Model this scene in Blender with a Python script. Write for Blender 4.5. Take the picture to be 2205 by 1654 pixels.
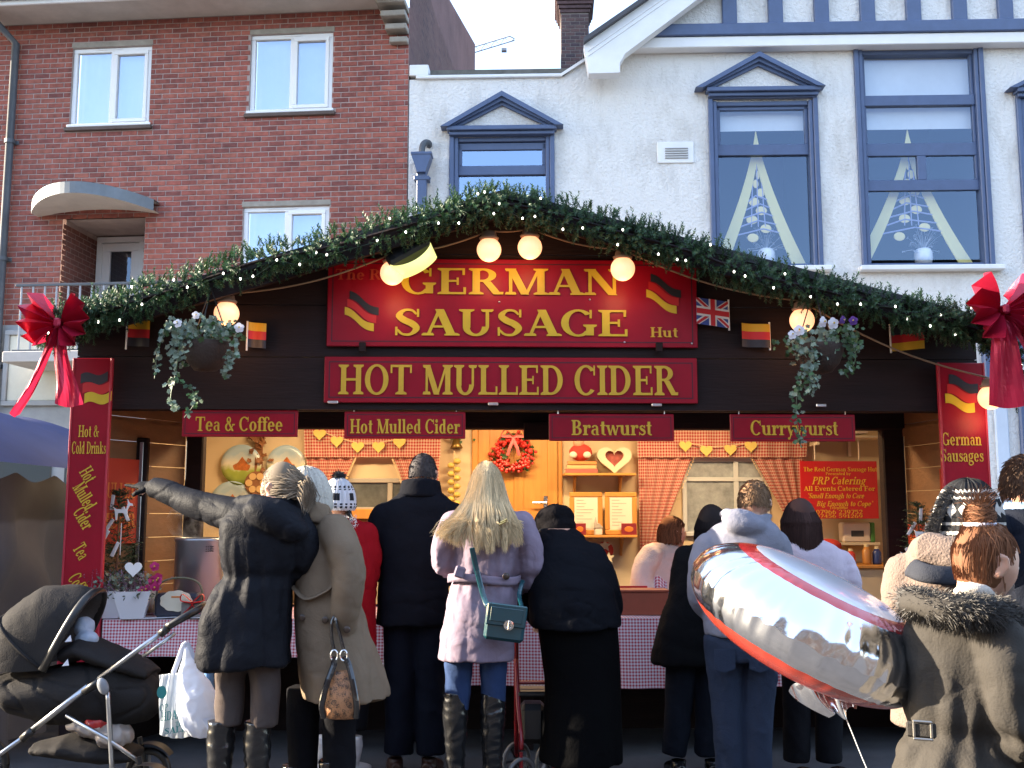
import bpy, bmesh, math, random
import numpy as np
from mathutils import Vector, Matrix, noise, Euler
for o in list(bpy.data.objects): bpy.data.objects.remove(o)
SC = bpy.context.scene
COL = SC.collection
R = math.radians
random.seed(7); NR = np.random.default_rng(7)

# ---------------------------------------------------------------- camera
FPX, CX, CY, CAMH = 2230.0, 1102.5, 827.0, 1.5
PITCH = math.atan((1105 - CY) / FPX)
cam_d = bpy.data.cameras.new('camera'); cam = bpy.data.objects.new('camera', cam_d); COL.objects.link(cam)
cam_d.sensor_width = 36.0; cam_d.lens = 36.0 * FPX / 2205.0
cam_d.clip_start = 0.05; cam_d.clip_end = 3000
cam.location = (0, 0, CAMH); cam.rotation_euler = (math.pi / 2 + PITCH, 0, 0)
SC.camera = cam

# ---------------------------------------------------------------- sky and sun
SUN_EL, SUN_BEHIND = R(17.0), R(5.5)           # low winter sun from the left, a little behind the facades
sun_dir = Vector((-math.cos(SUN_BEHIND) * math.cos(SUN_EL), math.sin(SUN_BEHIND) * math.cos(SUN_EL), math.sin(SUN_EL)))
world = bpy.data.worlds.new('World'); SC.world = world; world.use_nodes = True
wn = world.node_tree; wn.nodes.clear()
sky = wn.nodes.new('ShaderNodeTexSky'); sky.sky_type = 'NISHITA'; sky.sun_disc = False
sky.sun_elevation = SUN_EL; sky.sun_rotation = math.atan2(sun_dir.x, sun_dir.y)
sky.air_density = 1.0; sky.dust_density = 1.2; sky.ozone_density = 1.2
bg = wn.nodes.new('ShaderNodeBackground'); bg.inputs[1].default_value = 0.15
wo = wn.nodes.new('ShaderNodeOutputWorld')
hz = wn.nodes.new('ShaderNodeMix'); hz.data_type = 'RGBA'; hz.inputs[0].default_value = .5; hz.inputs[7].default_value = (1.45, 1.8, 2.6, 1)   # thin high haze
wn.links.new(sky.outputs[0], hz.inputs[6]); wn.links.new(hz.outputs[2], bg.inputs[0]); wn.links.new(bg.outputs[0], wo.inputs[0])
sun_d = bpy.data.lights.new('sun', 'SUN'); sun = bpy.data.objects.new('sun', sun_d); COL.objects.link(sun)
sun_d.energy = 4.6; sun_d.angle = R(0.5); sun_d.color = (1.0, 0.86, 0.66)
sun.rotation_euler = (-sun_dir).to_track_quat('-Z', 'Y').to_euler(); sun.location = (-20, 5, 12)
SC.view_settings.view_transform = 'Standard'; SC.view_settings.look = 'None'
SC.view_settings.exposure = 2.6; SC.view_settings.gamma = 1.0
SC.render.engine = 'CYCLES'
SC.cycles.max_bounces = 6; SC.cycles.diffuse_bounces = 3; SC.cycles.glossy_bounces = 4; SC.cycles.transparent_max_bounces = 12
SC.cycles.transmission_bounces = 4
SC.cycles.sample_clamp_indirect = 6.0; SC.cycles.caustics_reflective = False; SC.cycles.caustics_refractive = False
try:
    SC.cycles.use_denoising = True; SC.cycles.denoiser = 'OPENIMAGEDENOISE'
except Exception: pass

# ---------------------------------------------------------------- pixel helpers (2205x1654 photo pixels -> rays)
def ray(x, y):
    cp, sp = math.cos(PITCH), math.sin(PITCH)
    a, b = (x - CX) / FPX, (CY - y) / FPX
    return Vector((a, cp - sp * b, sp + cp * b))
def atY(x, y, Y):
    d = ray(x, y); return Vector((0, 0, CAMH)) + d * (Y / d.y)
def pxX(x, Y, y=1105): return atY(x, y, Y).x
class Frame:
    def __init__(s, o, ang):
        s.o = Vector(o); s.ang = ang; s.M = Matrix.Translation(s.o) @ Matrix.Rotation(ang, 4, 'Z'); s.I = s.M.inverted()
    def px(s, x, y, d=0.0):
        c = s.I @ Vector((0, 0, CAMH)); r = s.I.to_3x3() @ ray(x, y)
        t = (d - c.y) / r.y; p = c + r * t
        return p.x, p.z
    def rect(s, x0, y0, x1, y1, d=0.0):        # photo corners top-left, bottom-right -> u0,u1,v0,v1
        a = s.px(x0, y0, d); b = s.px(x1, y1, d)
        return a[0], b[0], b[1], a[1]

# ---------------------------------------------------------------- materials
MATS = {}
def nd(nt, t, **k):
    n = nt.nodes.new(t)
    for a, b in k.items(): setattr(n, a, b)
    return n
def mat(name, col=(.5, .5, .5), rough=.6, metal=0., spec=.5, var=0., vscale=4., bump=0., bscale=60., emit=None, estr=0.,
        coat=0., sheen=0., sub=0., trans=0., stretch=None, bump2=0., b2scale=8., dark=None, isl=0.):
    if name in MATS: return MATS[name]
    m = bpy.data.materials.new(name); m.use_nodes = True; nt = m.node_tree
    b = nt.nodes['Principled BSDF']
    b.inputs['Roughness'].default_value = rough; b.inputs['Metallic'].default_value = metal
    b.inputs['Specular IOR Level'].default_value = spec; b.inputs['Coat Weight'].default_value = coat
    b.inputs['Sheen Weight'].default_value = sheen
    if sub: b.inputs['Subsurface Weight'].default_value = sub; b.inputs['Subsurface Radius'].default_value = (.012, .005, .003)
    b.inputs['Base Color'].default_value = (*col, 1)
    tc = nd(nt, 'ShaderNodeTexCoord'); co = tc.outputs['Object']
    if stretch:
        mp = nd(nt, 'ShaderNodeMapping'); mp.inputs['Scale'].default_value = stretch; nt.links.new(co, mp.inputs[0]); co = mp.outputs[0]
    L = nt.links.new
    if var or isl:
        hs = nd(nt, 'ShaderNodeHueSaturation'); hs.inputs['Color'].default_value = (*col, 1)
        val = None
        if var:
            n = nd(nt, 'ShaderNodeTexNoise'); n.inputs['Scale'].default_value = vscale; n.inputs['Detail'].default_value = 5; n.inputs['Roughness'].default_value = .65
            L(co, n.inputs['Vector'])
            mr = nd(nt, 'ShaderNodeMapRange'); mr.inputs[1].default_value = .25; mr.inputs[2].default_value = .75
            mr.inputs[3].default_value = 1 - var; mr.inputs[4].default_value = 1 + var; L(n.outputs['Fac'], mr.inputs[0]); val = mr.outputs[0]
        if isl:
            g = nd(nt, 'ShaderNodeNewGeometry'); oi = nd(nt, 'ShaderNodeObjectInfo')
            ad = nd(nt, 'ShaderNodeMath', operation='ADD'); L(g.outputs['Random Per Island'], ad.inputs[0]); L(oi.outputs['Random'], ad.inputs[1])
            fr = nd(nt, 'ShaderNodeMath', operation='FRACT'); L(ad.outputs[0], fr.inputs[0])
            m2 = nd(nt, 'ShaderNodeMapRange'); m2.inputs[3].default_value = 1 - isl; m2.inputs[4].default_value = 1 + isl; L(fr.outputs[0], m2.inputs[0])
            if val:
                mu = nd(nt, 'ShaderNodeMath', operation='MULTIPLY'); L(val, mu.inputs[0]); L(m2.outputs[0], mu.inputs[1]); val = mu.outputs[0]
            else: val = m2.outputs[0]
        L(val, hs.inputs['Value']); L(hs.outputs[0], b.inputs['Base Color'])
    if bump:
        n = nd(nt, 'ShaderNodeTexNoise'); n.inputs['Scale'].default_value = bscale; n.inputs['Detail'].default_value = 4
        L(co, n.inputs['Vector']); bp = nd(nt, 'ShaderNodeBump'); bp.inputs['Strength'].default_value = bump; bp.inputs['Distance'].default_value = .01
        L(n.outputs['Fac'], bp.inputs['Height'])
        if bump2:
            n2 = nd(nt, 'ShaderNodeTexNoise'); n2.inputs['Scale'].default_value = b2scale; n2.inputs['Detail'].default_value = 3; n2.inputs['Distortion'].default_value = .6
            L(co, n2.inputs['Vector']); bq = nd(nt, 'ShaderNodeBump'); bq.inputs['Strength'].default_value = bump2; bq.inputs['Distance'].default_value = .05
            L(n2.outputs['Fac'], bq.inputs['Height']); L(bq.outputs[0], bp.inputs['Normal'])
        L(bp.outputs[0], b.inputs['Normal'])
    if emit is not None:
        b.inputs['Emission Color'].default_value = (*emit, 1); b.inputs['Emission Strength'].default_value = estr
    if trans: # thin translucent sheet
        tr = nd(nt, 'ShaderNodeBsdfTranslucent'); tr.inputs[0].default_value = (*col, 1)
        mx = nd(nt, 'ShaderNodeMixShader'); mx.inputs[0].default_value = trans
        L(b.outputs[0], mx.inputs[1]); L(tr.outputs[0], mx.inputs[2]); L(mx.outputs[0], nt.nodes['Material Output'].inputs[0])
    MATS[name] = m; return m
def glass_mat(name, refl=.35, tint=(1, 1, 1), rough=.02):
    if name in MATS: return MATS[name]
    m = bpy.data.materials.new(name); m.use_nodes = True; nt = m.node_tree; nt.nodes.clear(); L = nt.links.new
    o = nd(nt, 'ShaderNodeOutputMaterial'); mx = nd(nt, 'ShaderNodeMixShader'); mx.inputs[0].default_value = refl
    t = nd(nt, 'ShaderNodeBsdfTransparent'); t.inputs[0].default_value = (*tint, 1)
    g = nd(nt, 'ShaderNodeBsdfGlossy'); g.inputs['Roughness'].default_value = rough
    n = nd(nt, 'ShaderNodeTexNoise'); n.inputs['Scale'].default_value = 1.3; tc = nd(nt, 'ShaderNodeTexCoord'); L(tc.outputs['Object'], n.inputs['Vector'])
    bp = nd(nt, 'ShaderNodeBump'); bp.inputs['Strength'].default_value = .12; bp.inputs['Distance'].default_value = .02; L(n.outputs['Fac'], bp.inputs['Height']); L(bp.outputs[0], g.inputs['Normal'])
    g.inputs['Color'].default_value = (.55, .72, 1, 1)  # blue of the reflected sky is put into the gloss colour
    L(t.outputs[0], mx.inputs[1]); L(g.outputs[0], mx.inputs[2]); L(mx.outputs[0], o.inputs[0])
    MATS[name] = m; return m
def gingham(name, c0=(.75, .62, .58), c1=(.42, .02, .04), size=.022, axes=('X', 'Z'), trans=0., rough=.8, both=None):
    """woven red check: two crossing stripe sets, in metres; coordinates come from the UV-like attribute 'Object'"""
    if name in MATS: return MATS[name]
    m = bpy.data.materials.new(name); m.use_nodes = True; nt = m.node_tree; L = nt.links.new; b = nt.nodes['Principled BSDF']
    b.inputs['Roughness'].default_value = rough; b.inputs['Sheen Weight'].default_value = .15
    uv = nd(nt, 'ShaderNodeUVMap'); sx = nd(nt, 'ShaderNodeSeparateXYZ'); L(uv.outputs[0], sx.inputs[0])
    outs = []
    for a in ('X', 'Y'):
        d = nd(nt, 'ShaderNodeMath', operation='DIVIDE'); d.inputs[1].default_value = size * 2; L(sx.outputs[a], d.inputs[0])
        f = nd(nt, 'ShaderNodeMath', operation='FRACT'); L(d.outputs[0], f.inputs[0])
        g = nd(nt, 'ShaderNodeMath', operation='GREATER_THAN'); g.inputs[1].default_value = .5; L(f.outputs[0], g.inputs[0]); outs.append(g)
    ad = nd(nt, 'ShaderNodeMath', operation='ADD'); L(outs[0].outputs[0], ad.inputs[0]); L(outs[1].outputs[0], ad.inputs[1])
    hf = nd(nt, 'ShaderNodeMath', operation='MULTIPLY'); hf.inputs[1].default_value = .5; L(ad.outputs[0], hf.inputs[0])
    mx = nd(nt, 'ShaderNodeMix', data_type='RGBA'); mx.inputs[6].default_value = (*c0, 1); mx.inputs[7].default_value = (*c1, 1)
    L(hf.outputs[0], mx.inputs[0]); L(mx.outputs[2], b.inputs['Base Color'])
    if trans:
        tr = nd(nt, 'ShaderNodeBsdfTranslucent'); L(mx.outputs[2], tr.inputs[0]); ms = nd(nt, 'ShaderNodeMixShader'); ms.inputs[0].default_value = trans
        L(b.outputs[0], ms.inputs[1]); L(tr.outputs[0], ms.inputs[2]); L(ms.outputs[0], nt.nodes['Material Output'].inputs[0])
    MATS[name] = m; return m

# ---------------------------------------------------------------- mesh builder
class MB:
    def __init__(s): s.v = []; s.f = []; s.uv = []
    def add(s, vs, fs, uv=None):
        n = len(s.v); s.v += [tuple(p) for p in vs]; s.f += [tuple(i + n for i in f) for f in fs]
        if uv is not None: s.uv += list(uv)
        return s
    def box(s, x0, x1, y0, y1, z0, z1, M=None):
        vs = [(x, y, z) for z in (z0, z1) for y in (y0, y1) for x in (x0, x1)]
        if M is not None: vs = [M @ Vector(p) for p in vs]
        return s.add(vs, [(0, 2, 3, 1), (4, 5, 7, 6), (0, 1, 5, 4), (2, 6, 7, 3), (0, 4, 6, 2), (1, 3, 7, 5)])
    def bbox(s, x0, x1, y0, y1, z0, z1, b=.01, M=None):      # box with chamfered edges
        b = min(b, (x1 - x0) * .45, (y1 - y0) * .45, (z1 - z0) * .45)
        pts = []
        for z, zi in ((z0, 1), (z1, -1)):
            for y, yi in ((y0, 1), (y1, -1)):
                for x, xi in ((x0, 1), (x1, -1)):
                    pts += [(x, y + b * yi, z + b * zi), (x + b * xi, y, z + b * zi), (x + b * xi, y + b * yi, z)]
        if M is not None: pts = [M @ Vector(p) for p in pts]
        I = lambda x, y, z, k: (z * 4 + y * 2 + x) * 3 + k
        fs = []
        for x in (0, 1): q = [I(x, 0, 0, 0), I(x, 1, 0, 0), I(x, 1, 1, 0), I(x, 0, 1, 0)]; fs.append(q[::-1] if x == 0 else q)
        for y in (0, 1): q = [I(0, y, 0, 1), I(1, y, 0, 1), I(1, y, 1, 1), I(0, y, 1, 1)]; fs.append(q if y == 0 else q[::-1])
        for z in (0, 1): q = [I(0, 0, z, 2), I(1, 0, z, 2), I(1, 1, z, 2), I(0, 1, z, 2)]; fs.append(q[::-1] if z == 0 else q)
        for y in (0, 1):
            for z in (0, 1): fs.append([I(0, y, z, 1), I(1, y, z, 1), I(1, y, z, 2), I(0, y, z, 2)])
        for x in (0, 1):
            for z in (0, 1): fs.append([I(x, 0, z, 0), I(x, 1, z, 0), I(x, 1, z, 2), I(x, 0, z, 2)])
        for x in (0, 1):
            for y in (0, 1): fs.append([I(x, y, 0, 0), I(x, y, 1, 0), I(x, y, 1, 1), I(x, y, 0, 1)])
        for x in (0, 1):
            for y in (0, 1):
                for z in (0, 1): fs.append([I(x, y, z, 0), I(x, y, z, 1), I(x, y, z, 2)])
        return s.add(pts, fs)
    def prism(s, poly, y0, y1, M=None):      # polygon in x,z extruded along y
        n = len(poly); vs = [(p[0], y0, p[1]) for p in poly] + [(p[0], y1, p[1]) for p in poly]
        if M is not None: vs = [M @ Vector(p) for p in vs]
        fs = [tuple(range(n)), tuple(range(2 * n - 1, n - 1, -1))] + [(i, n + i, n + (i + 1) % n, (i + 1) % n) for i in range(n)]
        return s.add(vs, fs)
    def tube(s, pts, rad, seg=8, cap=True, up=None):
        pts = [Vector(p) for p in pts]; n = len(pts)
        rr = rad if isinstance(rad, (list, tuple, np.ndarray)) else [rad] * n
        vs = []; fs = []; a = None
        for i, p in enumerate(pts):
            t = (pts[min(i + 1, n - 1)] - pts[max(i - 1, 0)])
            if t.length < 1e-9: t = Vector((0, 0, 1))
            t.normalize()
            if a is None:
                a = Vector(up) if up is not None else (Vector((0, 0, 1)) if abs(t.z) < .9 else Vector((1, 0, 0)))
            a = (a - t * a.dot(t))
            if a.length < 1e-6: a = t.orthogonal()
            a.normalize(); b = t.cross(a)
            r = rr[i]; rx, ry = (r if isinstance(r, (tuple, list)) else (r, r))
            for k in range(seg):
                th = 2 * math.pi * k / seg
                vs.append(p + b * (math.cos(th) * rx) + a * (math.sin(th) * ry))
        for i in range(n - 1):
            for k in range(seg):
                k2 = (k + 1) % seg
                fs.append((i * seg + k, i * seg + k2, (i + 1) * seg + k2, (i + 1) * seg + k))
        if cap: fs += [tuple(range(seg - 1, -1, -1)), tuple(range((n - 1) * seg, n * seg))]
        return s.add(vs, fs)
    def lathe(s, prof, seg=24, c=(0, 0, 0), M=None):     # prof [(r,z)]
        vs = []; fs = []; n = len(prof)
        for r, z in prof:
            for k in range(seg):
                th = 2 * math.pi * k / seg; vs.append(Vector((c[0] + r * math.cos(th), c[1] + r * math.sin(th), c[2] + z)))
        if M is not None: vs = [M @ p for p in vs]
        for i in range(n - 1):
            for k in range(seg):
                k2 = (k + 1) % seg; fs.append((i * seg + k, i * seg + k2, (i + 1) * seg + k2, (i + 1) * seg + k))
        fs += [tuple(range(seg - 1, -1, -1)), tuple(range((n - 1) * seg, n * seg))]
        return s.add(vs, fs)
    def grid(s, fn, nu, nv, uvfn=None, wrap=False):          # fn(i/nu, j/nv)
        vs = []; uvs = []
        for j in range(nv + 1):
            for i in range(nu + 1): vs.append(fn(i / nu, j / nv))
        fs = []
        for j in range(nv):
            for i in range(nu):
                a = j * (nu + 1) + i; fs.append((a, a + 1, a + nu + 2, a + nu + 1))
                if uvfn:
                    for (p, q) in ((i, j), (i + 1, j), (i + 1, j + 1), (i, j + 1)): uvs.append(uvfn(p / nu, q / nv))
        return s.add(vs, fs, uvs if uvfn else None)
    def sphere(s, c, r, seg=12, rings=8, M=None):
        r = r if isinstance(r, (tuple, list)) else (r, r, r); c = Vector(c); vs = []; fs = []
        for j in range(rings + 1):
            ph = math.pi * j / rings
            for k in range(seg):
                th = 2 * math.pi * k / seg
                p = Vector((r[0] * math.sin(ph) * math.cos(th), r[1] * math.sin(ph) * math.sin(th), -r[2] * math.cos(ph)))
                vs.append(c + (M @ p if M is not None else p))
        for j in range(rings):
            for k in range(seg):
                k2 = (k + 1) % seg; fs.append((j * seg + k, j * seg + k2, (j + 1) * seg + k2, (j + 1) * seg + k))
        return s.add(vs, fs)
    def mesh(s, name):
        me = bpy.data.meshes.new(name); me.from_pydata([tuple(p) for p in s.v], [], s.f)
        if s.uv and len(s.uv) == len(me.loops):
            u = me.uv_layers.new(name='UVMap'); u.data.foreach_set('uv', np.array(s.uv, dtype=np.float32).ravel())
        me.update(); return me
    def build(s, name, m, parent=None, smooth=False, normals=False):
        me = s.mesh(name)
        return link(name, me, m, parent, smooth, normals)
def link(name, me, m, parent=None, smooth=False, normals=False):
    if normals:
        bm = bmesh.new(); bm.from_mesh(me); bmesh.ops.recalc_face_normals(bm, faces=bm.faces); bm.to_mesh(me); bm.free()
    if m is not None and not me.materials: me.materials.append(m)
    if smooth: me.polygons.foreach_set('use_smooth', [True] * len(me.polygons))
    o = bpy.data.objects.new(name, me); COL.objects.link(o)
    if parent is not None: o.parent = parent
    return o
def tag(o, label=None, cat=None, group=None, kind=None):
    if label: o['label'] = label
    if cat: o['category'] = cat
    if group: o['group'] = group
    if kind: o['kind'] = kind
    return o
def thing(name, label, cat, loc=(0, 0, 0), rz=0., group=None, kind=None):
    o = bpy.data.objects.new(name, None); COL.objects.link(o); o.location = loc; o.rotation_euler = (0, 0, rz)
    o.empty_display_size = .1
    return tag(o, label, cat, group, kind)
def on(frame, name, label, cat, group=None, kind=None): return thing(name, label, cat, frame.o, frame.ang, group, kind)
def copy_tree(o, parent=None):
    c = o.copy(); COL.objects.link(c); c.parent = parent
    for ch in o.children: copy_tree(ch, c)
    return c
def mbtext(): return MB()
def vn(p, s=1.): return noise.noise(Vector(p) * s)
def lerp(a, b, t): return a + (b - a) * t
def crv(pts, n):           # Catmull-Rom through points
    P = [Vector(p) for p in pts]; P = [P[0] * 2 - P[1]] + P + [P[-1] * 2 - P[-2]]; out = []
    m = len(P) - 3
    for i in range(n + 1):
        t = i / n * m; k = min(int(t), m - 1); t -= k; a, b, c, d = P[k:k + 4]
        out.append(.5 * ((2 * b) + (c - a) * t + (2 * a - 5 * b + 4 * c - d) * t * t + (3 * b - a - 3 * c + d) * t ** 3))
    return out
# ================================================================ ground
M_asph = mat('asphalt', (.055, .055, .06), .85, var=.35, vscale=3, bump=.5, bscale=180)
M_pave = mat('paving', (.22, .21, .2), .8, var=.2, vscale=2, bump=.3, bscale=90)
g = MB(); g.add([(-400, -300, 0), (400, -300, 0), (400, 700, 0), (-400, 700, 0)], [(0, 1, 2, 3)]); tag(g.build('ground', M_asph), kind='structure')
g = MB(); g.bbox(-40, 40, 11.0, 16.5, .0, .12, .02); tag(g.build('pavement', M_pave), kind='structure')

BRO = atY(868, 1105, 14.5); BRO.z = 0
BR = Frame(BRO, R(-5.2)); WH = Frame(BRO + Vector((.012, 0, 0)), R(-2))

def wall_with_holes(mb, u0, u1, v0, v1, holes, d=0., depth=.12):
    us = sorted({u0, u1, *[min(max(h[k], u0), u1) for h in holes for k in (0, 1)]}); vs = sorted({v0, v1, *[min(max(h[k], v0), v1) for h in holes for k in (2, 3)]})
    for a, b in zip(us, us[1:]):
        for c, e in zip(vs, vs[1:]):
            mu, mv = (a + b) / 2, (c + e) / 2
            if any(h[0] < mu < h[1] and h[2] < mv < h[3] for h in holes): continue
            mb.add([(a, d, c), (b, d, c), (b, d, e), (a, d, e)], [(0, 1, 2, 3)])
    for h in holes:
        a, b, c, e = h[:4]; q = d + depth
        mb.add([(a, d, c), (b, d, c), (b, d, e), (a, d, e), (a, q, c), (b, q, c), (b, q, e), (a, q, e)], [(0, 4, 5, 1), (1, 5, 6, 2), (2, 6, 7, 3), (3, 7, 4, 0)])

# ---------------------------------------------------------------- bricks
def brick_mat(name, cols):
    m = bpy.data.materials.new(name); m.use_nodes = True; nt = m.node_tree; L = nt.links.new; b = nt.nodes['Principled BSDF']; b.inputs['Roughness'].default_value = .85
    g = nd(nt, 'ShaderNodeNewGeometry'); oi = nd(nt, 'ShaderNodeObjectInfo'); ad = nd(nt, 'ShaderNodeMath', operation='ADD')
    L(g.outputs['Random Per Island'], ad.inputs[0]); L(oi.outputs['Random'], ad.inputs[1]); fr = nd(nt, 'ShaderNodeMath', operation='FRACT'); L(ad.outputs[0], fr.inputs[0])
    cr = nd(nt, 'ShaderNodeValToRGB'); e = cr.color_ramp.elements
    while len(e) < len(cols): e.new(.5)
    for i, c in enumerate(cols): e[i].position = i / (len(cols) - 1); e[i].color = (*c, 1)
    L(fr.outputs[0], cr.inputs[0])
    n = nd(nt, 'ShaderNodeTexNoise'); n.inputs['Scale'].default_value = 14; n.inputs['Detail'].default_value = 6; L(g.outputs['Position'], n.inputs['Vector'])
    n3 = nd(nt, 'ShaderNodeTexNoise'); n3.inputs['Scale'].default_value = .7; n3.inputs['Detail'].default_value = 4; mp = nd(nt, 'ShaderNodeMapping'); mp.inputs['Scale'].default_value = (1.6, 1, .35); L(g.outputs['Position'], mp.inputs[0]); L(mp.outputs[0], n3.inputs['Vector'])
    ad2 = nd(nt, 'ShaderNodeMath', operation='ADD'); L(n.outputs[0], ad2.inputs[0]); L(n3.outputs[0], ad2.inputs[1])
    mr = nd(nt, 'ShaderNodeMapRange'); mr.inputs[1].default_value = .7; mr.inputs[2].default_value = 1.3; mr.inputs[3].default_value = .60; mr.inputs[4].default_value = 1.28; L(ad2.outputs[0], mr.inputs[0])
    hs = nd(nt, 'ShaderNodeHueSaturation'); L(cr.outputs[0], hs.inputs['Color']); L(mr.outputs[0], hs.inputs['Value']); L(hs.outputs[0], b.inputs['Base Color'])
    n2 = nd(nt, 'ShaderNodeTexNoise'); n2.inputs['Scale'].default_value = 70; L(g.outputs['Position'], n2.inputs['Vector'])
    bp = nd(nt, 'ShaderNodeBump'); bp.inputs['Strength'].default_value = .4; bp.inputs['Distance'].default_value = .006; L(n2.outputs[0], bp.inputs['Height']); L(bp.outputs[0], b.inputs['Normal'])
    return m
M_brick = brick_mat('red_brick', [(.28, .078, .058), (.33, .098, .070), (.22, .062, .05), (.35, .112, .078), (.30, .086, .064), (.18, .055, .048)])
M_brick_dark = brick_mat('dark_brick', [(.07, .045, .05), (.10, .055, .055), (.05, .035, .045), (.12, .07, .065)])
M_mortar = mat('mortar', (.38, .30, .275), .95, var=.2, vscale=5)
def brick_shape(mb, a, b, c, e, d=0., pr=.007):
    j = NR.uniform(-.0025, .0025); p = d - pr - j; q = .0035
    mb.add([(a, d, c), (b, d, c), (b, d, e), (a, d, e), (a + q, p, c + q), (b - q, p, c + q), (b - q, p, e - q), (a + q, p, e - q)],
           [(4, 5, 6, 7), (0, 1, 5, 4), (1, 2, 6, 5), (2, 3, 7, 6), (3, 0, 4, 7)])
def bond(u0, u1, v0, v1, holes, L=.2375, H=.079, gap=.012, jit=True):
    out = []; r = 0; v = v0
    while v + H <= v1 + 1e-6:
        c, e = v + gap / 2, v + H - gap / 2; mv = (c + e) / 2
        u = u0 - (L / 2 if r % 2 else 0)
        while u < u1:
            a, b = max(u, u0) + gap / 2, min(u + L, u1) - gap / 2
            segs = [(a, b)]
            for h in holes:
                if h[2] < mv < h[3]:
                    ns = []
                    for (p, q) in segs:
                        if q <= h[0] or p >= h[1]: ns.append((p, q)); continue
                        if p < h[0]: ns.append((p, h[0] - .004))
                        if q > h[1]: ns.append((h[1] + .004, q))
                    segs = ns
            for (p, q) in segs:
                if q - p > .03: out.append((p, q, c, e))
            u += L
        v += H; r += 1
    return out

# ---------------------------------------------------------------- brick house
brick_house = on(BR, 'brick_house', 'three storey red brick house with white windows next to white rendered building', 'house')
w1 = BR.rect(158, 105, 320, 268); w2 = BR.rect(541, 76, 714, 238); w3 = BR.rect(524, 447, 705, 640)
lint = [(w[0], w[1], w[3], w[3] + .085) for w in (w1, w2, w3)]
sills = [(w[0] - .06, w[1] + .06, w[2] - .075, w[2]) for w in (w1, w2, w3)]
porch = BR.rect(136, 470, 300, 760)
wl, wr = BR.px(-260, 400)[0], 0.0
wtop = BR.px(420, 37)[1]; wbot = BR.px(60, 700)[1]
holes = [w1, w2, w3, porch]
mb = MB(); wall_with_holes(mb, wl, wr, wbot, wtop, [w1, w2, w3], 0, .10)
mbw = MB(); wall_with_holes(mbw, wl, wr, wbot, wtop, holes, 0, .10)
wall = mbw.build('wall', M_mortar, brick_house)
bl = bond(wl, wr, wbot, wtop, holes + lint + sills)
def vis(bk):
    p = BR.M @ Vector(((bk[0] + bk[1]) / 2, 0, (bk[2] + bk[3]) / 2)); d = p - Vector((0, 0, CAMH))
    cp, sp = math.cos(PITCH), math.sin(PITCH); zf = d.y * cp + d.z * sp; zu = -d.y * sp + d.z * cp
    x = CX + FPX * d.x / zf; y = CY - FPX * zu / zf
    return x, y, zf
full = []; rest = []
for bk in bl:
    x, y, zf = vis(bk); gy = 405 + abs(x - 1085) * .30
    ok = 0 < x < 866 and 8 < y < gy - 25 and bk[1] - bk[0] > .2
    (full if ok else rest).append((zf, bk))
full.sort(key=lambda t: t[0]); singles = full[:300]; rest += full[300:]
shapes = {}
for zf, bk in singles:
    key = round(bk[1] - bk[0], 3)
    if key not in shapes:
        m_ = MB(); brick_shape(m_, -key / 2, key / 2, -(bk[3] - bk[2]) / 2, (bk[3] - bk[2]) / 2); me = m_.mesh('brick'); me.materials.append(M_brick); shapes[key] = me
    o = bpy.data.objects.new('brick', shapes[key]); COL.objects.link(o); o.parent = brick_house; o.location = ((bk[0] + bk[1]) / 2, NR.uniform(-.002, .002), (bk[2] + bk[3]) / 2)
mb = MB()
for zf, bk in rest: brick_shape(mb, *bk)
tag(mb.build('brickwork', M_brick, brick_house), kind='stuff')

M_upvc = mat('white_window_plastic', (.8, .8, .8), .35, bump=.05, bscale=4)
M_conc = mat('concrete_lintel', (.30, .27, .23), .9, var=.25, vscale=6, bump=.3)
M_tile = mat('dark_sill_tile', (.10, .07, .06), .8, var=.3)
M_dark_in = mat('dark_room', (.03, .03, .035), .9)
M_blind = mat('pale_blind', (.62, .66, .68), .9, var=.08, vscale=2)
M_glass = glass_mat('window_glass', .42)
M_glass2 = glass_mat('clear_pane', .145)
def frame_ring(mb, a, b, c, e, t, d0, d1):
    mb.bbox(a, b, d0, d1, c, c + t, .006); mb.bbox(a, b, d0, d1, e - t, e, .006)
    mb.bbox(a, a + t, d0 + .002, d1, c + t, e - t, .006); mb.bbox(b - t, b, d0 + .002, d1, c + t, e - t, .006)
def pane(a, b, c, e, d, parent, m):
    p = MB(); p.add([(a, d, c), (b, d, c), (b, d, e), (a, d, e)], [(0, 1, 2, 3)]); return p.build('pane', m, parent)
def plastic_window(w, parent):
    a, b, c, e = w
    f = MB(); frame_ring(f, a, b, c, e, .065, .03, .10); f.bbox(a - .03, b + .03, -.035, .06, c - .012, c + .03, .006)
    f.bbox(lerp(a, b, .28), lerp(a, b, .62), .018, .03, e - .035, e - .02, .003)
    win = f.build('window', M_upvc, parent)
    m = lerp(a, b, .50)
    f = MB(); f.bbox(m - .028, m + .028, .032, .10, c + .065, e - .065, .006); f.build('mullion', M_upvc, win)
    f = MB(); frame_ring(f, m + .028, b - .062, c + .062, e - .062, .055, .012, .075); f.build('casement', M_upvc, win)
    pane(a + .06, m - .02, c + .06, e - .06, .07, win, M_glass); pane(m + .08, b - .11, c + .115, e - .115, .06, win, M_glass)
    f = MB(); f.grid(lambda s, t: (lerp(a + .05, b - .05, s), .16 + .001 * math.sin(s * 60), lerp(c + .02, e, t)), 60, 1); f.build('blind', M_blind, win)
for w in (w1, w2, w3): plastic_window(w, brick_house)
for w in lint: f = MB(); f.bbox(w[0] - .02, w[1] + .02, -.012, .1, w[2] + .004, w[3], .006); f.build('lintel', M_conc, brick_house)
for w in sills: f = MB(); f.bbox(w[0], w[1], -.055, .1, w[2], w[3] - .02, .008); f.build('sill', M_tile, brick_house)
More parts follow.
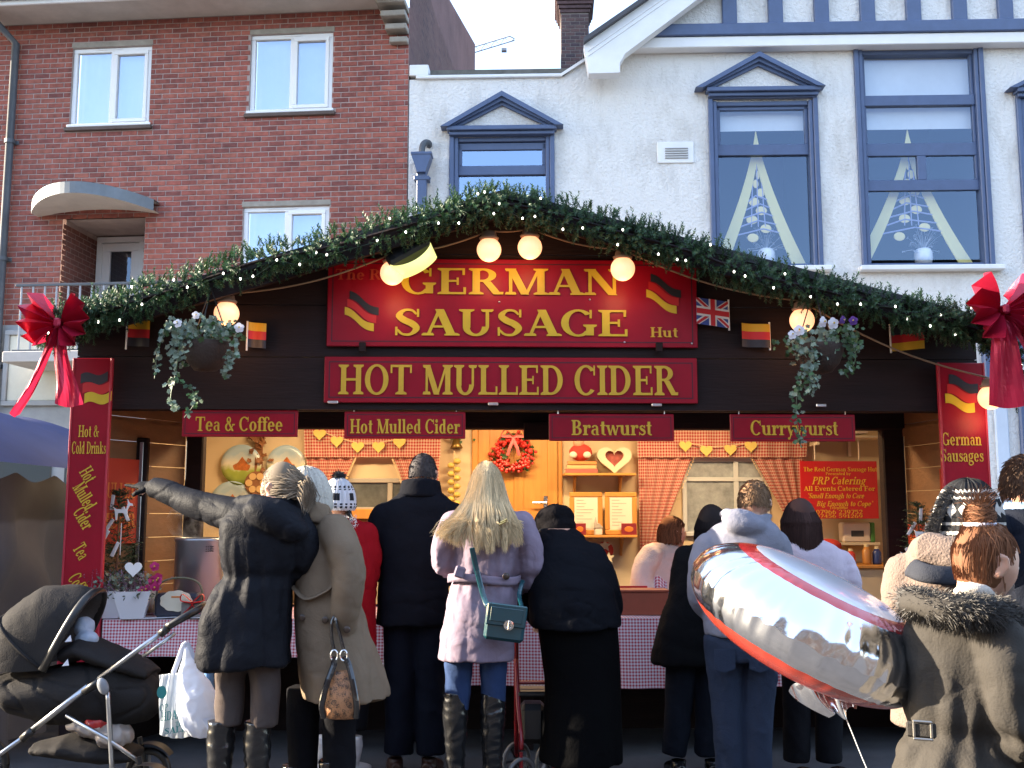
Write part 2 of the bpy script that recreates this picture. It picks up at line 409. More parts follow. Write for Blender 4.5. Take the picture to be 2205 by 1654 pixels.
# eaves: soffit slab, white fascia, gutter, slates
M_soff = mat('soffit_paint', (.52, .48, .44), .8, var=.15, vscale=3)
M_white = mat('white_paint', (.78, .78, .78), .6, var=.07, vscale=2.5, bump=.1, bscale=20)
M_slate = mat('slate', (.06, .06, .07), .6, var=.25)
M_iron = mat('grey_painted_iron', (.075, .085, .10), .5, var=.2)
f = MB(); f.add([(wl, -.62, wtop), (wr - .12, -.62, wtop), (wr - .12, .02, wtop), (wl, .02, wtop), (wl, -.62, wtop + .06), (wr - .12, -.62, wtop + .06), (wr - .12, .02, wtop + .06), (wl, .02, wtop + .06)],
        [(0, 1, 2, 3), (7, 6, 5, 4), (0, 4, 5, 1), (1, 5, 6, 2)]); f.build('soffit', M_soff, brick_house)
f = MB(); f.bbox(wl, wr - .1, -.67, -.622, wtop - .03, wtop + .12, .01); f.build('fascia', M_white, brick_house)
f = MB(); f.tube([(wl, -.74, wtop + .10), (wr - .1, -.74, wtop + .10)], .065, 10); f.build('gutter', M_iron, brick_house)
f = MB(); f.add([(wl, -.78, wtop + .14), (wr, -.78, wtop + .14), (wr, 3.2, wtop + 2.6), (wl, 3.2, wtop + 2.6)], [(0, 1, 2, 3)]); f.build('roof', M_slate, brick_house)
for k in range(4):
    f = MB(); z = wtop - .02 - k * .16; f.bbox(-.42 + k * .05, -.004, -.40 + k * .09, -.01, z - .085, z, .01); f.build('corbel', M_conc, brick_house)
# flank wall above the neighbour
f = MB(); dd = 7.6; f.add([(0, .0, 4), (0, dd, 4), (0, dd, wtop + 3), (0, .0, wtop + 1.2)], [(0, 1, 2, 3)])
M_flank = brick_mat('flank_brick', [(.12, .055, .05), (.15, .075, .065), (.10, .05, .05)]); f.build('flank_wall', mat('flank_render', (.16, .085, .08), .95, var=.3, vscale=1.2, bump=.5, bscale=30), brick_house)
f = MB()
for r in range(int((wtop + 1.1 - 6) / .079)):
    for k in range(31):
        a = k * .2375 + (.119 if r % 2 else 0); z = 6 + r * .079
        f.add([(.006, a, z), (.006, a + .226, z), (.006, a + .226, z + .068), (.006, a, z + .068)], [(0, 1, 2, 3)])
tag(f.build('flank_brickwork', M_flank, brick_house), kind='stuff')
# door porch and curved canopy
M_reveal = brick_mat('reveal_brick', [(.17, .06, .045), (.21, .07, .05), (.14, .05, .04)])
a, b, c, e = porch; f = MB(); D = 1.1
wall_with_holes(f, a, b, c, e, [(a, b, c, e)], 0, D); f.build('porch_recess', M_mortar, brick_house)
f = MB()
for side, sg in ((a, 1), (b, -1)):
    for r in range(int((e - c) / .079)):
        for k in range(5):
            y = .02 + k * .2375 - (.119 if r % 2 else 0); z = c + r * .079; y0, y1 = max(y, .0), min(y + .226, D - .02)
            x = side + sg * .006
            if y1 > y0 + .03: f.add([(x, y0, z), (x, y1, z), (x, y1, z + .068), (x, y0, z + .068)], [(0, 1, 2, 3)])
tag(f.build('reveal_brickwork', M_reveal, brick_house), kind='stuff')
f = MB(); frame_ring(f, a + .02, b, c, e - .02, .09, D - .1, D - .02); f.bbox(lerp(a, b, .56), lerp(a, b, .64), D - .1, D - .02, c + .09, e - .11, .006)
dr = f.build('door', M_upvc, brick_house)
f = MB(); frame_ring(f, a + .11, lerp(a, b, .56), c + .1, e - .12, .13, D - .08, D - .03); f.build('door_leaf', M_upvc, dr)
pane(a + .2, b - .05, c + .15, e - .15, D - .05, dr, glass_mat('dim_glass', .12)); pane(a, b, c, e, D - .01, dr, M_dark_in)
ca = BR.px(84, 455)[0]; cb = BR.px(345, 425)[0]; cz = BR.px(200, 455)[1]
f = MB()
def canopy(s, t):
    x = lerp(ca, cb, s); y = -.85 * math.sin(math.pi * (.04 + .92 * s)) ** .7 * t; return (x, y, cz + .02 - .09 * abs(2 * s - 1) ** 2)
f.grid(lambda s, t: canopy(s, t), 24, 4); f.grid(lambda s, t: (canopy(s, t)[0], canopy(s, t)[1], canopy(s, t)[2] + .14), 24, 4)
f.build('canopy', M_soff, brick_house, normals=False)
f = MB(); f.grid(lambda s, t: (canopy(s, 1)[0], canopy(s, 1)[1] - .008, canopy(s, 1)[2] - .01 + .17 * t), 24, 1); f.grid(lambda s, t: (canopy(s, t)[0], canopy(s, t)[1] - .01 * t, canopy(s, t)[2] + .16), 24, 3)
f.build('canopy_lead', mat('lead', (.16, .18, .2), .55, var=.2), brick_house)
# balcony rail in front of the porch
rz = BR.px(180, 640)[1]; f = MB(); x0, x1 = BR.px(110, 640)[0], BR.px(470, 630)[0]
f.bbox(x0, x1, -.93, -.89, rz - .035, rz, .004); f.bbox(x0, x1, -.93, -.89, rz - .95, rz - .92, .004)
rail = f.build('balcony_rail', M_iron, brick_house)
for k in range(15):
    f = MB(); x = lerp(x0, x1, (k + .5) / 15); f.bbox(x - .012, x + .012, -.92, -.90, rz - .92, rz - .035, .003); f.build('baluster', mat('light_rail_paint', (.35, .37, .4), .5), rail)
f = MB(); f.bbox(x0 - .1, x1 + .2, -.98, 0, rz - 1.1, rz - .95, .01); f.build('balcony_slab', M_soff, brick_house)
# rain pipe
pz = [BR.px(x, y) for x, y in ((16, 52), (44, 100), (30, 330), (14, 640), (2, 900))]
f = MB(); f.tube([(pz[0][0], -.70, pz[0][1] + .1), (pz[0][0] + .02, -.5, pz[0][1] - .1), (pz[1][0] - .02, -.09, pz[1][1]), (pz[1][0] - .02, -.09, 3), (pz[1][0] - .02, -.09, .2)], .058, 12); dp = f.build('drainpipe', M_iron, brick_house, smooth=True)
for z in (5.2, 7.0, 3.6):
    f = MB(); f.lathe([(.075, 0), (.075, .06)], 12, (pz[1][0] - .02, -.09, z)); f.bbox(pz[1][0] - .12, pz[1][0] + .08, -.03, .0, z, z + .06, .004); f.build('pipe_clip', M_iron, dp)
# ground-floor shopfront below the brickwork
M_shopw = mat('shopfront_grey', (.30, .31, .32), .7, var=.15); M_cream = mat('cream_panel', (.62, .60, .50), .7, var=.1)
f = MB(); f.add([(wl, -.02, 0), (wr, -.02, 0), (wr, -.02, wbot), (wl, -.02, wbot)], [(0, 1, 2, 3)]); f.build('shopfront', M_shopw, brick_house)
sp = BR.rect(22, 722, 190, 862, -.06); f = MB(); f.bbox(sp[0], sp[1] + .6, -.06, -.02, sp[2], sp[3], .01); f.build('shop_panel', M_cream, brick_house)
f = MB(); frame_ring(f, sp[0] - .07, sp[1] + .67, sp[2] - .07, sp[3] + .07, .07, -.09, -.02); f.build('panel_frame', M_shopw, brick_house)
f = MB()
for k in range(6): f.bbox(wl + .6 + k * 1.3, wl + 1.7 + k * 1.3, -.05, -.021, .7, 2.5, .01)
for k in range(6):
    q = MB(); q.bbox(wl + .6 + k * 1.3, wl + 1.7 + k * 1.3, -.05, -.021, .7, 2.5, .01); q.build('shop_window', mat('shop_glass', (.06, .075, .08), .08), brick_house)

# ---------------------------------------------------------------- white rendered building
M_render = None
def render_mat():
    m = bpy.data.materials.new('white_roughcast'); m.use_nodes = True; nt = m.node_tree; L = nt.links.new; b = nt.nodes['Principled BSDF']; b.inputs['Roughness'].default_value = .9
    g = nd(nt, 'ShaderNodeTexCoord'); n = nd(nt, 'ShaderNodeTexNoise'); n.inputs['Scale'].default_value = 1.1; n.inputs['Detail'].default_value = 7; n.inputs['Roughness'].default_value = .7
    mp = nd(nt, 'ShaderNodeMapping'); mp.inputs['Scale'].default_value = (1.6, 1, .6); L(g.outputs['Object'], mp.inputs[0]); L(mp.outputs[0], n.inputs['Vector'])
    cr = nd(nt, 'ShaderNodeValToRGB'); e = cr.color_ramp.elements; e[0].position = .28; e[0].color = (.55, .52, .48, 1); e[1].position = .5; e[1].color = (.78, .76, .73, 1)
    L(n.outputs[0], cr.inputs[0])
    sp_ = nd(nt, 'ShaderNodeTexNoise'); sp_.inputs['Scale'].default_value = 26; sp_.inputs['Detail'].default_value = 3; L(g.outputs['Object'], sp_.inputs['Vector'])
    c2 = nd(nt, 'ShaderNodeValToRGB'); e = c2.color_ramp.elements; e[0].position = .24; e[0].color = (.62, .58, .52, 1); e[1].position = .36; e[1].color = (1, 1, 1, 1); L(sp_.outputs[0], c2.inputs[0])
    mx = nd(nt, 'ShaderNodeMix', data_type='RGBA', blend_type='MULTIPLY'); mx.inputs[0].default_value = .8; L(cr.outputs[0], mx.inputs[6]); L(c2.outputs[0], mx.inputs[7]); L(mx.outputs[2], b.inputs['Base Color'])
    v = nd(nt, 'ShaderNodeTexNoise'); v.inputs['Scale'].default_value = 22; v.inputs['Detail'].default_value = 5; v.inputs['Roughness'].default_value = .6; L(g.outputs['Object'], v.inputs['Vector'])
    bp = nd(nt, 'ShaderNodeBump'); bp.inputs['Strength'].default_value = .9; bp.inputs['Distance'].default_value = .035; L(v.outputs[0], bp.inputs['Height']); L(bp.outputs[0], b.inputs['Normal'])
    return m
M_render = render_mat()
M_navy = mat('navy_joinery_paint', (.070, .105, .205), .42, var=.12, vscale=5, bump=.06, bscale=25)
white_house = on(WH, 'white_house', 'white roughcast building with navy pedimented sash windows and half timbered gable', 'house')
# openings
wa = (*[WH.px(968, 300)[0], WH.px(1194, 300)[0]], WH.px(1080, 560)[1], WH.px(1080, 290)[1])
wb = (*[WH.px(1528, 400)[0], WH.px(1766, 400)[0]], WH.px(1640, 576)[1], WH.px(1640, 213)[1])
wc = (*[WH.px(1846, 340)[0], WH.px(2128, 340)[0]], WH.px(1990, 574)[1], WH.px(1990, 102)[1])
wd = (*[WH.px(2197, 400)[0], WH.px(2197, 400)[0] + 1.6], WH.px(2190, 576)[1], WH.px(2190, 210)[1])
we = WH.px(4200, 100)[0]
ptop = WH.px(1030, 170)[1]; gtop = WH.px(1800, 95)[1]; kx = WH.px(1262, 130)[0]
inner = [(q[0] + .08, q[1] - .08, q[2] + .02, q[3] - .04) for q in (wa, wb, wc, wd)]
f = MB(); wall_with_holes(f, 0, kx, 0, ptop, [h for h in inner if h[1] < kx], 0, .16)
wall_with_holes(f, kx, we, 0, gtop, [h for h in inner if h[0] > kx], 0, .16)
zt0 = WH.px(1215, 160)[1]; zt1 = WH.px(1262, 128)[1]; xk0 = WH.px(1210, 160)[0]
f.add([(xk0, 0, ptop), (kx, 0, ptop), (kx, 0, gtop), (kx - .02, 0, zt1)], [(0, 1, 2, 3)])
f.build('wall', M_render, white_house)
# parapet coping + low roof behind
f = MB(); f.bbox(.1, xk0, -.05, .35, ptop, ptop + .05, .01); f.build('coping', M_white, white_house)
f = MB(); f.add([(xk0 - .01, -.05, ptop), (xk0 - .01, -.05, ptop + .05), (kx + .05, -.05, zt1 + .05), (kx + .05, -.05, zt1), (xk0 - .01, .3, ptop + .05), (kx + .05, .3, zt1 + .05)], [(0, 3, 2, 1), (1, 2, 5, 4)]); f.build('coping_rise', M_white, white_house)
f = MB(); f.bbox(.0, .28, -.03, .3, ptop + .052, ptop + .22, .01); f.build('end_block', M_white, white_house)
f = MB(); f.add([(.3, .02, ptop + .03), (kx + .2, .02, ptop + .03), (kx + .2, .02, ptop + .15), (.3, .02, ptop + .15), (kx + .2, 5, ptop + .3), (.3, 5, ptop + .3)], [(0, 1, 2, 3), (3, 2, 4, 5)])
f.build('low_roof', mat('mossy_lead', (.12, .115, .10), .8, var=.35, vscale=6), white_house)
f = MB(); f.bbox(WH.px(1160, 145, 1.2)[0], WH.px(1250, 145, 1.2)[0], 1.2, 1.6, ptop + .2, ptop + .34, .02); f.build('rooflight', mat('grey_lead', (.24, .26, .29), .5), white_house)
# gable: rendered panel, timbers, beam, frieze, bargeboard
b0 = WH.px(1345, 112, -.2); b1 = WH.px(2205, 62, -.2)
fz0, fz1 = WH.px(1800, 97, -.2)[1], WH.px(1800, 74, -.2)[1]; bz1 = WH.px(1800, 48, -.2)[1]
bs = WH.px(1330, 125, -.2)[0]
f = MB(); f.bbox(bs, we, -.2, .0, fz0, fz1, .01); f.build('frieze', M_white, white_house)
f = MB(); f.bbox(WH.px(1400, 80, -.24)[0], we, -.24, -.01, fz1 + .004, bz1, .012); f.build('tie_beam', M_navy, white_house)
ga = WH.px(1262, 130, -.2); slope = (130 - 0) / (1500 - 1330) * .0 + .60
apex_u = ga[0] + 5.4
f = MB(); f.add([(ga[0] + .5, -.12, bz1), (apex_u * 2 - ga[0] - .5, -.12, bz1), (apex_u, -.12, bz1 + 5.0 * slope)], [(0, 1, 2)]); f.build('gable_panel', M_render, white_house)
for k in range(14):
    x = WH.px(1571.5 + k * 99.3, 30, -.2)[0]; h = min(3.0, (x - ga[0] - .3) * slope if x < apex_u else 3.0)
    f = MB(); f.bbox(x - .105, x + .105, -.2, -.121, bz1 + .002, bz1 + max(.3, h), .01); f.build('timber_post', M_navy, white_house)
t0 = WH.px(1257, 97, -.45); t1 = WH.px(1398, 0, -.45); l1 = WH.px(1500, 0, -.45); l0 = WH.px(1340, 118, -.45); k0 = WH.px(1335, 156, -.45); k1 = WH.px(1268, 158, -.45)
ext = 6.0; ds = ((t1[0] - t0[0]), (t1[1] - t0[1])); dl = ((l1[0] - l0[0]), (l1[1] - l0[1]))
T = (t0[0] + ds[0] * ext / 1.2, t0[1] + ds[1] * ext / 1.2); Lw = (T[0] + .55, T[1] - .05)
lm = (lerp(l0[0], k0[0], .5) - .02, lerp(l0[1], k0[1], .45))
f = MB(); f.prism([k1, k0, (k0[0], lm[1]), (l0[0] + .04, l0[1] + .02), (l1[0], l1[1]), Lw, T, t0], -.45, -.25)
f.build('bargeboard', M_white, white_house)
off = lambda p, n: (p[0] - .0, p[1] + n)
f = MB(); f.prism([off(t0, .0), off(t0, .07), off(T, .07), off(T, .0)], -.55, 1.5); f.build('verge_roof', M_slate, white_house)
for n_ in (.10, .17):
    f = MB(); f.prism([(t0[0] + .06, t0[1] - n_), (t0[0] + .06, t0[1] - n_ + .02), (T[0], T[1] - n_ + .02), (T[0], T[1] - n_)], -.462, -.45); f.build('bargeboard_bead', M_white, white_house)
# windows
def pediment(w, ax, ay, lx, ly, rx, ry, parent):
    u0, u1 = WH.px(lx, ly, -.2)[0], WH.px(rx, ry, -.2)[0]; zb = WH.px(ax, (ly + ry) / 2 + 8, -.2)[1]; za = WH.px(ax, ay, -.2)[1]; um = (u0 + u1) / 2
    th = .15
    ped = MB().prism([(u0 + .17, zb + .02), (u1 - .17, zb + .02), (um, za - .16)], -.05, -.004).build('pediment', M_render, parent)
    for d0, t0_, t1_, i in ((-.20, .0, .07, 0), (-.15, .07, .12, 1), (-.10, .12, .165, 2)):
        dz0, dz1 = t0_ * 1.05, t1_ * 1.05
        f = MB(); f.prism([(u0 + t0_ * 1.6, zb + .03 - (.03 if i == 0 else 0)), (u0 + t1_ * 1.6, zb + .03 - (.03 if i == 0 else 0)), (um, za - dz1), (u1 - t1_ * 1.6, zb + .03 - (.03 if i == 0 else 0)), (u1 - t0_ * 1.6, zb + .03 - (.03 if i == 0 else 0)), (um, za - dz0)], d0, -.005)
        f.build('raking_moulding', M_navy, ped)
    f = MB(); f.bbox(w[0] - .03, w[1] + .03, -.16, 0, zb - .045, zb + .02, .008); f.bbox(w[0], w[1], -.11, 0, zb - .10, zb - .047, .008); f.bbox(w[0] + .015, w[1] - .015, -.07, 0, w[3] - .01, zb - .102, .006)
    f.build('entablature', M_navy, ped)
def sash(w, bars, name='sash_window', split=None):
    a, b, c, e = w
    f = MB()
    for (i, d, t) in ((0, -.05, .07), (1, -.025, .06)):
        f.bbox(a + i * .07, a + i * .07 + t, d, .16, c, e - (i * .03), .01); f.bbox(b - i * .07 - t, b - i * .07, d, .16, c, e - (i * .03), .01)
    f.bbox(a + .13, b - .13, .0, .16, e - .10, e - .0, .01); f.bbox(a + .13, b - .13, .02, .16, c, c + .06, .01)
    win = f.build('window', M_navy, white_house)
    a2, b2 = a + .13, b - .13
    return win, a2, b2
def rail(win, a, b, z0, z1, d0=.04, d1=.12, nm='sash_rail'):
    f = MB(); f.bbox(a, b, d0, d1, z0, z1, .006); f.build(nm, M_navy, win)
def vpx(y, x=1640): return WH.px(x, y, .08)[1]
room = MB()
# window A
win, a, b = sash(wa, None); pediment(wa, 1078, 195, 948, 265, 1213, 258, white_house)
rail(win, a, b, vpx(372), vpx(352)); rail(win, a, a + .05, vpx(352), vpx(305)); rail(win, b - .05, b, vpx(352), vpx(305)); rail(win, a, b, vpx(318), vpx(303))
pane(a, b, vpx(352), vpx(305), .07, win, M_glass); pane(a, b, wa[2], vpx(372), .09, win, M_glass)
f = MB(); f.bbox(a, b, .2, .22, vpx(470), vpx(400), .01); f.build('nameplate', M_blind, win)
# window B
win, a, b = sash(wb, None); pediment(wb, 1635, 110, 1498, 180, 1778, 175, white_house)
rail(win, a, b, vpx(336), vpx(313)); rail(win, a, a + .05, vpx(313), wb[3] - .1); rail(win, b - .05, b, vpx(313), wb[3] - .1); rail(win, a, b, wb[3] - .15, wb[3] - .1)
pane(a, b, vpx(313), wb[3] - .1, .07, win, M_glass2); pane(a, b, wb[2], vpx(336), .09, win, M_glass2)
f = MB(); f.grid(lambda s, t: (lerp(a, b, s), .2, lerp(vpx(276), wb[3], t)), 1, 1); f.build('blind', M_blind, win)
# window C
win, a, b = sash(wc, None)
def v2(y): return WH.px(1990, y, .08)[1]
rail(win, a, b, v2(230), v2(208), .02); rail(win, a, b, v2(337), v2(310)); rail(win, a, b, v2(412), v2(389)); rail(win, lerp(a, b, .46), lerp(a, b, .54), v2(389), v2(337))
for (y1, y0, dd_) in ((208, 112, .06), (310, 230, .09), (389, 337, .09)): rail(win, a, a + .04, v2(y1), v2(y0)); rail(win, b - .04, b, v2(y1), v2(y0))
for (y1, y0) in ((208, 112), (310, 230), (560, 412)): pane(a, b, v2(y1), v2(y0), .075, win, M_glass2)
pane(a, lerp(a, b, .46), v2(389), v2(337), .075, win, M_glass2); pane(lerp(a, b, .54), b, v2(389), v2(337), .075, win, M_glass2)
f = MB(); f.grid(lambda s, t: (lerp(a, b, s), .2, lerp(v2(272), wc[3], t)), 1, 1); f.build('blind', M_blind, win)
f = MB(); f.bbox(wc[0] - .06, wc[1] + .10, -.14, .02, wc[2] - .075, wc[2] - .002, .012); f.build('sill', M_white, white_house)
f = MB(); f.bbox(wb[0] - .06, wb[1] + .10, -.14, .02, wb[2] - .075, wb[2] - .002, .012); f.build('sill', M_white, white_house)
# window D (only its edge shows)
win, a, b = sash(wd, None); du = WH.px(2338, 110)[0]; pediment(wd, 2330, 112, 2174, 180, 2480, 175, white_house); pane(a, b, wd[2], wd[3], .09, win, M_glass2)
# room behind the panes
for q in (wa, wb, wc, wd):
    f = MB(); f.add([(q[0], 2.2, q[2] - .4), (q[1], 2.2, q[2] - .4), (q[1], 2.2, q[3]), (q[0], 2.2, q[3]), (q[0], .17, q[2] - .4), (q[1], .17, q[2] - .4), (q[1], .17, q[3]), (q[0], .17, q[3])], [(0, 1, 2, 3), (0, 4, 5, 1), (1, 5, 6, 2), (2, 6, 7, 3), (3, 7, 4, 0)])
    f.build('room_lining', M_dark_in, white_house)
# vent, hopper and pipe
vt = WH.rect(1415, 305, 1495, 350, -.03); f = MB(); f.bbox(vt[0], vt[1], -.02, 0, vt[2], vt[3], .012); vo = f.build('vent', M_white, white_house)
vt = WH.rect(1432, 317, 1482, 342, -.03)
for k in range(5):
    f = MB(); z = lerp(vt[2], vt[3], (k + .5) / 5); f.bbox(vt[0], vt[1], -.035, -.019, z - .009, z + .006, .002); f.build('slat', mat('vent_grey', (.33, .33, .33), .7), vo)
hx, hz = WH.px(909, 335, -.15); _, hz2 = WH.px(909, 375, -.15)
f = MB(); f.prism([(hx - .14, hz), (hx + .14, hz), (hx + .13, hz - .06), (hx + .06, hz2), (hx - .06, hz2), (hx - .13, hz - .06)], -.26, -.05)
f.bbox(hx - .15, hx + .15, -.27, -.04, hz - .02, hz + .02, .006); hop = f.build('rain_hopper', M_navy, white_house)
f = MB(); f.bbox(hx - .07, hx + .07, -.2, -.06, 2, hz2, .008); f.build('downpipe', M_navy, hop)
f = MB(); f.bbox(hx - .11, hx + .11, -.21, -.03, hz2 - .10, hz2 - .04, .006)
for s in (-1, 1): f.sphere((hx + s * .105, -.16, hz2 - .07), .025, 8, 6)
f.build('pipe_collar', M_navy, hop)
f = MB(); f.tube(crv([(hx + .0, -.15, hz - .05), (hx + .0, -.15, hz + .12), (hx + .04, -.13, hz + .2), (hx + .08, -.05, hz + .22), (hx + .08, .02, hz + .20)], 12), .045, 10); f.build('inlet_pipe', M_iron, hop, smooth=True)
# ground floor pier/shopfront to the right
f = MB(); q = WH.rect(2115, 720, 2600, 845, -.1); f.bbox(q[0], q[1], -.12, -.005, q[2], q[3], .02); f.build('shop_fascia', M_navy, white_house)
f = MB(); q = WH.rect(2196, 860, 2600, 1250, -.1); f.bbox(q[0], q[1], -.08, -.005, q[2], q[3], .02); f.build('shopfront', M_navy, white_house)
f = MB(); q = WH.rect(2140, 862, 2196, 1300, -.05); f.bbox(q[0], q[1], -.05, -.004, 0, q[3], .02); f.build('pier', mat('pale_blue_paint', (.55, .62, .72), .6, var=.06), white_house)
f = MB(); q = WH.rect(2186, 785, 2210, 815, -.14); f.bbox(q[0], q[1] + .3, -.135, -.121, q[2], q[3], .004); f.build('fascia_letter', M_white, white_house)
f = MB(); q = WH.rect(2165, 846, 2600, 852, -.14); f.bbox(q[0], q[1], -.16, -.122, q[2], q[3], .004); f.build('fascia_trim', M_white, white_house)
# things in the windows
M_yel = mat('yellow_card', (.82, .74, .30), .7, var=.05, trans=.2); M_lace = mat('pale_lattice', (.28, .30, .48), .7)
def arch_ornament(x, y0, y1, hw, win_mid, label):
    o = on(WH, 'window_arch', label, 'ornament', 'yellow arches in the first floor windows')
    D_ = .22; um, zb = WH.px(x, y1, D_); zt = WH.px(x, y0, D_)[1]; H = zt - zb; hwm = hw * 14.3 / FPX
    for s in (-1, 1):
        f = MB()
        def leg(t, i): # t 0 bottom..1 top
            xo = um + s * hwm * ((1 - t) ** 1.5 * .85 + .15 * (1 - t)); w = min(.19 * (1 - t) ** .5, abs(xo - um)) + .004; z = zb + H * t
            xi = xo - s * w; return (xo if i else xi, z)
        n = 20
        for k in range(n):
            p = [leg(k / n, 0), leg(k / n, 1), leg((k + 1) / n, 1), leg((k + 1) / n, 0)]
            f.add([(q[0], D_, q[1]) for q in p] + [(q[0], D_ + .025, q[1]) for q in p], [(0, 1, 2, 3), (4, 7, 6, 5), (0, 4, 5, 1), (3, 2, 6, 7), (0, 3, 7, 4), (1, 5, 6, 2)])
        f.build('leg', M_yel, o)
    f = MB(); rr = random.Random(x)
    for k in range(5):
        t = .22 + .06 * k; wv = max(.02, hwm * ((1 - t) ** 1.5 * .85 + .15 * (1 - t)) - .19 * (1 - t) ** .5); z = zb + H * t
        f.tube([(um - wv, D_ + .01, z), (um + rr.uniform(-.3, .3) * wv, D_ + .01, z + .09), (um + wv, D_ + .01, z + .03)], .012, 5)
    for k in range(3):
        xx = (k - 1) * .5; f.tube([(um + xx * .2, D_ + .014, zb + H * .28), (um + xx * .08, D_ + .014, zb + H * .85)], .010, 5)
    f.build('lattice', M_lace, o)
    for k in range(9):
        t = .20 + .065 * k; wv = max(.015, hwm * ((1 - t) ** 1.5 * .85 + .15 * (1 - t)) - .19 * (1 - t) ** .5); MB().sphere((um + wv * (.45 if k % 2 else -.4) * rr.uniform(.6, 1.1), D_ + .012, zb + H * t), (min(.075, wv * .5) + .008, .006, .065), 12, 8).build('cream_cell', mat('cream_cell_card', (.70, .60, .26), .7), o, smooth=True)
arch_ornament(1636, 275, 572, 104, None, 'tall yellow arch ornament in narrow pedimented sash window')
arch_ornament(1968, 275, 568, 130, None, 'tall yellow arch ornament in wide navy sash window')
def vase(x, y, label):
    u, z = WH.px(x, y, .40); zb = WH.px(x, 566, .40)[1] - .03
    o = thing('flower_vase', label, 'vase', WH.M @ Vector((u, .40, zb)), WH.ang, 'white vases in the first floor windows')
    f = MB(); f.lathe([(.02, 0), (.11, 0), (.13, .1), (.125, .18), (.10, .23), (.085, .235), (.08, .20), (.02, .19)], 18); f.build('pot', mat('white_china', (.8, .82, .85), .25), o, smooth=True)
    f = MB(); rr = random.Random(x + 1)
    for k in range(46):
        a_, r_ = rr.uniform(0, 6.28), rr.uniform(.05, .34); p = Vector((r_ * math.cos(a_), r_ * .35 * math.sin(a_), .25 + rr.uniform(0, .38) - r_ * .3))
        f.tube([(0, 0, .2), p * .6 + Vector((0, 0, .1)), p], .004, 4, False)
        for j in range(3):
            d = Vector((rr.uniform(-1, 1), rr.uniform(-1, 1), rr.uniform(-1, 1))).normalized() * .035; e_ = d.orthogonal().normalized() * .02
            f.add([p - d * .4, p + e_, p + d, p - e_], [(0, 1, 2, 3)])
    f.build('flowers', mat('dried_flowers', (.34, .36, .42), .8, isl=.6), o)
vase(1650, 545, 'white vase of pale flowers in narrow pedimented window'); vase(1988, 540, 'white vase of pale flowers in wide sash window')
# ---------------------------------------------------------------- chimney behind the parapet, crane beyond
CH = Frame(atY(1243, 1105, 20.5) * Vector((1, 1, 0)) if False else Vector((pxX(1243, 20.5), 20.5, 0)), R(-2))
chim = on(CH, 'brick_chimney', 'dark brick chimney stack behind the white parapet', 'chimney')
cw0, cw1 = CH.px(1208, 100)[0], CH.px(1268, 100)[0]; cz0 = CH.px(1240, 210)[1]; cz1 = CH.px(1240, -120)[1]; cn = CH.px(1240, 28)[1]
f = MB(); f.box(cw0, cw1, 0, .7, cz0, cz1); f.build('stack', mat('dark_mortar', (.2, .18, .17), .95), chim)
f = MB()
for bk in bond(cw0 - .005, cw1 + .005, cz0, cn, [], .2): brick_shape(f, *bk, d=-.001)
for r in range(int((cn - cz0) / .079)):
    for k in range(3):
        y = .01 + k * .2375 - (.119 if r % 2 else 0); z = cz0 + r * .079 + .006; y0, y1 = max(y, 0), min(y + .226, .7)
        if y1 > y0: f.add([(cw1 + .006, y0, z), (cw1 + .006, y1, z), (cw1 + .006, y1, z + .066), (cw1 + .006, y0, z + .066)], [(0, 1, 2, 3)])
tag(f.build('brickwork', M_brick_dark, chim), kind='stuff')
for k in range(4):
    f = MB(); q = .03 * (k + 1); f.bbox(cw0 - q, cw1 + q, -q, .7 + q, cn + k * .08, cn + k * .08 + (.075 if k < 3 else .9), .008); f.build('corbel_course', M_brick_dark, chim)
crane = thing('tower_crane', 'distant tower crane jib against the pale sky', 'crane', (-12, 150, 0))
p0, p1 = atY(960, 132, 150), atY(1108, 87, 150); ro = Vector(crane.location)
f = MB(); dv = (p1 - p0); nseg = 14
A = [p0 + dv * (i / nseg) - ro for i in range(nseg + 1)]
f.tube(A, .10, 4); B = [p + Vector((0, 0, .9)) for p in A[:-1]] + [A[-1] + Vector((0, 0, .25))]; f.tube(B, .10, 4)
for i in range(nseg): f.tube([A[i], B[i + 1]] if i % 2 else [B[i], A[i + 1]], .05, 3)
M_crane = mat('crane_grey', (.25, .26, .3), .6); f.build('jib', M_crane, crane)
f = MB(); b_ = A[0]; f.box(b_.x - .7, b_.x + .7, b_.y - .7, b_.y + .7, -ro.z, b_.z + .6); f.build('mast', M_crane, crane)
f = MB(); e_ = A[-3]; f.box(e_.x - .5, e_.x + .3, e_.y - .4, e_.y + .4, e_.z - 1.3, e_.z - .9); f.build('trolley', M_crane, crane)
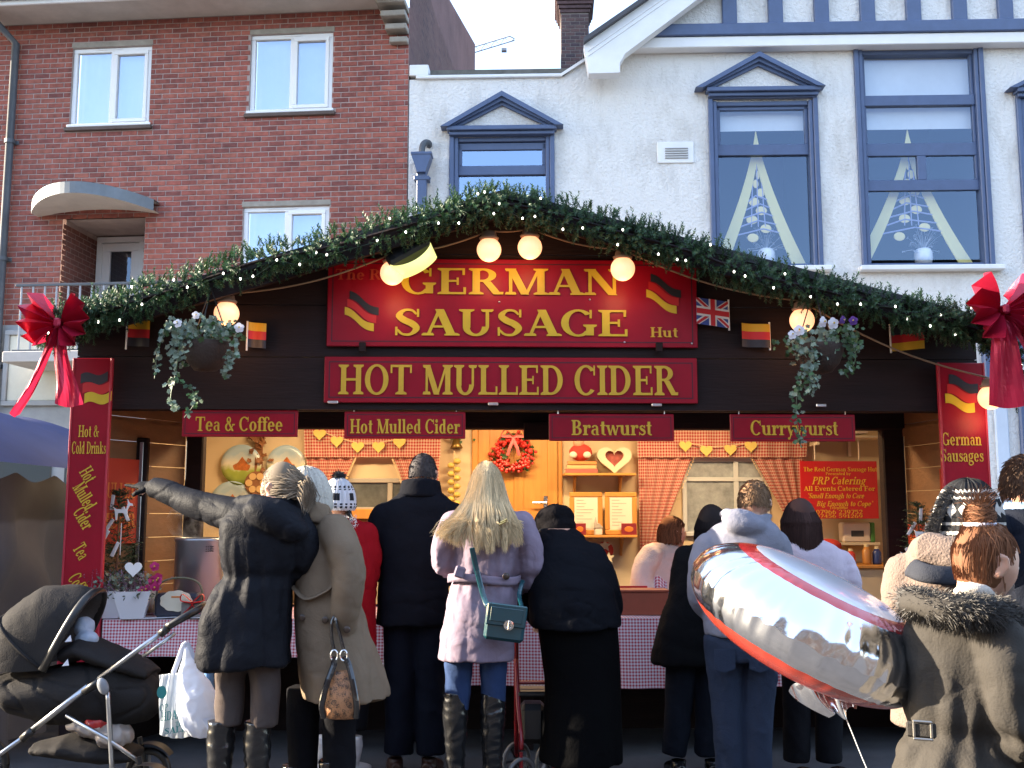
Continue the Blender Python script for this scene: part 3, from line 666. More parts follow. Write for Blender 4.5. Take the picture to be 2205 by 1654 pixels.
# ================================================================ lettering (serif letters drawn as geometry)
TK, TN = .20, .08
def _rect(x0, x1, y0, y1): return [[(x0, y0), (x1, y0), (x1, y1), (x0, y1)]]
def gV(x, y0=0., y1=1., w=TK): return _rect(x - w / 2, x + w / 2, y0, y1)
def gH(x0, x1, y, h=TN): return _rect(x0, x1, y, y + h)
def gF(x, y, w=.40, top=False):
    s = -1 if top else 1; h = .05
    return [[(x - w / 2, y), (x + w / 2, y), (x + w / 2, y + s * h), (x + .12, y + s * (h + .05)), (x - .12, y + s * (h + .05)), (x - w / 2, y + s * h)]]
def gD(x0, y0, x1, y1, w): return [[(x0 - w / 2, y0), (x0 + w / 2, y0), (x1 + w / 2, y1), (x1 - w / 2, y1)]]
def gC(cx, cy, rx, ry, a0, a1, th=TK, tn=TN, n=18):
    out = []
    for k in range(n):
        p = []
        for (a, i) in ((a0 + (a1 - a0) * k / n, 0), (a0 + (a1 - a0) * (k + 1) / n, 0), (a0 + (a1 - a0) * (k + 1) / n, 1), (a0 + (a1 - a0) * k / n, 1)):
            c, s = math.cos(R(a)), math.sin(R(a)); p.append((cx + (rx - (th if i else 0)) * c, cy + (ry - (tn if i else 0)) * s))
        out.append(p)
    return out
def gS(pts, ws, n=26):
    P = crv([(p[0], p[1], 0) for p in pts], n); W = crv([(w, 0, 0) for w in ws], n); out = []; e = []
    for i in range(n + 1):
        t = (P[min(i + 1, n)] - P[max(i - 1, 0)]).normalized(); nn = Vector((-t.y, t.x, 0)) * (W[i].x / 2); e.append((P[i] + nn, P[i] - nn))
    for i in range(n): out.append([(e[i][0].x, e[i][0].y), (e[i][1].x, e[i][1].y), (e[i + 1][1].x, e[i + 1][1].y), (e[i + 1][0].x, e[i + 1][0].y)])
    return out
def st(x, y0=0., y1=1., w=TK, b=1, t=1, sw=.40): return gV(x, y0, y1, w) + (gF(x, y0, sw) if b else []) + (gF(x, y1, sw, True) if t else [])
XH = .66
GL = {
 'A': (gD(.14, 0, .44, 1, .09) + gD(.76, 0, .44, 1, .23) + gH(.24, .62, .30) + gF(.14, 0, .32) + gF(.77, 0, .40), .93),
 'B': (st(.22) + gC(.40, .755, .32, .245, -90, 90) + gC(.42, .27, .36, .27, -90, 90) + gH(.22, .42, .92) + gH(.22, .42, .48) + gH(.22, .44, 0), .86),
 'C': (gC(.47, .5, .45, .52, 42, 318) + gV(.80, .66, 1.0, .06) + gD(.70, .93, .80, .80, .08), .90),
 'D': (st(.22) + gC(.42, .5, .47, .5, -90, 90) + gH(.22, .43, 0) + gH(.22, .43, .92), .97),
 'E': (st(.22) + gH(.22, .72, .92) + gH(.22, .56, .47) + gH(.22, .75, 0) + gV(.72, .74, 1, .07) + gV(.75, 0, .27, .07) + gV(.56, .36, .64, .06), .84),
 'F': (st(.22) + gH(.22, .72, .92) + gH(.22, .56, .47) + gV(.72, .74, 1, .07) + gV(.56, .36, .64, .06), .78),
 'G': (gC(.47, .5, .45, .52, 42, 318) + gV(.80, .68, 1.0, .06) + gV(.78, .03, .42, TK) + gF(.78, .44, .36, True), .98),
 'H': (st(.22) + st(.80) + gH(.22, .80, .46), 1.02), 'I': (st(.22), .44), 'J': (gV(.3, .2, 1) + gF(.3, 1, .4, True) + gC(.2, .2, .2, .25, 180, 360), .5),
 'K': (st(.22) + gD(.32, .45, .72, 1, .10) + gD(.78, 0, .40, .55, .22) + gF(.78, 0, .36) + gF(.72, 1, .32, True), .98),
 'L': (st(.22) + gH(.22, .74, 0) + gV(.73, 0, .28, .07), .80),
 'M': (st(.18, 0, 1, .09, 1, 1, .30) + st(1.0, 0, 1, TK) + gD(.57, 0, .20, 1, .22) + gD(.60, 0, .95, 1, .09), 1.22),
 'N': (st(.18, 0, 1, .09, 1, 1, .32) + st(.84, 0, 1, .09, 0, 1, .32) + gD(.80, 0, .20, 1, .24), 1.0),
 'O': (gC(.49, .5, .46, .52, 0, 360, n=28), 1.0),
 'P': (st(.22) + gC(.40, .74, .36, .26, -90, 90) + gH(.22, .42, .92) + gH(.22, .42, .48), .80),
 'R': (st(.22) + gC(.40, .74, .36, .26, -90, 90) + gH(.22, .42, .92) + gH(.22, .42, .48) + gD(.80, 0, .50, .50, .22) + gF(.84, 0, .22), .97),
 'S': (gS([(.62, .80), (.50, .95), (.30, .95), (.17, .76), (.30, .58), (.50, .45), (.62, .26), (.48, .05), (.26, .05), (.12, .22)], [.06, .08, .10, .18, .22, .22, .18, .10, .08, .06], 34) + gV(.66, .70, 1.0, .06) + gV(.10, 0, .32, .06), .78),
 'T': (gV(.44) + gF(.44, 0, .44) + gH(.05, .83, .92) + gV(.06, .72, 1, .07) + gV(.82, .72, 1, .07), .90),
 'U': (gV(.22, .3, 1) + gF(.22, 1, .40, True) + gV(.76, .3, 1, .09) + gF(.76, 1, .32, True) + gC(.46, .34, .34, .36, 180, 360, TK * .9, .09), .96),
 'a': (gC(.30, .44, .26, .23, 0, 160, .16) + gV(.47, .06, .46, .17) + gC(.29, .20, .25, .21, 90, 290, .16) + gH(.29, .48, .34) + gH(.40, .62, 0, .06), .66),
 'b': (gV(.17, 0, 1) + gF(.13, 1, .22, True) + gC(.36, .33, .30, .35, 0, 360), .72), 'c': (gC(.34, .33, .31, .35, 48, 318) + gV(.55, .42, .62, .08), .66),
 'd': (gV(.52, 0, 1) + gF(.48, 1, .26, True) + gH(.5, .70, 0, .06) + gC(.34, .33, .30, .35, 0, 360), .76),
 'e': (gC(.34, .33, .31, .35, 0, 322) + gH(.08, .62, .31), .70), 'f': (st(.22, 0, .80, TK, 1, 0) + gC(.40, .80, .28, .21, 40, 180, TK) + gH(.03, .44, .60) + gV(.56, .78, .94, .09), .46),
 'g': (gC(.32, .43, .27, .25, 0, 360, .16) + gH(.44, .68, .60) + gS([(.16, .20), (.14, .08), (.42, .04), (.60, -.10), (.40, -.26), (.14, -.24), (.06, -.12), (.2, 0)], [.08, .12, .14, .13, .09, .09, .12, .08]), .68),
 'h': (st(.20, 0, 1, TK, 1, 0) + gF(.15, 1, .26, True) + gV(.60, 0, .44) + gF(.60, 0, .36) + gC(.44, .42, .26, .26, 0, 150), .82),
 'i': (st(.20, 0, XH, TK, 1, 0) + gF(.16, XH, .26, True) + gC(.2, .88, .12, .12, 0, 360, .12, .12), .42), 'k': (st(.20, 0, 1, TK, 1, 0) + gF(.15, 1, .26, True) + gD(.30, .28, .55, .66, .09) + gD(.60, 0, .34, .42, .18) + gF(.62, 0, .3) + gF(.55, .66, .26, True), .80),
 'l': (st(.20, 0, 1, TK, 1, 0) + gF(.15, 1, .26, True), .42),
 'm': (st(.20, 0, XH, TK, 1, 0) + gF(.15, XH, .26, True) + gV(.58, 0, .44) + gF(.58, 0, .34) + gC(.42, .42, .26, .26, 0, 150) + gV(.98, 0, .44) + gF(.98, 0, .34) + gC(.82, .42, .26, .26, 0, 150), 1.20),
 'n': (st(.20, 0, XH, TK, 1, 0) + gF(.15, XH, .26, True) + gV(.60, 0, .44) + gF(.60, 0, .36) + gC(.44, .42, .26, .26, 0, 150), .82),
 'o': (gC(.35, .33, .32, .35, 0, 360), .72), 'p': (st(.20, -.28, XH, TK, 1, 0) + gF(.15, XH, .26, True) + gC(.39, .33, .30, .35, 0, 360), .74),
 'r': (st(.20, 0, XH, TK, 1, 0) + gF(.15, XH, .26, True) + gC(.46, .38, .24, .30, 60, 170, .10) + gC(.50, .56, .10, .10, 0, 360, .1, .1), .60),
 's': (gS([(.44, .52), (.30, .63), (.14, .54), (.22, .40), (.40, .30), (.46, .15), (.28, .03), (.08, .14)], [.06, .08, .13, .17, .17, .13, .08, .06]) + gV(.46, .46, .66, .06) + gV(.07, 0, .22, .06), .54),
 't': (gV(.24, .08, .90) + gH(.05, .44, .60) + gC(.38, .16, .22, .17, 180, 300, TK * .9), .48),
 'u': (gV(.18, .2, XH) + gF(.14, XH, .26, True) + gV(.58, 0, XH) + gF(.54, XH, .26, True) + gH(.56, .76, 0, .06) + gC(.36, .22, .27, .23, 180, 330, TK), .80),
 'v': (gD(.36, 0, .13, XH, .18) + gD(.36, 0, .58, XH, .08) + gF(.14, XH, .32, True) + gF(.58, XH, .26, True), .70),
 'w': (gD(.32, 0, .12, XH, .17) + gD(.32, 0, .50, XH, .08) + gD(.70, 0, .50, XH, .17) + gD(.70, 0, .90, XH, .08) + gF(.13, XH, .30, True) + gF(.90, XH, .26, True), 1.02),
 'y': (gD(.36, 0, .13, XH, .18) + gD(.22, -.28, .58, XH, .08) + gF(.14, XH, .32, True) + gF(.58, XH, .26, True) + gC(.18, -.22, .09, .09, 0, 360, .09, .09), .70),
 '&': (gC(.36, .76, .20, .24, 0, 360, .12, .07) + gC(.34, .28, .30, .29, 60, 330, .17) + gD(.74, 0, .28, .72, .17) + gD(.56, .12, .78, .48, .08) + gF(.78, .50, .26, True), .92),
 '0': (gC(.33, .5, .30, .52, 0, 360, .17), .68), '1': (st(.3, 0, 1, TK, 1, 0) + gD(.1, .8, .26, 1, .1), .6), '2': (gC(.32, .72, .28, .30, -30, 170, .16) + gD(.12, .08, .50, .6, .12) + gH(.06, .6, 0, .12), .68),
 '3': (gC(.3, .75, .26, .27, -90, 150, .15) + gC(.3, .27, .30, .29, -150, 90, .16), .66), '4': (gV(.46, 0, 1, .17) + gH(.04, .66, .25) + gD(.08, .28, .44, 1, .08), .70),
 '5': (gC(.3, .33, .30, .35, -150, 110, .16) + gV(.14, .5, 1, .08) + gH(.12, .58, .86, .13), .68), '6': (gC(.33, .32, .30, .34, 0, 360, .16) + gC(.43, .45, .40, .57, 90, 190, .16), .70),
 '7': (gH(.06, .62, .87, .13) + gD(.25, 0, .58, .9, .15), .66), '9': (gC(.33, .68, .30, .34, 0, 360, .16) + gC(.23, .55, .40, .57, -90, 10, .16), .70),
 '"': (gV(.1, .75, 1, .07) + gV(.22, .75, 1, .07), .32), '.': (gC(.1, .08, .09, .09, 0, 360, .09, .09), .22), ' ': ([], .36),
}
def text_polys(s, track=.0):
    x = 0; out = []
    for ch in s:
        g, a = GL[ch]; out += [[(p[0] + x, p[1]) for p in q] for q in g]; x += a + track
    return out, x - track
def lettering(parent, fr, s, x0, y0, x1, y1, m, d=-.04, shear=0., name='lettering', track=0.):
    """fit a line so that its capitals fill the photo box (x0,y0)-(x1,y1) on the plane at depth d"""
    W = text_polys(s, track)[1]; a = fr.px(x0, y1, d); b = fr.px(x1, y0, d); kx = (b[0] - a[0]) / W; kz = b[1] - a[1]; x = 0
    for wd in s.split(' '):          # one mesh for each word
        ps, w = text_polys(wd, track); mb = MB()
        for i, q in enumerate(ps):
            mb.add([(a[0] + (x + p[0] + shear * p[1]) * kx, d - .0002 * (i % 9), a[1] + p[1] * kz) for p in q], [tuple(range(len(q)))])
        mb.build(name, m, parent); x += w + GL[' '][1] + 2 * track
def lettering_rot(parent, fr, s, cx, cy, h, ang, m, d=-.04, wide=.62):
    ps, W = text_polys(s); c = fr.px(cx, cy, d); mb = MB(); ca, sa = math.cos(R(ang)), math.sin(R(ang))
    for i, q in enumerate(ps):
        mb.add([(c[0] + ((p[0] - W / 2) * wide * h) * ca - ((p[1] - .5) * h) * sa, d - .0002 * (i % 9), c[1] + ((p[0] - W / 2) * wide * h) * sa + ((p[1] - .5) * h) * ca) for p in q], [tuple(range(len(q)))])
    return mb.build('lettering', m, parent)

# ================================================================ hut shell
HUT = Frame((0, 6.7, 0), R(1.6))
M_hutw = mat('dark_stained_wood', (.014, .0065, .0065), .7, spec=.25, var=.4, vscale=5, bump=.35, bscale=30, stretch=(.25, 1, 2.4))
M_hutin = mat('brown_inner_wood', (.20, .095, .038), .55, var=.25, vscale=4, bump=.2, bscale=25, stretch=(.3, 1, 2))
M_felt = mat('roof_felt', (.03, .03, .032), .9, var=.3, bump=.5, bscale=100)
hut = on(HUT, 'market_hut', 'dark brown wooden hut with gabled roof and lit serving hatch', 'hut')
OV = -.36
apx = HUT.px(1085, 408, OV); el = HUT.px(95, 690, OV); er = HUT.px(2150, 690, OV)
zf0 = HUT.px(1100, 884, 0)[1]                      # bottom of the front fascia
def roof_z(u):
    return apx[1] + (el[1] - apx[1]) * (apx[0] - u) / (apx[0] - el[0]) if u < apx[0] else apx[1] + (er[1] - apx[1]) * (u - apx[0]) / (er[0] - apx[0])
def clip(u0, u1, z0, z1, n=40):                    # plank clipped by the roof slope
    us = sorted({u0, u1, apx[0], *[lerp(u0, u1, i / n) for i in range(n + 1)]}); top = [(u, min(z1, roof_z(u) - .07)) for u in us if u0 <= u <= u1]
    top = [p for p in top if p[1] > z0 + .004]
    if len(top) < 2: return None
    return [(top[0][0], z0), (top[-1][0], z0)] + top[::-1]
ul, ur = HUT.px(165, 800, 0)[0], HUT.px(2105, 800, 0)[0]
ph = .345; z = zf0; k = 0
while z < apx[1]:
    pl = clip(ul, ur, z + .003, z + ph - .003)
    if pl: MB().prism(pl, .0 + .002 * (k % 2), .045).build('plank', M_hutw, hut)
    z += ph; k += 1
MB().bbox(ul, ur, .047, .12, zf0 - .0, zf0 + .14, .01).build('fascia_beam', M_hutw, hut)
for (a, b) in ((el, apx), (apx, er)):
    ex = (b[0] - a[0]) * .0
    f = MB(); f.prism([(a[0], a[1]), (b[0], b[1]), (b[0], b[1] - .05), (a[0], a[1] - .05)], OV, 2.52); f.build('roof_slope', M_felt, hut)
    f = MB(); f.prism([(a[0], a[1] - .052), (b[0], b[1] - .052), (b[0], b[1] - .17), (a[0], a[1] - .17)], OV + .01, OV + .05); f.build('bargeboard', M_hutw, hut)
# posts, side wings, hatch frame
HD = .85; BD = 2.35
hl0, hl1 = HUT.px(398, 1000, HD)[0], HUT.px(436, 1000, HD)[0]; hr0, hr1 = HUT.px(1903, 1000, HD)[0], HUT.px(1950, 1000, HD)[0]
zh = HUT.px(1100, 924, HD)[1]
for (a, b) in ((ul + .0, ul + .2), (ur - .2, ur)): MB().bbox(a, b, .0, .09, 0, zf0 - .072, .01).build('post', M_hutw, hut)
for (a, b) in ((hl0, hl1), (hr0, hr1)): MB().bbox(a, b, HD, HD + .1, 0, zh + .2, .01).build('post', M_hutw, hut)
MB().bbox(hl0 - .3, hr1 + .3, HD - .01, HD + .1, zh, zh + .35, .01).build('hatch_header', M_hutw, hut)
q = HUT.rect(1128, 924, 1183, 947, HD - .05); MB().bbox(q[0], q[1], HD - .06, HD - .012, q[2], zh + .05, .006).build('latch_block', M_hutw, hut)
for (a, b, nm) in ((ul + .08, hl0, -1), (ur - .08, hr1, 1)):
    n = 9
    for i in range(n):
        f = MB(); z0, z1 = .85 + i * (zf0 + .15 - .85) / n, .85 + (i + 1) * (zf0 + .15 - .85) / n - .005
        f.add([(a, .1, z0), (b, HD, z0), (b, HD, z1), (a, .1, z1), (a + nm * .02, .1, z0), (b + nm * .02, HD, z0), (b + nm * .02, HD, z1), (a + nm * .02, .1, z1)], [(0, 1, 2, 3), (7, 6, 5, 4), (0, 3, 7, 4), (1, 5, 6, 2), (3, 2, 6, 7), (0, 4, 5, 1)])
        f.build('wing_board', M_hutin, hut)
    f = MB(); zz = zf0 - .10; f.add([(a - nm * .012, .1, zz), (b - nm * .012, HD, zz), (b - nm * .012, HD, zz + .06), (a - nm * .012, .1, zz + .06)], [(0, 1, 2, 3)]); f.build('wing_moulding', M_hutin, hut)
    f = MB(); f.add([(a, .1, 0), (b, HD, 0), (b, HD, .85), (a, .1, .85)], [(0, 1, 2, 3)]); f.build('wing_base', M_hutw, hut)
q0 = (lerp(ul + .08, hl0, .52), .1 + (HD - .1) * .52)
MB().bbox(q0[0] - .03, q0[0] + .05, q0[1] - .05, q0[1] + .0, .85, zf0 - .15, .006).build('wing_upright', M_hutw, hut)
MB().bbox(q0[0] - .0, q0[0] + .025, q0[1] - .065, q0[1] - .052, .85, zf0 - .18, .003).build('metal_strip', mat('brushed_steel_strip', (.35, .38, .42), .35, 1.), hut)
# canopy ceiling between fascia and hatch, interior room
iu0, iu1 = HUT.px(440, 1000, BD)[0], HUT.px(1905, 1000, BD)[0] + .1
M_cream_in = mat('cream_wall', (.62, .50, .33), .75, var=.06, vscale=1.5)
MB().box(ul, ur, .05, HD, zf0 + .22, zf0 + .24).build('canopy_ceiling', M_hutw, hut)
MB().box(iu0 - .05, iu1 + .05, BD, BD + .04, .3, 2.52).build('back_wall', M_cream_in, hut)
MB().box(iu0 - .06, iu0 - .01, HD + .1, BD, .3, 2.52).build('end_wall', M_cream_in, hut); MB().box(iu1 + .01, iu1 + .06, HD + .1, BD, .3, 2.52).build('end_wall', M_cream_in, hut)
MB().box(iu0 - .06, iu1 + .06, HD + .1, BD + .04, 2.52, 2.55).build('ceiling', mat('pale_ceiling', (.7, .66, .58), .8), hut)
MB().box(iu0 - .06, iu1 + .06, HD + .1, BD + .04, .26, .3).build('floor', M_hutw, hut)
MB().box(ul, ur, HD - .06, HD - .04, 0, .86).build('front_panel', M_hutw, hut)
MB().bbox(hl0 - .1, hr1 + .1, -.02, HD + .28, .80, .84, .008).build('counter_top', M_hutin, hut)
for u in (ul + .3, -1.2, .1, 1.4, ur - .3): MB().bbox(u - .04, u + .04, .12, .2, 0, .80, .006).build('counter_leg', M_hutw, hut)
M_hook = mat('zinc', (.6, .6, .62), .35, 1.)
for x, y in ((717, 866), (1062, 870), (1414, 872), (1768, 873)):
    u, zz = HUT.px(x, y, -.025); MB().bbox(u - .033, u + .033, -.035, -.021, zz - .01, zz + .01, .004).build('cover_plate', M_hook, hut)

# ================================================================ signs
def sign_red():
    m = mat('sign_red', (.28, .003, .016), .36, spec=.28, var=.22, vscale=2.2, bump=.06, bscale=5)
    return m
M_sred = sign_red(); M_gold = mat('sign_gold', (.60, .36, .02), .5, var=.15, vscale=5); M_yell = mat('sign_yellow', (.60, .43, .014), .45, var=.15, vscale=5); M_line = mat('sign_dark_line', (.05, .003, .012), .5); M_dimgold = mat('sign_faded_gold', (.40, .045, .018), .5)
M_black = mat('sign_black', (.012, .012, .016), .5); M_edge = mat('sign_edge', (.42, .02, .04), .4); M_flagred = mat('sign_bright_red', (.50, .012, .012), .45)
def sign(x0, y0, x1, y1, label, d=-.03, inset=.03, hooks=False, line=.007, grp=None):
    o = on(HUT, 'sign', label, 'sign', grp); a, b, c, e = HUT.rect(x0, y0, x1, y1, d)
    f = MB(); f.bbox(a, b, d, d + .02, c, e, .004); f.build('board', M_sred, o)
    f = MB(); i = inset; y = d - .0012
    for (p, q, r, t) in ((a + i, b - i, c + i, c + i + line), (a + i, b - i, e - i - line, e - i), (a + i, a + i + line, c + i + line, e - i - line), (b - i - line, b - i, c + i + line, e - i - line)):
        f.add([(p, y, r), (q, y, r), (q, y, t), (p, y, t)], [(0, 1, 2, 3)])
    f.build('border', M_line, o)
    if hooks:
        for u in (a + .06, b - .06): f = MB(); f.tube([(u, d + .01, e - .005), (u, d + .01, e + .02), (u + .006, d + .01, e + .035), (u, d + .012, zf0 + .01)], .0035, 6); f.build('hook', M_hook, o)
    return o
def swoosh(o, x0, y0, x1, y1, d, tilt, amp, bw):
    a = HUT.px(x0, y0, d); b = HUT.px(x1, y1, d); 
    for i, m in enumerate((M_black, M_flagred, M_yell)):
        f = MB(); n = 20
        def pt(s, t):
            u = lerp(a[0], b[0], .10 + .8 * s) + (1 - i) * .015 * (1 if tilt >= 0 else -1); zc = lerp(a[1], b[1], .5) + (1 - i) * bw * 1.02 + tilt * (.5 - s) + amp * math.sin(2 * math.pi * s + .4)
            return (u, d - .0006 * i, zc + (t - .5) * bw)
        f.grid(pt, n, 1); f.build('flag_band', m, o)
s = sign(707, 556, 1503, 749, 'large red signboard reading GERMAN SAUSAGE under the gable peak')
lettering(s, HUT, 'GERMAN', 862, 580, 1335, 633, M_yell); lettering(s, HUT, 'SAUSAGE', 845, 668, 1355, 722, M_yell)
lettering(s, HUT, 'The Real', 722, 580, 868, 602, M_dimgold); lettering(s, HUT, 'Hut', 1400, 705, 1460, 726, M_gold)
swoosh(s, 740, 640, 818, 703, -.034, .11, .012, .052); swoosh(s, 1388, 600, 1470, 668, -.034, .11, .012, .052)
for x in (780, 1420):
    u, zz = HUT.px(x, 748, -.05); MB().bbox(u - .022, u + .022, -.05, -.031, zz - .03, zz + .035, .004).build('bracket', M_hutw, s)
for x, y in ((760, 600), (1075, 650), (1270, 645), (1490, 740), (1345, 737)):
    u, zz = HUT.px(x, y, -.034); MB().sphere((u, -.033, zz), .007, 8, 6).build('screw', M_hook, s)
s = sign(699, 768, 1503, 869, 'long red signboard reading HOT MULLED CIDER across the front beam'); lettering(s, HUT, 'HOT MULLED CIDER', 727, 788, 1460, 849, M_gold)
for (x0, x1, y0, y1, t, tx0, tx1, ty0, ty1) in ((393, 640, 882, 941, 'Tea & Coffee', 420, 610, 898, 928), (742, 1002, 886, 945, 'Hot Mulled Cider', 753, 991, 903, 933), (1182, 1452, 891, 950, 'Bratwurst', 1230, 1404, 905, 937), (1572, 1843, 892, 951, 'Currywurst', 1616, 1804, 906, 937)):
    s = sign(x0, y0, x1, y1, 'small hanging red sign reading ' + t, .02, .018, True, .005, 'hanging menu signs under the front beam'); lettering(s, HUT, t, tx0, ty0, tx1, ty1, M_gold, .016)
def panel(x0, x1, ytop, label):
    d = -.06; o = on(HUT, 'sign', label, 'sign'); a, zt = HUT.px(x0, ytop, d); b, _ = HUT.px(x1, ytop, d)
    MB().bbox(a, b, d, d + .025, .55, zt, .004).build('board', M_sred, o)
    for u in (a, b): MB().bbox(u - .006, u + .006, d - .006, d + .027, .55, zt - .0, .002).build('edge_trim', M_edge, o)
    return o
lp = panel(160, 241, 771, 'tall red sign post reading Hot and Cold Drinks beside the Christmas tree')
swoosh(lp, 172, 806, 242, 866, -.063, -.02, .014, .062)
lettering(lp, HUT, 'Hot &', 168, 916, 214, 941, M_gold, -.063); lettering(lp, HUT, 'Cold Drinks', 154, 951, 229, 977, M_gold, -.063)
for t, x, y, a in (('Hot', 190, 1022, -58), ('Mulled', 183, 1068, -58), ('Cider', 181, 1116, -58), ('Tea', 176, 1187, -58), ('Coffee', 172, 1262, -58)): lettering_rot(lp, HUT, t, x, y, .085, a, M_gold, -.063, .48)
rp = panel(2020, 2117, 781, 'tall red sign post reading German Sausages under the big bow')
swoosh(rp, 2030, 812, 2112, 886, -.063, .06, .014, .062)
lettering(rp, HUT, 'German', 2029, 932, 2113, 959, M_gold, -.063); lettering(rp, HUT, 'Sausages', 2026, 967, 2117, 994, M_gold, -.063)
for t, x, y, a in (('Bratwurst', 2070, 1065, 52), ('Currywurst', 2070, 1210, 52)): lettering_rot(rp, HUT, t, x, y, .085, a, M_gold, -.063, .48)

# ================================================================ garland, fairy lights, globe lamps
M_fir = mat('garland_needles', (.030, .075, .030), .55, isl=.5, trans=.25)
M_fir2 = mat('garland_tips', (.036, .082, .028), .6, isl=.45, trans=.25)
gp = [(100, 712), (180, 690), (250, 662), (400, 616), (560, 562), (700, 535), (870, 488), (1000, 452), (1085, 440), (1200, 462), (1350, 505), (1480, 540), (1620, 590), (1780, 628), (1950, 672), (2060, 696), (2140, 726), (2175, 770), (2180, 830)]
GD = OV - .05
gpts = crv([(HUT.px(x, y, GD)[0], GD, HUT.px(x, y, GD)[1]) for x, y in gp], 400)
gar = on(HUT, 'garland', 'thick green fir garland with fairy lights along the gable edge', 'garland')
def twig(mb, p, d, L, n, nl, w):
    d = d.normalized(); a = d.orthogonal().normalized(); b = d.cross(a)
    for i in range(n):
        t = (i + .5) / n; th = i * 2.4 + random.random(); q = p + d * (L * t); o = (a * math.cos(th) + b * math.sin(th)); dirn = (o * .85 + d * .6).normalized(); ln = nl * random.uniform(.7, 1.1) * (1 - .35 * t)
        s_ = dirn.cross(o).normalized() if dirn.cross(o).length > 1e-4 else a; s_ = d.cross(o).normalized() * w
        mb.add([q - s_, q + s_, q + dirn * ln], [(0, 1, 2)])
    s_ = a * w; mb.add([p - s_ * .6, p + s_ * .6, p + d * L], [(0, 1, 2)])
f = MB(); f2 = MB()
for i in range(3300):
    p = gpts[random.randrange(len(gpts))]; th = random.uniform(0, 2 * math.pi); rr = random.uniform(.02, .10)
    o = Vector((random.uniform(-.5, .5), math.cos(th), math.sin(th))); q = p + Vector((random.uniform(-.02, .02), o.y * rr, o.z * rr))
    up = o.z > .25
    if random.random() < .06 and up: twig(f2, q, o + Vector((0, 0, .4)), random.uniform(.08, .13), 18, .034, .0055)
    else: twig(f2 if (up and random.random() < .5) else f, q, o, random.uniform(.05, .085), 15, .034, .0055)
f.build('needles', M_fir, gar); f2.build('needle_tips', M_fir2, gar)
f = MB(); f.tube(gpts[::8], .012, 5); f.build('core_wire', M_hutw, gar)
fl = on(HUT, 'fairy_lights', 'string of tiny white fairy lights wound through the fir garland', 'fairy lights')
M_fairy = mat('fairy_bulb', (1, 1, 1), .3, emit=(1, .93, .80), estr=2.0)
fbm = MB().sphere((0, 0, 0), (.0055, .0055, .008), 8, 6).mesh('bulb'); fbm.materials.append(M_fairy); fw = []
for i in range(60):
    p = gpts[int((i + random.random()) * len(gpts) / 60) % len(gpts)]; th = random.uniform(-2.6, .9)
    q = p + Vector((random.uniform(-.05, .05), -.085 - .03 * random.random(), .11 * math.sin(th)))
    o = bpy.data.objects.new('bulb', fbm); COL.objects.link(o); o.parent = fl; o.location = q; fw.append(q)
f = MB(); f.tube([q + Vector((0, .025, 0)) for q in fw], .0025, 4); f.build('wire', mat('green_wire', (.01, .03, .012), .6), fl)
# globe lamps
M_globe = mat('glowing_globe', (1, .8, .6), .3, emit=(1, .42, .19), estr=.27)
M_collar = mat('lamp_collar', (.30, .19, .13), .6)
cab = []
def globe(x, y, label, power=.32, r=.078, d=-.24):
    u, zz = HUT.px(x, y, d); w = HUT.M @ Vector((u, d, zz))
    o = thing('globe_lamp', label, 'lamp', w, HUT.ang, 'round festoon lamps under the gable')
    f = MB(); f.sphere((0, 0, 0), r, 24, 16); gl = f.build('globe', M_globe, o, smooth=True); gl.visible_shadow = True
    f = MB(); f.lathe([(.02, r * .80), (.058, r * .82), (.064, r * .98), (.05, r * 1.1), (.045, r * 1.45), (.02, r * 1.6)], 18); f.build('collar', M_collar, o, smooth=True)
    l = bpy.data.lights.new('globe_light', 'POINT'); l.energy = power; l.color = (1, .48, .2); l.shadow_soft_size = r; lo = bpy.data.objects.new('globe_light', l); COL.objects.link(lo); lo.parent = o; lo.location = (0, -.0, -r - .06)
    cab.append((u, d, zz + r * 1.6))
globe(488, 675, 'glowing globe lamp above the ivy basket near the Tea and Coffee sign'); globe(845, 588, 'glowing globe lamp half hidden behind the floodlight'); globe(1053, 538, 'glowing globe lamp under the peak next to the floodlight'); globe(1141, 533, 'glowing globe lamp under the peak, second from the floodlight')
globe(1341, 579, 'glowing globe lamp hanging over the last letter of GERMAN'); globe(1727, 690, 'glowing globe lamp above the flowering basket beside the small flags'); globe(2133, 856, 'glowing globe lamp peeping out below the big red bow', .32, .078, -.20)
fc = on(HUT, 'festoon_cable', 'thin tan cable looping between the globe lamps', 'cable'); f = MB()
for a, b in zip(cab, cab[1:]):
    a, b = Vector(a), Vector(b); sag = .05 * (b - a).length
    f.tube([a.lerp(b, t / 12) - Vector((0, 0, sag * math.sin(math.pi * t / 12))) for t in range(13)], .006, 6)
f.build('cable_run', mat('tan_cable', (.28, .18, .10), .6), fc)
# floodlight
u, zz = HUT.px(888, 556, -.30); fo = thing('floodlight', 'black outdoor floodlight angled down beside the globe lamp', 'floodlight', HUT.M @ Vector((u, -.30, zz)), HUT.ang)
Mx = Matrix.Rotation(R(-30), 4, 'Y') @ Matrix.Rotation(R(-32), 4, 'X')
f = MB(); f.bbox(-.15, .15, -.05, .10, .0, .10, .02, Mx); f.bbox(-.12, .12, -.03, .08, .10, .13, .01, Mx); f.build('housing', mat('black_casting', (.012, .012, .014), .5), fo)
f = MB(); f.grid(lambda s, t: Mx @ Vector((-.145 + .29 * s, -.045 + .14 * t, -.105 * math.sin(math.pi * s) ** .6 * (1 - .35 * t) * math.sin(math.pi * (.12 + .76 * t)) ** .4)), 20, 6); f.build('lens', mat('floodlight_lens', (.8, .85, .5), .15, emit=(.72, .80, .22), estr=.22), fo, smooth=True)
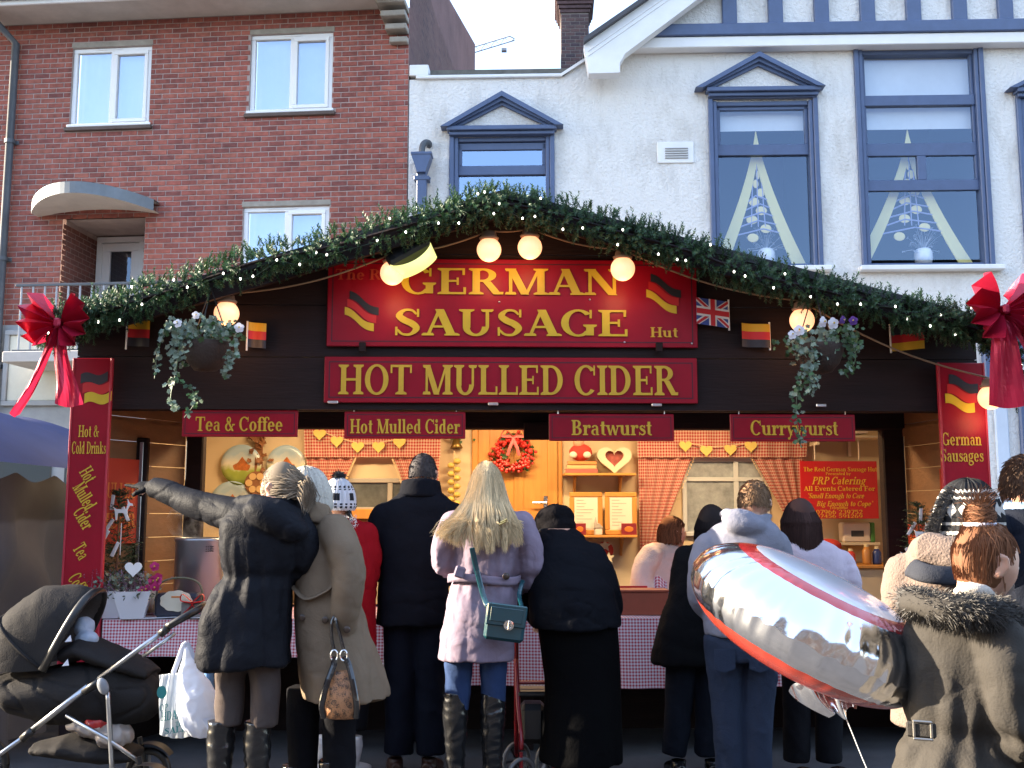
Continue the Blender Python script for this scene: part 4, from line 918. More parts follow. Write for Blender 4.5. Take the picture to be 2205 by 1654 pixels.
f = MB(); f.tube([Mx @ Vector((-.16, .02, .04)), (-.17, .05, .16), (-.03, .05, .22)], .012, 6); f.tube([(.02, .05, .10), (.02, .1, .3)], .02, 8); f.build('stirrup', mat('black_casting'), fo)

# ================================================================ bows
M_foil = mat('red_foil_ribbon', (.48, .018, .058), .32, .35, var=.15, vscale=6, trans=.30, bump=.12, bscale=40)
def bow(x, y, d, sc, label, tails):
    u, zz = HUT.px(x, y, d); o = thing('ribbon_bow', label, 'bow', HUT.M @ Vector((u, d, zz)), HUT.ang, 'red foil bows on the roof corners')
    for sd in (-1, 1):
        f = MB()
        def wing(s, t):      # s 0..1 out, t 0..1 around
            a = R(lerp(58, -62, t)) ; r = sc * (.235 - .035 * abs(t - .45)) * s
            pl = abs(((t * 4.5) % 1) * 2 - 1) - .5
            return (sd * r * math.cos(a) * .92, -.07 * sc * 4 * s ** .8 * (1 - .45 * s) + pl * .055 * s * sc * 3, r * math.sin(a) * 1.02 + .012 * s)
        f.grid(wing, 8, 54)
        f.grid(lambda s, t: (wing(1 - .5 * s, t)[0], lerp(wing(1, t)[1], .05, s), wing(1 - .5 * s, t)[2]), 3, 54)
        f.build('loop', M_foil, o)
    for (p, w0, w1, tw) in tails:
        f = MB(); P = crv(p, 16)
        def tl(s, t):
            q = P[int(round(s * 16))]; w = lerp(w0, w1, s); a = tw * s
            return (q.x + (t - .5) * w * math.cos(a), q.y + (t - .5) * w * math.sin(a) + .018 * math.sin(t * 9 + s * 4) * (1 - .4 * s), q.z + .02 * math.sin(t * 3.14) * -s)
        f.grid(tl, 16, 10); f.build('tail', M_foil, o)
    f = MB(); f.bbox(-.022, .022, -.10 * sc, -.02, -.03, .03, .012); f.build('knot', M_foil, o)
bow(133, 700, -.50, .88, 'red foil bow with a long twisted tail beside the Hot and Cold Drinks post', [([(-.01, -.06, -.02), (-.05, -.07, -.18), (-.13, -.06, -.38), (-.225, -.05, -.54)], .05, .07, 1.2), ([(.01, -.05, -.02), (.03, -.06, -.2), (.07, -.05, -.36), (.085, -.04, -.48)], .06, .155, .15)])
bow(2150, 672, -.50, 1.12, 'red foil bow with a broad tail over the German Sausages post', [([(-.01, -.05, -.02), (-.01, -.07, -.2), (.0, -.05, -.4), (.01, -.04, -.58)], .10, .235, -.2), ([(.03, -.05, -.02), (.13, -.07, -.2), (.2, -.05, -.4)], .06, .15, .8)])

# ================================================================ small flags
M_fr, M_fy, M_fk, M_fw, M_fb = mat('flag_red', (.50, .015, .02), .5), mat('flag_gold', (.62, .36, .015), .5), mat('flag_black', (.02, .018, .025), .5), mat('flag_white', (.7, .7, .68), .5), mat('flag_blue', (.03, .06, .26), .5)
def tri_flag(x0, y0, x1, y1, order, label, tilt=0., pole=0):
    d = -.05; a, b, c, e = HUT.rect(x0, y0, x1, y1, d); o = on(HUT, 'hand_flag', label, 'flag', 'small flags pinned along the gable')
    for i, m in enumerate(order):
        f = MB(); z1 = e - (e - c) * i / 3; z0 = e - (e - c) * (i + 1) / 3
        f.grid(lambda s, t: (lerp(a, b, s), d + .012 * math.sin(s * 5 + i * .15), lerp(z0, z1, t) + tilt * (s - .5)), 10, 2); f.build('stripe', m, o)
    u = b if pole > 0 else a
    f = MB(); f.tube([(u, d, c - .02), (u, d, e + .01)], .006, 6); f.build('stick', M_fw, o)
tri_flag(274, 690, 322, 746, (M_fy, M_fr, M_fk), 'small gold, red and black flag beside the red foil bow tail', -.01)
tri_flag(533, 695, 573, 749, (M_fy, M_fr, M_fk), 'small gold, red and black flag beside the ivy hanging basket', -.015)
tri_flag(1597, 697, 1658, 748, (M_fy, M_fr, M_fk), 'small gold, red and black flag next to the Union flag', -.01, 1)
tri_flag(1916, 702, 1990, 754, (M_fk, M_fr, M_fy), 'small crinkled black, red and gold flag near the German Sausages post', .02)
a, b, c, e = HUT.rect(1499, 645, 1570, 702, -.05); d = -.05; uo = on(HUT, 'hand_flag', 'small Union flag beside the GERMAN SAUSAGE signboard', 'flag', 'small flags pinned along the gable')
def ufl(polys, m, nm, k):
    f = MB()
    for p in polys: f.add([(lerp(a, b, x), d - .0012 * k, lerp(c, e, y) - .03 * (x - .5)) for x, y in p], [tuple(range(len(p)))])
    f.build(nm, m, uo)
ufl([[(0, 0), (1, 0), (1, 1), (0, 1)]], M_fb, 'field', 0)
ufl([[(0, 0), (.09, 0), (1, .86), (1, 1), (.91, 1), (0, .14)], ], M_fw, 'saltire', 1); ufl([[(1, 0), (1, .14), (.09, 1), (0, 1), (0, .86), (.91, 0)]], M_fw, 'saltire', 2)
ufl([[(0, 0), (.05, 0), (1, .93), (1, 1), (.95, 1), (0, .07)]], M_fr, 'red_saltire', 3); ufl([[(1, 0), (1, .07), (.05, 1), (0, 1), (0, .93), (.95, 0)]], M_fr, 'red_saltire', 4)
ufl([[(.38, 0), (.62, 0), (.62, 1), (.38, 1)]], M_fw, 'white_cross', 5); ufl([[(0, .32), (1, .32), (1, .68), (0, .68)]], M_fw, 'white_cross', 6)
ufl([[(.43, 0), (.57, 0), (.57, 1), (.43, 1)]], M_fr, 'red_cross', 7); ufl([[(0, .40), (1, .40), (1, .60), (0, .60)]], M_fr, 'red_cross', 8)
f = MB(); f.tube([(b, d, c - .03), (b, d, e)], .006, 6); f.build('stick', M_fw, uo)

# ================================================================ hanging baskets
M_ivy = mat('variegated_ivy', (.17, .23, .17), .45, isl=.5, trans=.25); M_ivyg = mat('green_ivy', (.045, .10, .035), .45, isl=.5, trans=.3)
M_coir = mat('coir_liner', (.035, .02, .014), .9, bump=.8, bscale=60); M_chain = mat('basket_chain', (.05, .05, .05), .4, .8)
LEAF = [(0, 0), (.35, -.12), (.55, .15), (.42, .38), (.72, .55), (.38, .68), (.0, 1.0), (-.38, .68), (-.72, .55), (-.42, .38), (-.55, .15), (-.35, -.12)]
def leaf(mb, p, s, nrm=None):
    n = Vector(nrm) if nrm else Vector((random.gauss(0, .6), -1, random.gauss(.3, .5))); n.normalize(); a = n.orthogonal().normalized(); th = random.uniform(0, 6.28); a = Matrix.Rotation(th, 3, n) @ a; b = n.cross(a)
    mb.add([p + a * (x * s * .7) + b * (y * s) + n * (abs(x) * s * .18) for x, y in LEAF], [tuple(range(12))])
M_pansy = mat('white_pansy', (.72, .70, .74), .6, trans=.2); M_pansyp = mat('purple_pansy', (.10, .03, .22), .6, trans=.2); M_eye = mat('pansy_eye', (.5, .35, .02), .6)
def flower(par, p, s, m):
    f = MB(); n = Vector((random.gauss(0, .3), -1, random.gauss(.15, .2))).normalized(); a = n.orthogonal().normalized(); b = n.cross(a)
    for k in range(5):
        th = k * 2 * math.pi / 5 + .3; c_ = p + (a * math.cos(th) + b * math.sin(th)) * s * .55 + n * (.004 * k)
        f.add([c_ + (a * math.cos(t) + b * math.sin(t)) * s * .55 for t in [j * math.pi / 4 for j in range(8)]], [tuple(range(8))])
    fo_ = f.build('flower', m, par); f = MB(); f.sphere(p + n * .025, s * .2, 6, 4); f.build('flower_eye', M_eye, fo_)
def basket(cx, cy, label, trails, blobs, flowers):
    d = -.42; u, zz = HUT.px(cx, cy, d); o = thing('hanging_basket', label, 'hanging basket', HUT.M @ Vector((u, d, zz)), HUT.ang, 'hanging baskets on the hut front')
    f = MB(); f.lathe([(.01, -.16), (.07, -.15), (.115, -.10), (.14, -.03), (.145, .02), (.12, .02), (.02, .0)], 20); f.build('bowl', M_coir, o, smooth=True)
    hz_ = roof_z(u) - .1 - zz
    f = MB()
    for k in range(3):
        th = k * 2.09 + .5; f.tube([(.14 * math.cos(th), .14 * math.sin(th), .02), (0, .05, hz_)], .004, 5)
    f.build('chain', M_chain, o)
    L = lambda x, y: Vector(((x - cx) * 6.28 / FPX, 0, (cy - y) * 6.28 / FPX))
    f = MB(); f2 = MB()
    for (x, y, rx, ry, n, green) in blobs:
        c_ = L(x, y)
        for k in range(n):
            th, r_ = random.uniform(0, 6.28), math.sqrt(random.random()); p = c_ + Vector((rx * r_ * math.cos(th) * 6.28 / FPX, random.uniform(-.16, .1), ry * r_ * math.sin(th) * 6.28 / FPX))
            leaf(f2 if random.random() < green else f, p, random.uniform(.022, .042))
    for tr in trails:
        P = crv([L(x, y) + Vector((0, -.12, 0)) for x, y in tr[1]], 30); (f2 if tr[0] else f).tube(P[::3], .0025, 4)
        for k in range(tr[2]):
            p = P[random.randrange(31)] + Vector((random.gauss(0, .016), random.gauss(0, .02), random.gauss(0, .012))); leaf(f2 if random.random() < tr[0] else f, p, random.uniform(.02, .036))
    f.build('ivy', M_ivy, o); f2.build('foliage', M_ivyg, o)
    for (x, y, s_, m) in flowers: flower(o, L(x, y) + Vector((0, -.17, 0)), s_, m)
basket(445, 745, 'hanging basket of pale variegated ivy trailing beside the Tea and Coffee sign', [(.1, [(380, 700), (355, 760), (350, 822)], 30), (.15, [(400, 740), (395, 800), (385, 860), (392, 885)], 55), (.5, [(400, 830), (425, 840), (437, 870), (415, 905)], 26), (.1, [(500, 760), (505, 790), (495, 820)], 26), (.2, [(470, 700), (512, 730), (515, 780)], 40)],
       [(425, 715, 60, 32, 170, .25), (395, 745, 40, 45, 90, .1), (480, 715, 42, 26, 80, .6)], [(528, 716, .028, M_pansy), (400, 708, .024, M_pansy), (436, 690, .022, M_pansy)])
basket(1765, 750, 'hanging basket of white and purple pansies trailing ivy by the Currywurst sign', [(.1, [(1740, 760), (1735, 800), (1725, 850)], 60), (.8, [(1715, 800), (1700, 850), (1695, 900), (1702, 965)], 70), (.15, [(1720, 790), (1735, 830), (1725, 858)], 30), (.8, [(1830, 740), (1825, 790), (1800, 810)], 36)],
       [(1745, 745, 50, 40, 150, .15), (1815, 735, 36, 36, 100, .85), (1690, 745, 26, 20, 24, .8)], [(1702, 722, .032, M_pansy), (1752, 703, .032, M_pansy), (1775, 706, .034, M_pansy), (1686, 732, .026, M_pansy), (1820, 700, .026, M_pansyp), (1795, 698, .024, M_pansyp)])
# ================================================================ inside the hut
def inr(x0, y0, x1, y1, d): return HUT.rect(x0, y0, x1, y1, d)
def hpt(x, y, d): u, z = HUT.px(x, y, d); return Vector((u, d, z))
M_pine = mat('varnished_pine', (.55, .25, .06), .4, var=.18, vscale=3, stretch=(6, 6, .5), bump=.08, bscale=15)
M_gch = gingham('gingham_curtain', (.70, .52, .42), (.44, .015, .018), .0135, trans=.35)
M_gcl = gingham('gingham_cloth', (.66, .60, .64), (.38, .012, .04), .0098)
# ceiling strip lamps (light the room)
for i, (u, dd_) in enumerate(((-1.45, 1.35), (.15, 1.45), (1.6, 1.35))):
    o = thing('strip_lamp', 'warm strip lamp on the hut ceiling above the ' + ('painted plates', 'pine door', 'catering poster')[i], 'lamp', HUT.M @ Vector((u, dd_, 2.46)), HUT.ang, 'strip lamps inside the hut')
    MB().bbox(-.5, .5, -.05, .05, .02, .058, .01).build('casing', mat('lamp_casing', (.7, .68, .6), .5), o)
    MB().tube([(-.48, 0, 0), (.48, 0, 0)], .018, 10).build('lamp_tube', mat('warm_tube', (1, .8, .5), .4, emit=(1, .62, .27), estr=3.0), o)
    l = bpy.data.lights.new('strip_light', 'AREA'); l.shape = 'RECTANGLE'; l.size = .95; l.size_y = .12; l.energy = 7.5; l.color = (1, .68, .36); lo = bpy.data.objects.new('strip_light', l); COL.objects.link(lo); lo.parent = o; lo.location = (0, 0, -.03)
# back wall moulding
for x in (1212,): pass
# pine door
a, b, c, e = inr(1030, 900, 1206, 1420, BD - .03); door = on(HUT, 'pine_door', 'varnished pine panelled door inside the hut behind the wreath', 'door')
f = MB(); frame_ring(f, a - .055, b + .03, .3, 2.45, .055, BD - .035, BD - .002); f.build('door_frame', M_pine, door)
c = .32; e = 2.39; m_ = lerp(a, b, .5)
f = MB(); f.bbox(a, b, BD - .022, BD - .003, c, e, .004); lf = f.build('leaf', M_pine, door)
zt = HUT.px(1110, 1098, BD)[1]
for (p, q, r, t) in ((a, a + .10, c, e), (b - .10, b, c, e), (m_ - .04, m_ + .04, c, e), (a + .1, b - .1, e - .12, e), (a + .1, b - .1, zt - .13, zt), (a + .1, b - .1, c, c + .2)):
    f = MB(); f.bbox(p, q, BD - .032 - (.001 if q - p < .2 else 0), BD - .0225, r, t, .004); f.build('door_rail', M_pine, lf)
hx = HUT.px(1170, 1095, BD)[0]; f = MB(); f.bbox(hx + .0, hx + .035, BD - .045, BD - .033, zt - .07, zt + .12, .004); f.tube([(hx + .02, BD - .045, zt + .06), (hx + .02, BD - .085, zt + .06), (hx - .10, BD - .085, zt + .06)], .011, 8); f.build('handle', mat('steel_handle', (.6, .58, .55), .25, 1.), door)
# wreath
wp = hpt(1105, 977, BD - .08); wr_ = thing('wreath', 'red berry wreath with ribbon hanging on the pine door', 'wreath', HUT.M @ wp, HUT.ang)
f = MB(); f2 = MB()
for k in range(330):
    th = random.uniform(0, 6.28); rr = .135 + random.gauss(0, .025); p = Vector((rr * math.cos(th), random.uniform(-.05, .02), rr * math.sin(th)))
    if k % 6 == 0: leaf(f2, p, .05)
    else: f.sphere(p, random.uniform(.012, .02), 6, 4)
tag(f.build('berries', mat('red_berries', (.5, .02, .015), .35, isl=.3), wr_), kind='stuff'); f2.build('leaves', M_ivyg, wr_)
f = MB()
for s in (-1, 1): f.tube(crv([(0, -.06, .14), (s * .07, -.07, .20), (s * .10, -.06, .15), (0, -.06, .14), (s * .03, -.07, .05), (s * .05, -.06, -.02)], 20), [(.014, .003)] * 21, 6)
f.build('ribbon', mat('pink_ribbon', (.6, .12, .12), .5), wr_)
# painted plates
def plate_mat():
    m = bpy.data.materials.new('painted_plate'); m.use_nodes = True; nt = m.node_tree; L = nt.links.new; b = nt.nodes['Principled BSDF']; b.inputs['Roughness'].default_value = .2
    tc = nd(nt, 'ShaderNodeTexCoord'); s = nd(nt, 'ShaderNodeSeparateXYZ'); L(tc.outputs['Object'], s.inputs[0])
    n = nd(nt, 'ShaderNodeTexNoise'); n.inputs['Scale'].default_value = 14; n.inputs['Detail'].default_value = 6; L(tc.outputs['Object'], n.inputs['Vector'])
    ma = nd(nt, 'ShaderNodeMath', operation='MULTIPLY_ADD'); L(n.outputs[0], ma.inputs[0]); ma.inputs[1].default_value = .14; L(s.outputs['Z'], ma.inputs[2])
    cr = nd(nt, 'ShaderNodeValToRGB'); e = cr.color_ramp.elements; mr = nd(nt, 'ShaderNodeMapRange'); mr.inputs[1].default_value = -.1; mr.inputs[2].default_value = .24; L(ma.outputs[0], mr.inputs[0]); L(mr.outputs[0], cr.inputs[0])
    for i, (p, c) in enumerate(((0, (.16, .24, .04)), (.34, (.30, .36, .07)), (.5, (.62, .60, .50)), (.8, (.34, .47, .58)))):
        if i > 1: e.new(p)
        e[i].position = p; e[i].color = (*c, 1)
    L(cr.outputs[0], b.inputs['Base Color']); return m
M_plate = plate_mat(); M_house = mat('painted_house', (.42, .13, .03), .3, var=.5, vscale=30)
for x, y, r_, lab in ((521, 1001, 43, 'painted plate with a steep roofed house beside the carved ornament'), (617, 1000, 41, 'painted plate with a low barn next to the gingham curtain'), (500, 1082, 45, 'painted plate partly behind the pointing arm')):
    p = hpt(x, y, BD - .03); rm = r_ * 9.0 / FPX; o = thing('wall_plate', lab, 'plate', HUT.M @ p, HUT.ang, 'painted plates on the hut wall')
    Mr = Matrix.Rotation(math.pi / 2, 4, 'X'); f = MB(); f.lathe([(.005, .0), (rm * .6, .0), (rm * .72, .012), (rm, .024), (rm, .03), (rm * .7, .016), (.005, .006)], 40, M=Mr @ Matrix.Scale(1, 4)); f.build('dish', M_plate, o, smooth=True, normals=True)
    f = MB(); yy = -.012
    f.add([(x_ * rm, yy, z_ * rm) for x_, z_ in ((-.45, -.25), (.42, -.30), (.45, -.02), (.30, .02), (.02, .40), (-.20, .10), (-.42, -.02))], [tuple(range(7))]); f.build('painted_house', M_house, o)
# carved wooden ornament + small round plaque
p = hpt(557, 965, BD - .04); o = thing('carved_ornament', 'carved brown wooden ornament between the painted plates', 'ornament', HUT.M @ p, HUT.ang)
f = MB(); M_carv = mat('carved_wood', (.22, .09, .035), .6, bump=.6, bscale=60)
for k in range(26): leaf(f, Vector((random.gauss(0, .05), random.uniform(-.04, .0), random.uniform(-.2, .16))), random.uniform(.04, .07))
f.build('carved_leaves', M_carv, o); MB().bbox(-.035, .035, -.01, .02, -.22, .18, .01).build('spine', M_carv, o)
p = hpt(553, 1040, BD - .05); o = thing('wood_slice_plaque', 'round slice plaque made of small wood discs under the plates', 'plaque', HUT.M @ p, HUT.ang)
MB().lathe([(.005, 0), (.10, 0), (.10, .02), (.005, .02)], 24, M=Matrix.Rotation(math.pi / 2, 4, 'X')).build('plaque_disc', M_carv, o)
for k in range(6): MB().lathe([(.002, .021), (.03, .021), (.03, .03), (.002, .03)], 12, (.062 * math.cos(k * 1.05), .062 * math.sin(k * 1.05), 0), M=Matrix.Rotation(math.pi / 2, 4, 'X')).build('wood_disc', mat('pale_wood', (.55, .36, .16), .6), o)
# windows with gingham curtains
def cloth(mb, P00, P10, P01, P11, nu, nv, amp, waves, d, gather=0.):
    """P corners in u,z: top-left, top-right, bottom-left, bottom-right; pleated in depth; uv in metres"""
    W = abs(P10[0] - P00[0]) * (1 + gather); H_ = abs(P00[1] - P01[1])
    def fn(s, t):
        x = lerp(lerp(P00[0], P10[0], s), lerp(P01[0], P11[0], s), t); z = lerp(lerp(P00[1], P10[1], s), lerp(P01[1], P11[1], s), t)
        return (x, d + amp * math.sin(s * waves * 6.283 + .8 * math.sin(t * 2 + s * 3)) * (.6 + .4 * t), z)
    mb.grid(fn, nu, nv, lambda s, t: (s * W, t * H_))
M_heart = mat('yellow_felt_heart', (.58, .44, .12), .8); M_fringe = mat('cream_fringe', (.6, .45, .28), .9)
def heart(mb, p, s, th=.008):
    pts = []
    for k in range(24):
        t = 2 * math.pi * k / 24; x = 16 * math.sin(t) ** 3; y = 13 * math.cos(t) - 5 * math.cos(2 * t) - 2 * math.cos(3 * t) - math.cos(4 * t); pts.append((p.x + x / 34 * s, p.z + y / 34 * s))
    mb.prism(pts, p.y, p.y + th)
def curtains(x0, x1, lx, lx2, ly, rx, rx2, ry, hearts, lab, glass):
    d = BD - .08; P = lambda x, y: HUT.px(x, y, d)
    o = on(HUT, 'gingham_curtains', lab, 'curtains', 'red gingham curtains in the hut')
    f = MB(); cloth(f, P(x0, 915), P(x1, 915), P(x0 + 2, 985), P(x1 - 2, 985), 80, 6, .010, 9, d - .035, .15); f.build('valance', M_gch, o)
    f = MB(); cloth(f, P(x0 + 4, 980), P(lx, 980), P(x0 + 10, ly), P(lx2, ly), 40, 12, .014, 5, d, .5); f.build('drape', M_gch, o)
    f = MB(); cloth(f, P(rx, 980), P(x1 - 4, 980), P(rx2, ry), P(x1 - 8, ry), 40, 12, .014, 5, d, .5); f.build('drape', M_gch, o)
    for (xa, xb, yb) in ((lx, lx2, ly), (rx, rx2, ry)):
        f = MB(); A = Vector((*P(xa, 985), 0)); B_ = Vector((*P(xb, yb), 0)); n = 36
        for k in range(n):
            q = A.lerp(B_, k / n); f.tube([(q.x, d - .012, q.y), (q.x + (.012 if xa > xb or xa == lx else -.012) * (1 if k % 2 else .6), d - .02, q.y - .012), (q.x, d - .015, q.y - .02)], .004, 4, False)
        f.build('fringe', M_fringe, o)
    for (hx_, hy_) in hearts: f = MB(); heart(f, hpt(hx_, hy_, d - .075), .115); f.build('heart', M_heart, o)
    f = MB(); f.tube([hpt(hx_, hy_ - 8, d - .068) for hx_, hy_ in hearts], .004, 5); f.build('heart_string', M_fringe, o)
    return o
curtains(655, 951, 765, 735, 1052, 846, 880, 1075, [(688, 935), (725, 950), (770, 962), (815, 962), (860, 953)], 'red gingham curtains behind the Hot Mulled Cider sign', 0)
curtains(1370, 1736, 1492, 1390, 1240, 1618, 1705, 1135, [(1476, 960), (1521, 970), (1573, 968), (1617, 961)], 'red gingham curtains between the Bratwurst and Currywurst signs', 1)
def inwin(x0, y0, x1, y1, lab, m_frame, bars, m_glass):
    d = BD - .03; a, b, c, e = inr(x0, y0, x1, y1, d); o = on(HUT, 'caravan_window', lab, 'window', 'windows in the hut back wall')
    f = MB(); frame_ring(f, a, b, c, e, .04, d - .01, d + .02); f.build('frame', m_frame, o)
    f = MB(); f.add([(a + .03, d + .012, c + .03), (b - .03, d + .012, c + .03), (b - .03, d + .012, e - .03), (a + .03, d + .012, e - .03)], [(0, 1, 2, 3)]); f.build('pane', m_glass, o)
    for (k, v) in bars:
        f = MB()
        if k == 'v': u = lerp(a, b, v); f.bbox(u - .022, u + .022, d - .006, d + .01, c + .04, e - .04, .004)
        else: zz_ = lerp(c, e, v); f.bbox(a + .04, b - .04, d - .007, d + .0105, zz_ - .018, zz_ + .018, .004)
        f.build('bar', m_frame, o)
    return o
M_winblack = mat('dim_window_view', (.10, .11, .11), .12, var=.5, vscale=6); M_wintree = mat('window_tree_reflection', (.28, .31, .33), .15, var=.45, vscale=9)  # second pane: mottled reflection of trees painted into its colour
inwin(735, 1030, 880, 1102, 'small dark window with a pine sill behind the pom-pom hat', mat('grey_frame', (.35, .33, .3), .5), [('v', .72)], M_winblack)
a, b, c, e = inr(725, 1096, 885, 1118, BD - .06); o = on(HUT, 'pine_shelf', 'pine shelf under the dark hut window', 'shelf'); MB().bbox(a, b, BD - .12, BD - .01, c, e, .006).build('board', M_pine, o); MB().bbox(a + .05, b - .05, BD - .05, BD - .012, c - .06, c, .004).build('batten', M_pine, o)
inwin(1468, 985, 1660, 1155, 'grey framed window with painted tree reflection behind the grey hooded man', mat('pale_grey_frame', (.5, .53, .55), .5), [('v', .62), ('h', .72)], M_wintree)
# onion plait, bell
p = hpt(978, 985, BD - .05); o = thing('onion_plait', 'hanging plait of yellow onions beside the pine door', 'onions', HUT.M @ p, HUT.ang)
for k in range(12):
    f = MB(); f.sphere(((-1) ** k * .026, -.02, -.035 - k * .036), (.032, .03, .026), 10, 7); f.build('onion', mat('yellow_onion', (.60, .42, .10), .45, var=.2, vscale=12), o, smooth=True)
f = MB(); f.tube([(0, 0, .06), (0, 0, -.46)], .008, 6); f.build('plait', M_fringe, o)
p = hpt(983, 957, BD - .05); o = thing('gold_bell_ornament', 'small dark gold bell ornament above the onion plait', 'ornament', HUT.M @ p, HUT.ang)
f = MB(); f.lathe([(.01, .06), (.03, .05), (.04, .0), (.055, -.03), (.05, -.035), (.01, -.02)], 14); f.build('bell', mat('old_gold', (.22, .14, .04), .35, .8), o, smooth=True)
f = MB()
for k in range(14): leaf(f, Vector((random.gauss(0, .04), -.02, .05 + random.gauss(0, .02))), .03)
f.build('sprig', M_ivyg, o)
# shelves with books, heart box, frames, cards
def shelf(x0, x1, y, dep, lab, m):
    a, zz = HUT.px(x0, y, BD - .15); b, _ = HUT.px(x1, y, BD - .15); o = on(HUT, 'wall_shelf', lab, 'shelf', 'pine shelves beside the door')
    MB().bbox(a, b, BD - dep, BD - .002, zz - .022, zz, .004).build('board', m, o)
    for u in (a + .1, b - .12): f = MB(); f.prism([(u - .01, zz - .022), (u + .01, zz - .022), (u + .01, zz - .18), (u - .01, zz - .18)], BD - .03, BD - .003); f.tube([(u, BD - .02, zz - .17), (u, BD - dep + .03, zz - .03)], .009, 6); f.build('bracket', m, o)
    return zz
z1 = shelf(1214, 1368, 1019, .20, 'upper pine shelf with books and heart box', M_pine); z2 = shelf(1222, 1371, 1152, .20, 'lower pine shelf holding the framed menus', M_pine)
u0 = HUT.px(1218, 1010, BD - .15)[0]
for k, (w, h, c_, lab) in enumerate(((.27, .035, (.35, .10, .08), 'dark red book at the bottom of the pile on the upper shelf'), (.25, .03, (.5, .36, .16), 'tan book in the middle of the pile on the upper shelf'), (.24, .028, (.55, .22, .06), 'orange book on top of the pile on the upper shelf'))):
    o = thing('book', lab, 'book', HUT.M @ Vector((u0 + .01 * k, BD - .19, z1 + k * .036 + .0005)), HUT.ang, 'books on the upper shelf')
    MB().bbox(0, w, .003, .14, .004, h - .004, .002).build('pages', mat('book_pages', (.6, .54, .42), .9), o)
    MB().bbox(-.003, w + .003, 0, .145, 0, .004, .001).build('cover', mat('book_cover_%d' % k, c_, .6), o); MB().bbox(-.003, w + .003, 0, .145, h - .004, h, .001).build('cover', mat('book_cover_%d' % k), o); MB().bbox(-.003, w + .003, -.004, .0, 0, h, .001).build('spine', mat('book_cover_%d' % k), o)
p = hpt(1250, 975, BD - .10); o = thing('santa_doll', 'small red and white stuffed figure sitting on the books', 'doll', HUT.M @ Vector((p.x, BD - .12, z1 + .11)), HUT.ang)
f = MB(); f.sphere((0, 0, .07), (.10, .06, .075), 14, 9); f.build('body', mat('red_felt', (.5, .04, .03), .9), o, smooth=True)
f = MB(); f.sphere((-.02, -.01, .16), (.05, .045, .05), 12, 8); f.build('head', mat('peach_felt', (.65, .35, .22), .9), o, smooth=True)
for s in (-.07, .05): f = MB(); f.sphere((s, -.055, .045), (.035, .03, .03), 10, 7); f.build('paw', mat('white_felt', (.7, .6, .5), .9), o, smooth=True)
p = hpt(1322, 984, BD - .1); o = thing('heart_box', 'cream wooden box with a heart shaped opening on the upper shelf', 'ornament', HUT.M @ Vector((p.x, BD - .14, z1 + .0)), HUT.ang)
hw, hh = .155, .24; hp = []; oc = []
for k in range(32):
    t = 2 * math.pi * k / 32; x = 16 * math.sin(t) ** 3; y = 13 * math.cos(t) - 5 * math.cos(2 * t) - 2 * math.cos(3 * t) - math.cos(4 * t); hp.append((x / 34 * .17, .135 + y / 34 * .17)); oc.append((x / 34 * .32, .125 + max(-.125, y / 34 * .28)))
f = MB(); n = 32
f.add([(p_[0], 0, p_[1]) for p_ in oc] + [(p_[0], 0, p_[1]) for p_ in hp] + [(p_[0], .07, p_[1]) for p_ in oc] + [(p_[0], .07, p_[1]) for p_ in hp], [(i, n + i, n + (i + 1) % n, (i + 1) % n) for i in range(n)] + [(i, (i + 1) % n, 2 * n + (i + 1) % n, 2 * n + i) for i in range(n)] + [(n + i, 3 * n + i, 3 * n + (i + 1) % n, n + (i + 1) % n) for i in range(n)])
f.build('case', mat('cream_wood', (.66, .58, .42), .6), o, normals=True); f = MB(); f.add([(p_[0], .04, p_[1]) for p_ in hp], [tuple(range(32))]); f.build('lining', mat('dark_red_lining', (.30, .07, .06), .7, var=.5, vscale=25), o)
for (x0, x1, lab) in ((1226, 1298, 'pine framed menu sheet next to the pine door'), (1302, 1372, 'pine framed menu sheet next to the gingham curtain')):
    a, b, c, e = inr(x0, 1060, x1, 1150, BD - .15); o = on(HUT, 'menu_frame', lab, 'picture frame', 'framed menus on the lower shelf'); d = BD - .16
    f = MB(); frame_ring(f, a, b, z2 + .001, e, .042, d, d + .02); f.build('frame', M_pine, o)
    MB().box(a + .03, b - .03, d + .008, d + .012, z2 + .03, e - .03).build('sheet', mat('paper', (.72, .66, .56), .9), o)
    f = MB()
    for k in range(9): w = random.uniform(.3, .9); zz_ = lerp(z2 + .08, e - .07, k / 8); f.add([(a + .06, d + .006, zz_), (a + .06 + (b - a - .12) * w, d + .006, zz_), (a + .06 + (b - a - .12) * w, d + .006, zz_ + .004), (a + .06, d + .006, zz_ + .004)], [(0, 1, 2, 3)])
    f.build('printed_lines', mat('grey_ink', (.35, .32, .3), .9), o)
for (x0, x1, lab) in ((1236, 1262, 'small dark red picture card in front of the menu near the door'), (1338, 1371, 'small dark red picture card in front of the menu near the curtain')):
    a, b, c, e = inr(x0, 1127, x1, 1150, BD - .19); o = on(HUT, 'picture_card', lab, 'card', 'red picture cards on the shelf'); MB().bbox(a, b, BD - .185, BD - .18, z2 + .001, e, .001).build('card', mat('dark_red_card', (.22, .02, .03), .4), o)
    MB().sphere(((a + b) / 2, BD - .186, (z2 + e) / 2), ((b - a) * .3, .002, (e - z2) * .25), 12, 6).build('printed_picture', mat('orange_print', (.6, .18, .03), .4), o)
